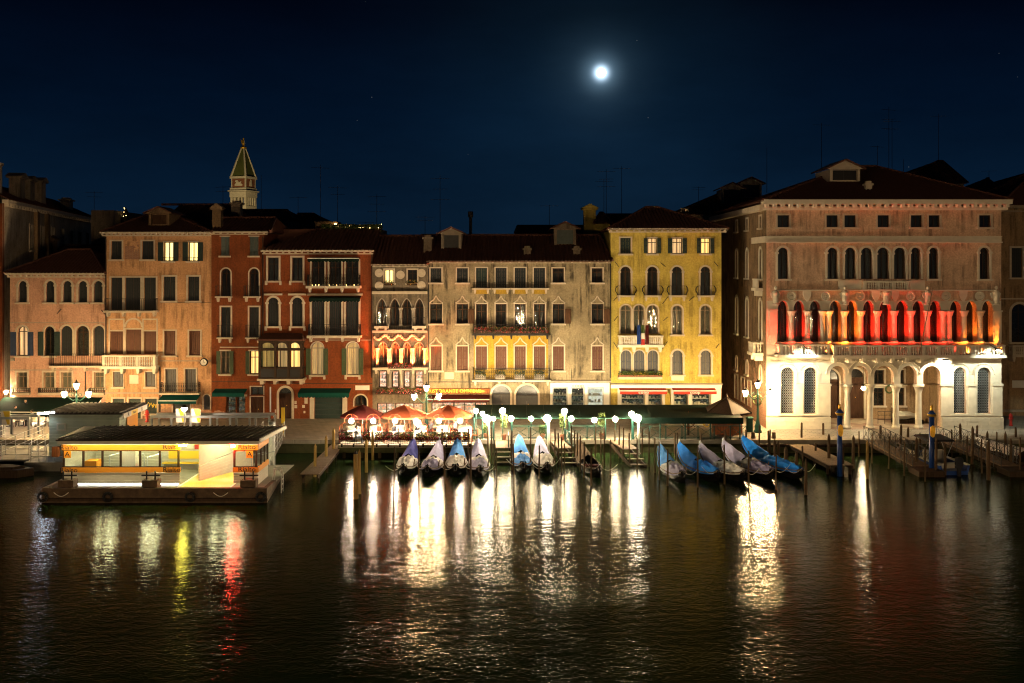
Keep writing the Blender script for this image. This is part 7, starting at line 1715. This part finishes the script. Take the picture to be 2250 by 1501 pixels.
q = MB().hexa([(-1.0, 1.7, 1.9), (1.0, 1.7, 1.9), (1.0, 3.7, 2.0), (-1.0, 3.7, 2.0), (-.9, 1.8, 2.02), (.9, 1.8, 2.02), (.9, 3.6, 2.12), (-.9, 3.6, 2.12)]); q.build('sunshade', 'cloth_dark', mbt)
q = MB()
for sx in (-.9, .9):
    for y_ in (1.8, 3.6): q.tube((sx, 2.7, .65), (sx, y_, 1.92), .02, .02, 5)
q.build('shade_frame', 'steel', mbt)
en = MB().lathe([(.12, -.3), (.14, .3), (.2, .5), (.26, .65), (.28, .95), (.22, 1.1), (.05, 1.15)], 12, (0, -.35, .1)).tube((0, -.35, -.2), (0, -.3, .5), .09).box(-.05, .05, -.35, .1, .45, .6).build('outboard_engine', 'cloth_dark', mbt, (.1, 0, 0), 0, True)
b2 = thing('covered_boat', 'boat under a pale tarpaulin moored right of the right footbridge', 'boat', (PX(2262, 69.5), 69.5, 0), radians(15)); boat_hull(MB(), 5.5, 2.2, -.2, .6).build('hull', 'dark_wood', b2); q = MB()
for i in range(12):
    for j in range(9): q.v.append(((-1+2*j/8)*1.05*(1-max(0, (i/11-.45)/.55)**2.2), 5.4*i/11, .68+.4*(1-abs(-1+j/4)**2)+.05*sin(i*2.1+j)))
for i in range(11):
    for j in range(8): q.f.append((i*9+j, i*9+j+1, (i+1)*9+j+1, (i+1)*9+j))
q.build('tarpaulin', 'tarp_white', b2, smooth=True)
b3 = thing('rowing_boat', 'low dark boat moored behind the left footbridge by the palace', 'boat', (PX(2018, 69.6), 69.6, 0), radians(-4)); boat_hull(MB(), 4.2, 1.6, -.2, .4).build('hull', 'cream_board', b3); MB().box(-.6, .6, 1, 1.3, .2, .3).box(-.6, .6, 2.2, 2.5, .2, .3).build('thwart', 'plank_wood', b3)
# white block in the portico
sc_ = thing('stone_sculpture', 'rough white stone block lying on a dark plinth in the palace portico', 'sculpture', (PX(1992, 82), 82, Q+.012)); q = MB()
for i in range(9):
    for j in range(9):
        u, v = i/8, j/8*2*pi; q.v.append((-1.1+2.2*u, .45*cos(v)*(sin(pi*min(.97, u+.06))**.5), .62+(.42-.2*u)*sin(v)*(sin(pi*min(.97, u+.06))**.5)+R.uniform(-.04, .04)))
for i in range(8):
    for j in range(8): q.f.append((i*9+j, i*9+j+1, (i+1)*9+j+1, (i+1)*9+j))
q.build('block', 'white_paint', sc_); MB().prismz([(-1.1, -.5), (1.2, -.5), (1.2, .5), (-1.1, .5)], 0, .3).build('plinth', 'dark_wood', sc_)
fr_ = MB()
for x in (-.55, 0, .55): fr_.tube((x, 0, 0), (x, 0, 1.0), .02)
for z_ in (.35, .7, 1.0): fr_.tube((-.55, 0, z_), (.55, 0, z_), .018)
tag(fr_.build('barrier', 'iron', None, (PX(1944, 81.5), 81.5, Q+.012)), 'low black iron barrier in the palace portico', 'barrier')
fp_ = MB().tube((0, 0, 0), (.55, -1.2, 5.2), .04, .03, 6).build('flag_staff', 'plank_wood', None, PT(2020, 778, YP-1.0)); tag(fp_, 'bare wooden flag staff slanting up from the palace balcony', 'flag staff')
# ------------------------------------------------------------------ people
def remeshed(mb, vox):
    me = mb.mesh('tmp'); ob = bpy.data.objects.new('tmp', me); COL.objects.link(ob); m = ob.modifiers.new('r', 'REMESH'); m.mode = 'VOXEL'; m.voxel_size = vox; m.use_smooth_shade = True
    m2 = ob.modifiers.new('s', 'SMOOTH'); m2.factor = .5; m2.iterations = 4
    dg = bpy.context.evaluated_depsgraph_get(); out = bpy.data.meshes.new_from_object(ob.evaluated_get(dg)); bpy.data.objects.remove(ob); out.materials.clear(); return out
def limb(q, pts, rs):
    for i in range(len(pts)-1): q.tube(pts[i], pts[i+1], rs[i], rs[i+1], 10)
    for p, r_ in zip(pts, rs): q.ball(p, r_, 8, 6)
def person(loc, rz, seated, shirt, trousers, label, hair='hair_dark'):
    o = thing('person', label, 'person', loc, rz); hip = .50 if seated else .92; body = MB(); sh_ = MB(); tr = MB(); tz_ = hip+.50
    for e, dst in ((0, body), (.018, sh_)):
        limb(dst, [(0, 0, hip), (0, .01, hip+.2), (0, 0, tz_-.06)], [.135+e, .125+e, .15+e]); limb(dst, [(-.17, 0, tz_-.04), (.17, 0, tz_-.04)], [.075+e, .075+e])
        for sd in (-1, 1):
            el = (sd*.25, -.08, hip+.22); wr = (sd*.18, -.30, hip+.25) if seated else (sd*.24, -.16, hip+.02)
            limb(dst, [(sd*.19, 0, tz_-.05), el], [.058+e, .045+e])
            if e == 0: limb(dst, [el, wr], [.043, .030])
    for sd in (-1, 1):
        wr = (sd*.18, -.30, hip+.25) if seated else (sd*.24, -.16, hip+.02); w = Vector(wr); limb(body, [w, w+Vector((0, -.05, -.03))], [.036, .04])
        for k_ in range(4): f0 = w+Vector(((k_-1.5)*.02, -.07, -.03)); limb(body, [f0, f0+Vector((0, -.045, -.015)), f0+Vector((0, -.06, -.05))], [.0095, .009, .008])
        t0 = w+Vector((-sd*.03, -.03, -.02)); limb(body, [t0, t0+Vector((-sd*.03, -.035, 0)), t0+Vector((-sd*.035, -.065, -.01))], [.011, .010, .008])
        kn = (sd*.11, -.44, hip-.02) if seated else (sd*.10, -.02, .49); an = (sd*.11, -.42, .08) if seated else (sd*.11, .01, .08)
        for e, dst in ((0, body), (.016, tr)): limb(dst, [(sd*.085, 0, hip), kn, an], [.09+e, .06+e, .042+e])
        limb(body, [an, (an[0], an[1]-.14, .04)], [.045, .035])
    limb(tr, [(-.06, 0, hip), (.06, 0, hip)], [.14, .14])
    limb(body, [(0, 0, tz_), (0, -.01, tz_+.12)], [.058, .055]); hz = tz_+.22
    body.ball((0, -.005, hz), .098, 14, 10, 1.22); body.ball((0, -.10, hz-.015), .02, 8, 6, 1.3); body.ball((0, -.03, hz-.075), .06, 10, 6)
    for sd in (-1, 1): body.ball((sd*.098, .01, hz-.01), .022, 6, 5, 1.4)
    b = inst('body', remeshed(body, .014), 'skin', o); inst('shirt', remeshed(sh_, .025), shirt, o); inst('trousers', remeshed(tr, .025), trousers, o)
    hq = MB().ball((0, .018, hz+.03), .108, 12, 8, 1.1); me = hq.mesh('hair', True)
    for v in me.vertices:
        if v.co.y < -.04 and v.co.z < hz+.06: v.co.y = -.03
    inst('hair', me, hair, o); q = MB()
    for sd in (-1, 1): q.ball((sd*.035, -.092, hz+.01), .012, 6, 4)
    q.build('eyes', 'ink', b); MB().box(-.025, .025, -.105, -.09, hz-.058, hz-.05).build('mouth', 'canvas_maroon', b); return o
person((PX(70, 80.3), 80.3, Q), -1.2, True, 'cloth_grey', 'cloth_dark', 'person in a grey shirt seated at a table under the dark green awning')
person((PX(34, 82.4), 82.4, Q), 1.0, True, 'cloth_white', 'cloth_dark', 'person in a white shirt seated further back under the dark green awning')
person((PX(56, 83.2), 83.2, Q), .3, False, 'cloth_dark', 'cloth_dark', 'standing person in dark clothes inside the bright restaurant front')
person((PX(783, 72.3), 72.3, Q), 2.0, True, 'cloth_white', 'cloth_grey', 'person in white seated behind the flower boxes at the left end of the terrace')
person((PX(917, 74.2), 74.2, Q), .4, False, 'cloth_white', 'cloth_dark', 'standing waiter in white between the terrace tables')
person((PX(836, 73.4)-.1, 73.45, Q), pi/2, True, 'canvas_red', 'cloth_dark', 'diner in red seated at the second front row terrace table')
person((PX(866, 73.4), 73.45, Q), -pi/2, True, 'cloth_dark', 'cloth_grey', 'diner in dark clothes seated at the third front row terrace table')
person((PX(948, 75.6), 75.6, Q), pi/2, True, 'cloth_grey', 'cloth_dark', 'diner in grey seated at a back row table right of the street lamp')
person((PX(1000, 75.7), 75.7, Q), -pi/2, True, 'cloth_white', 'cloth_dark', 'diner in white seated at a back row table under the right umbrella')
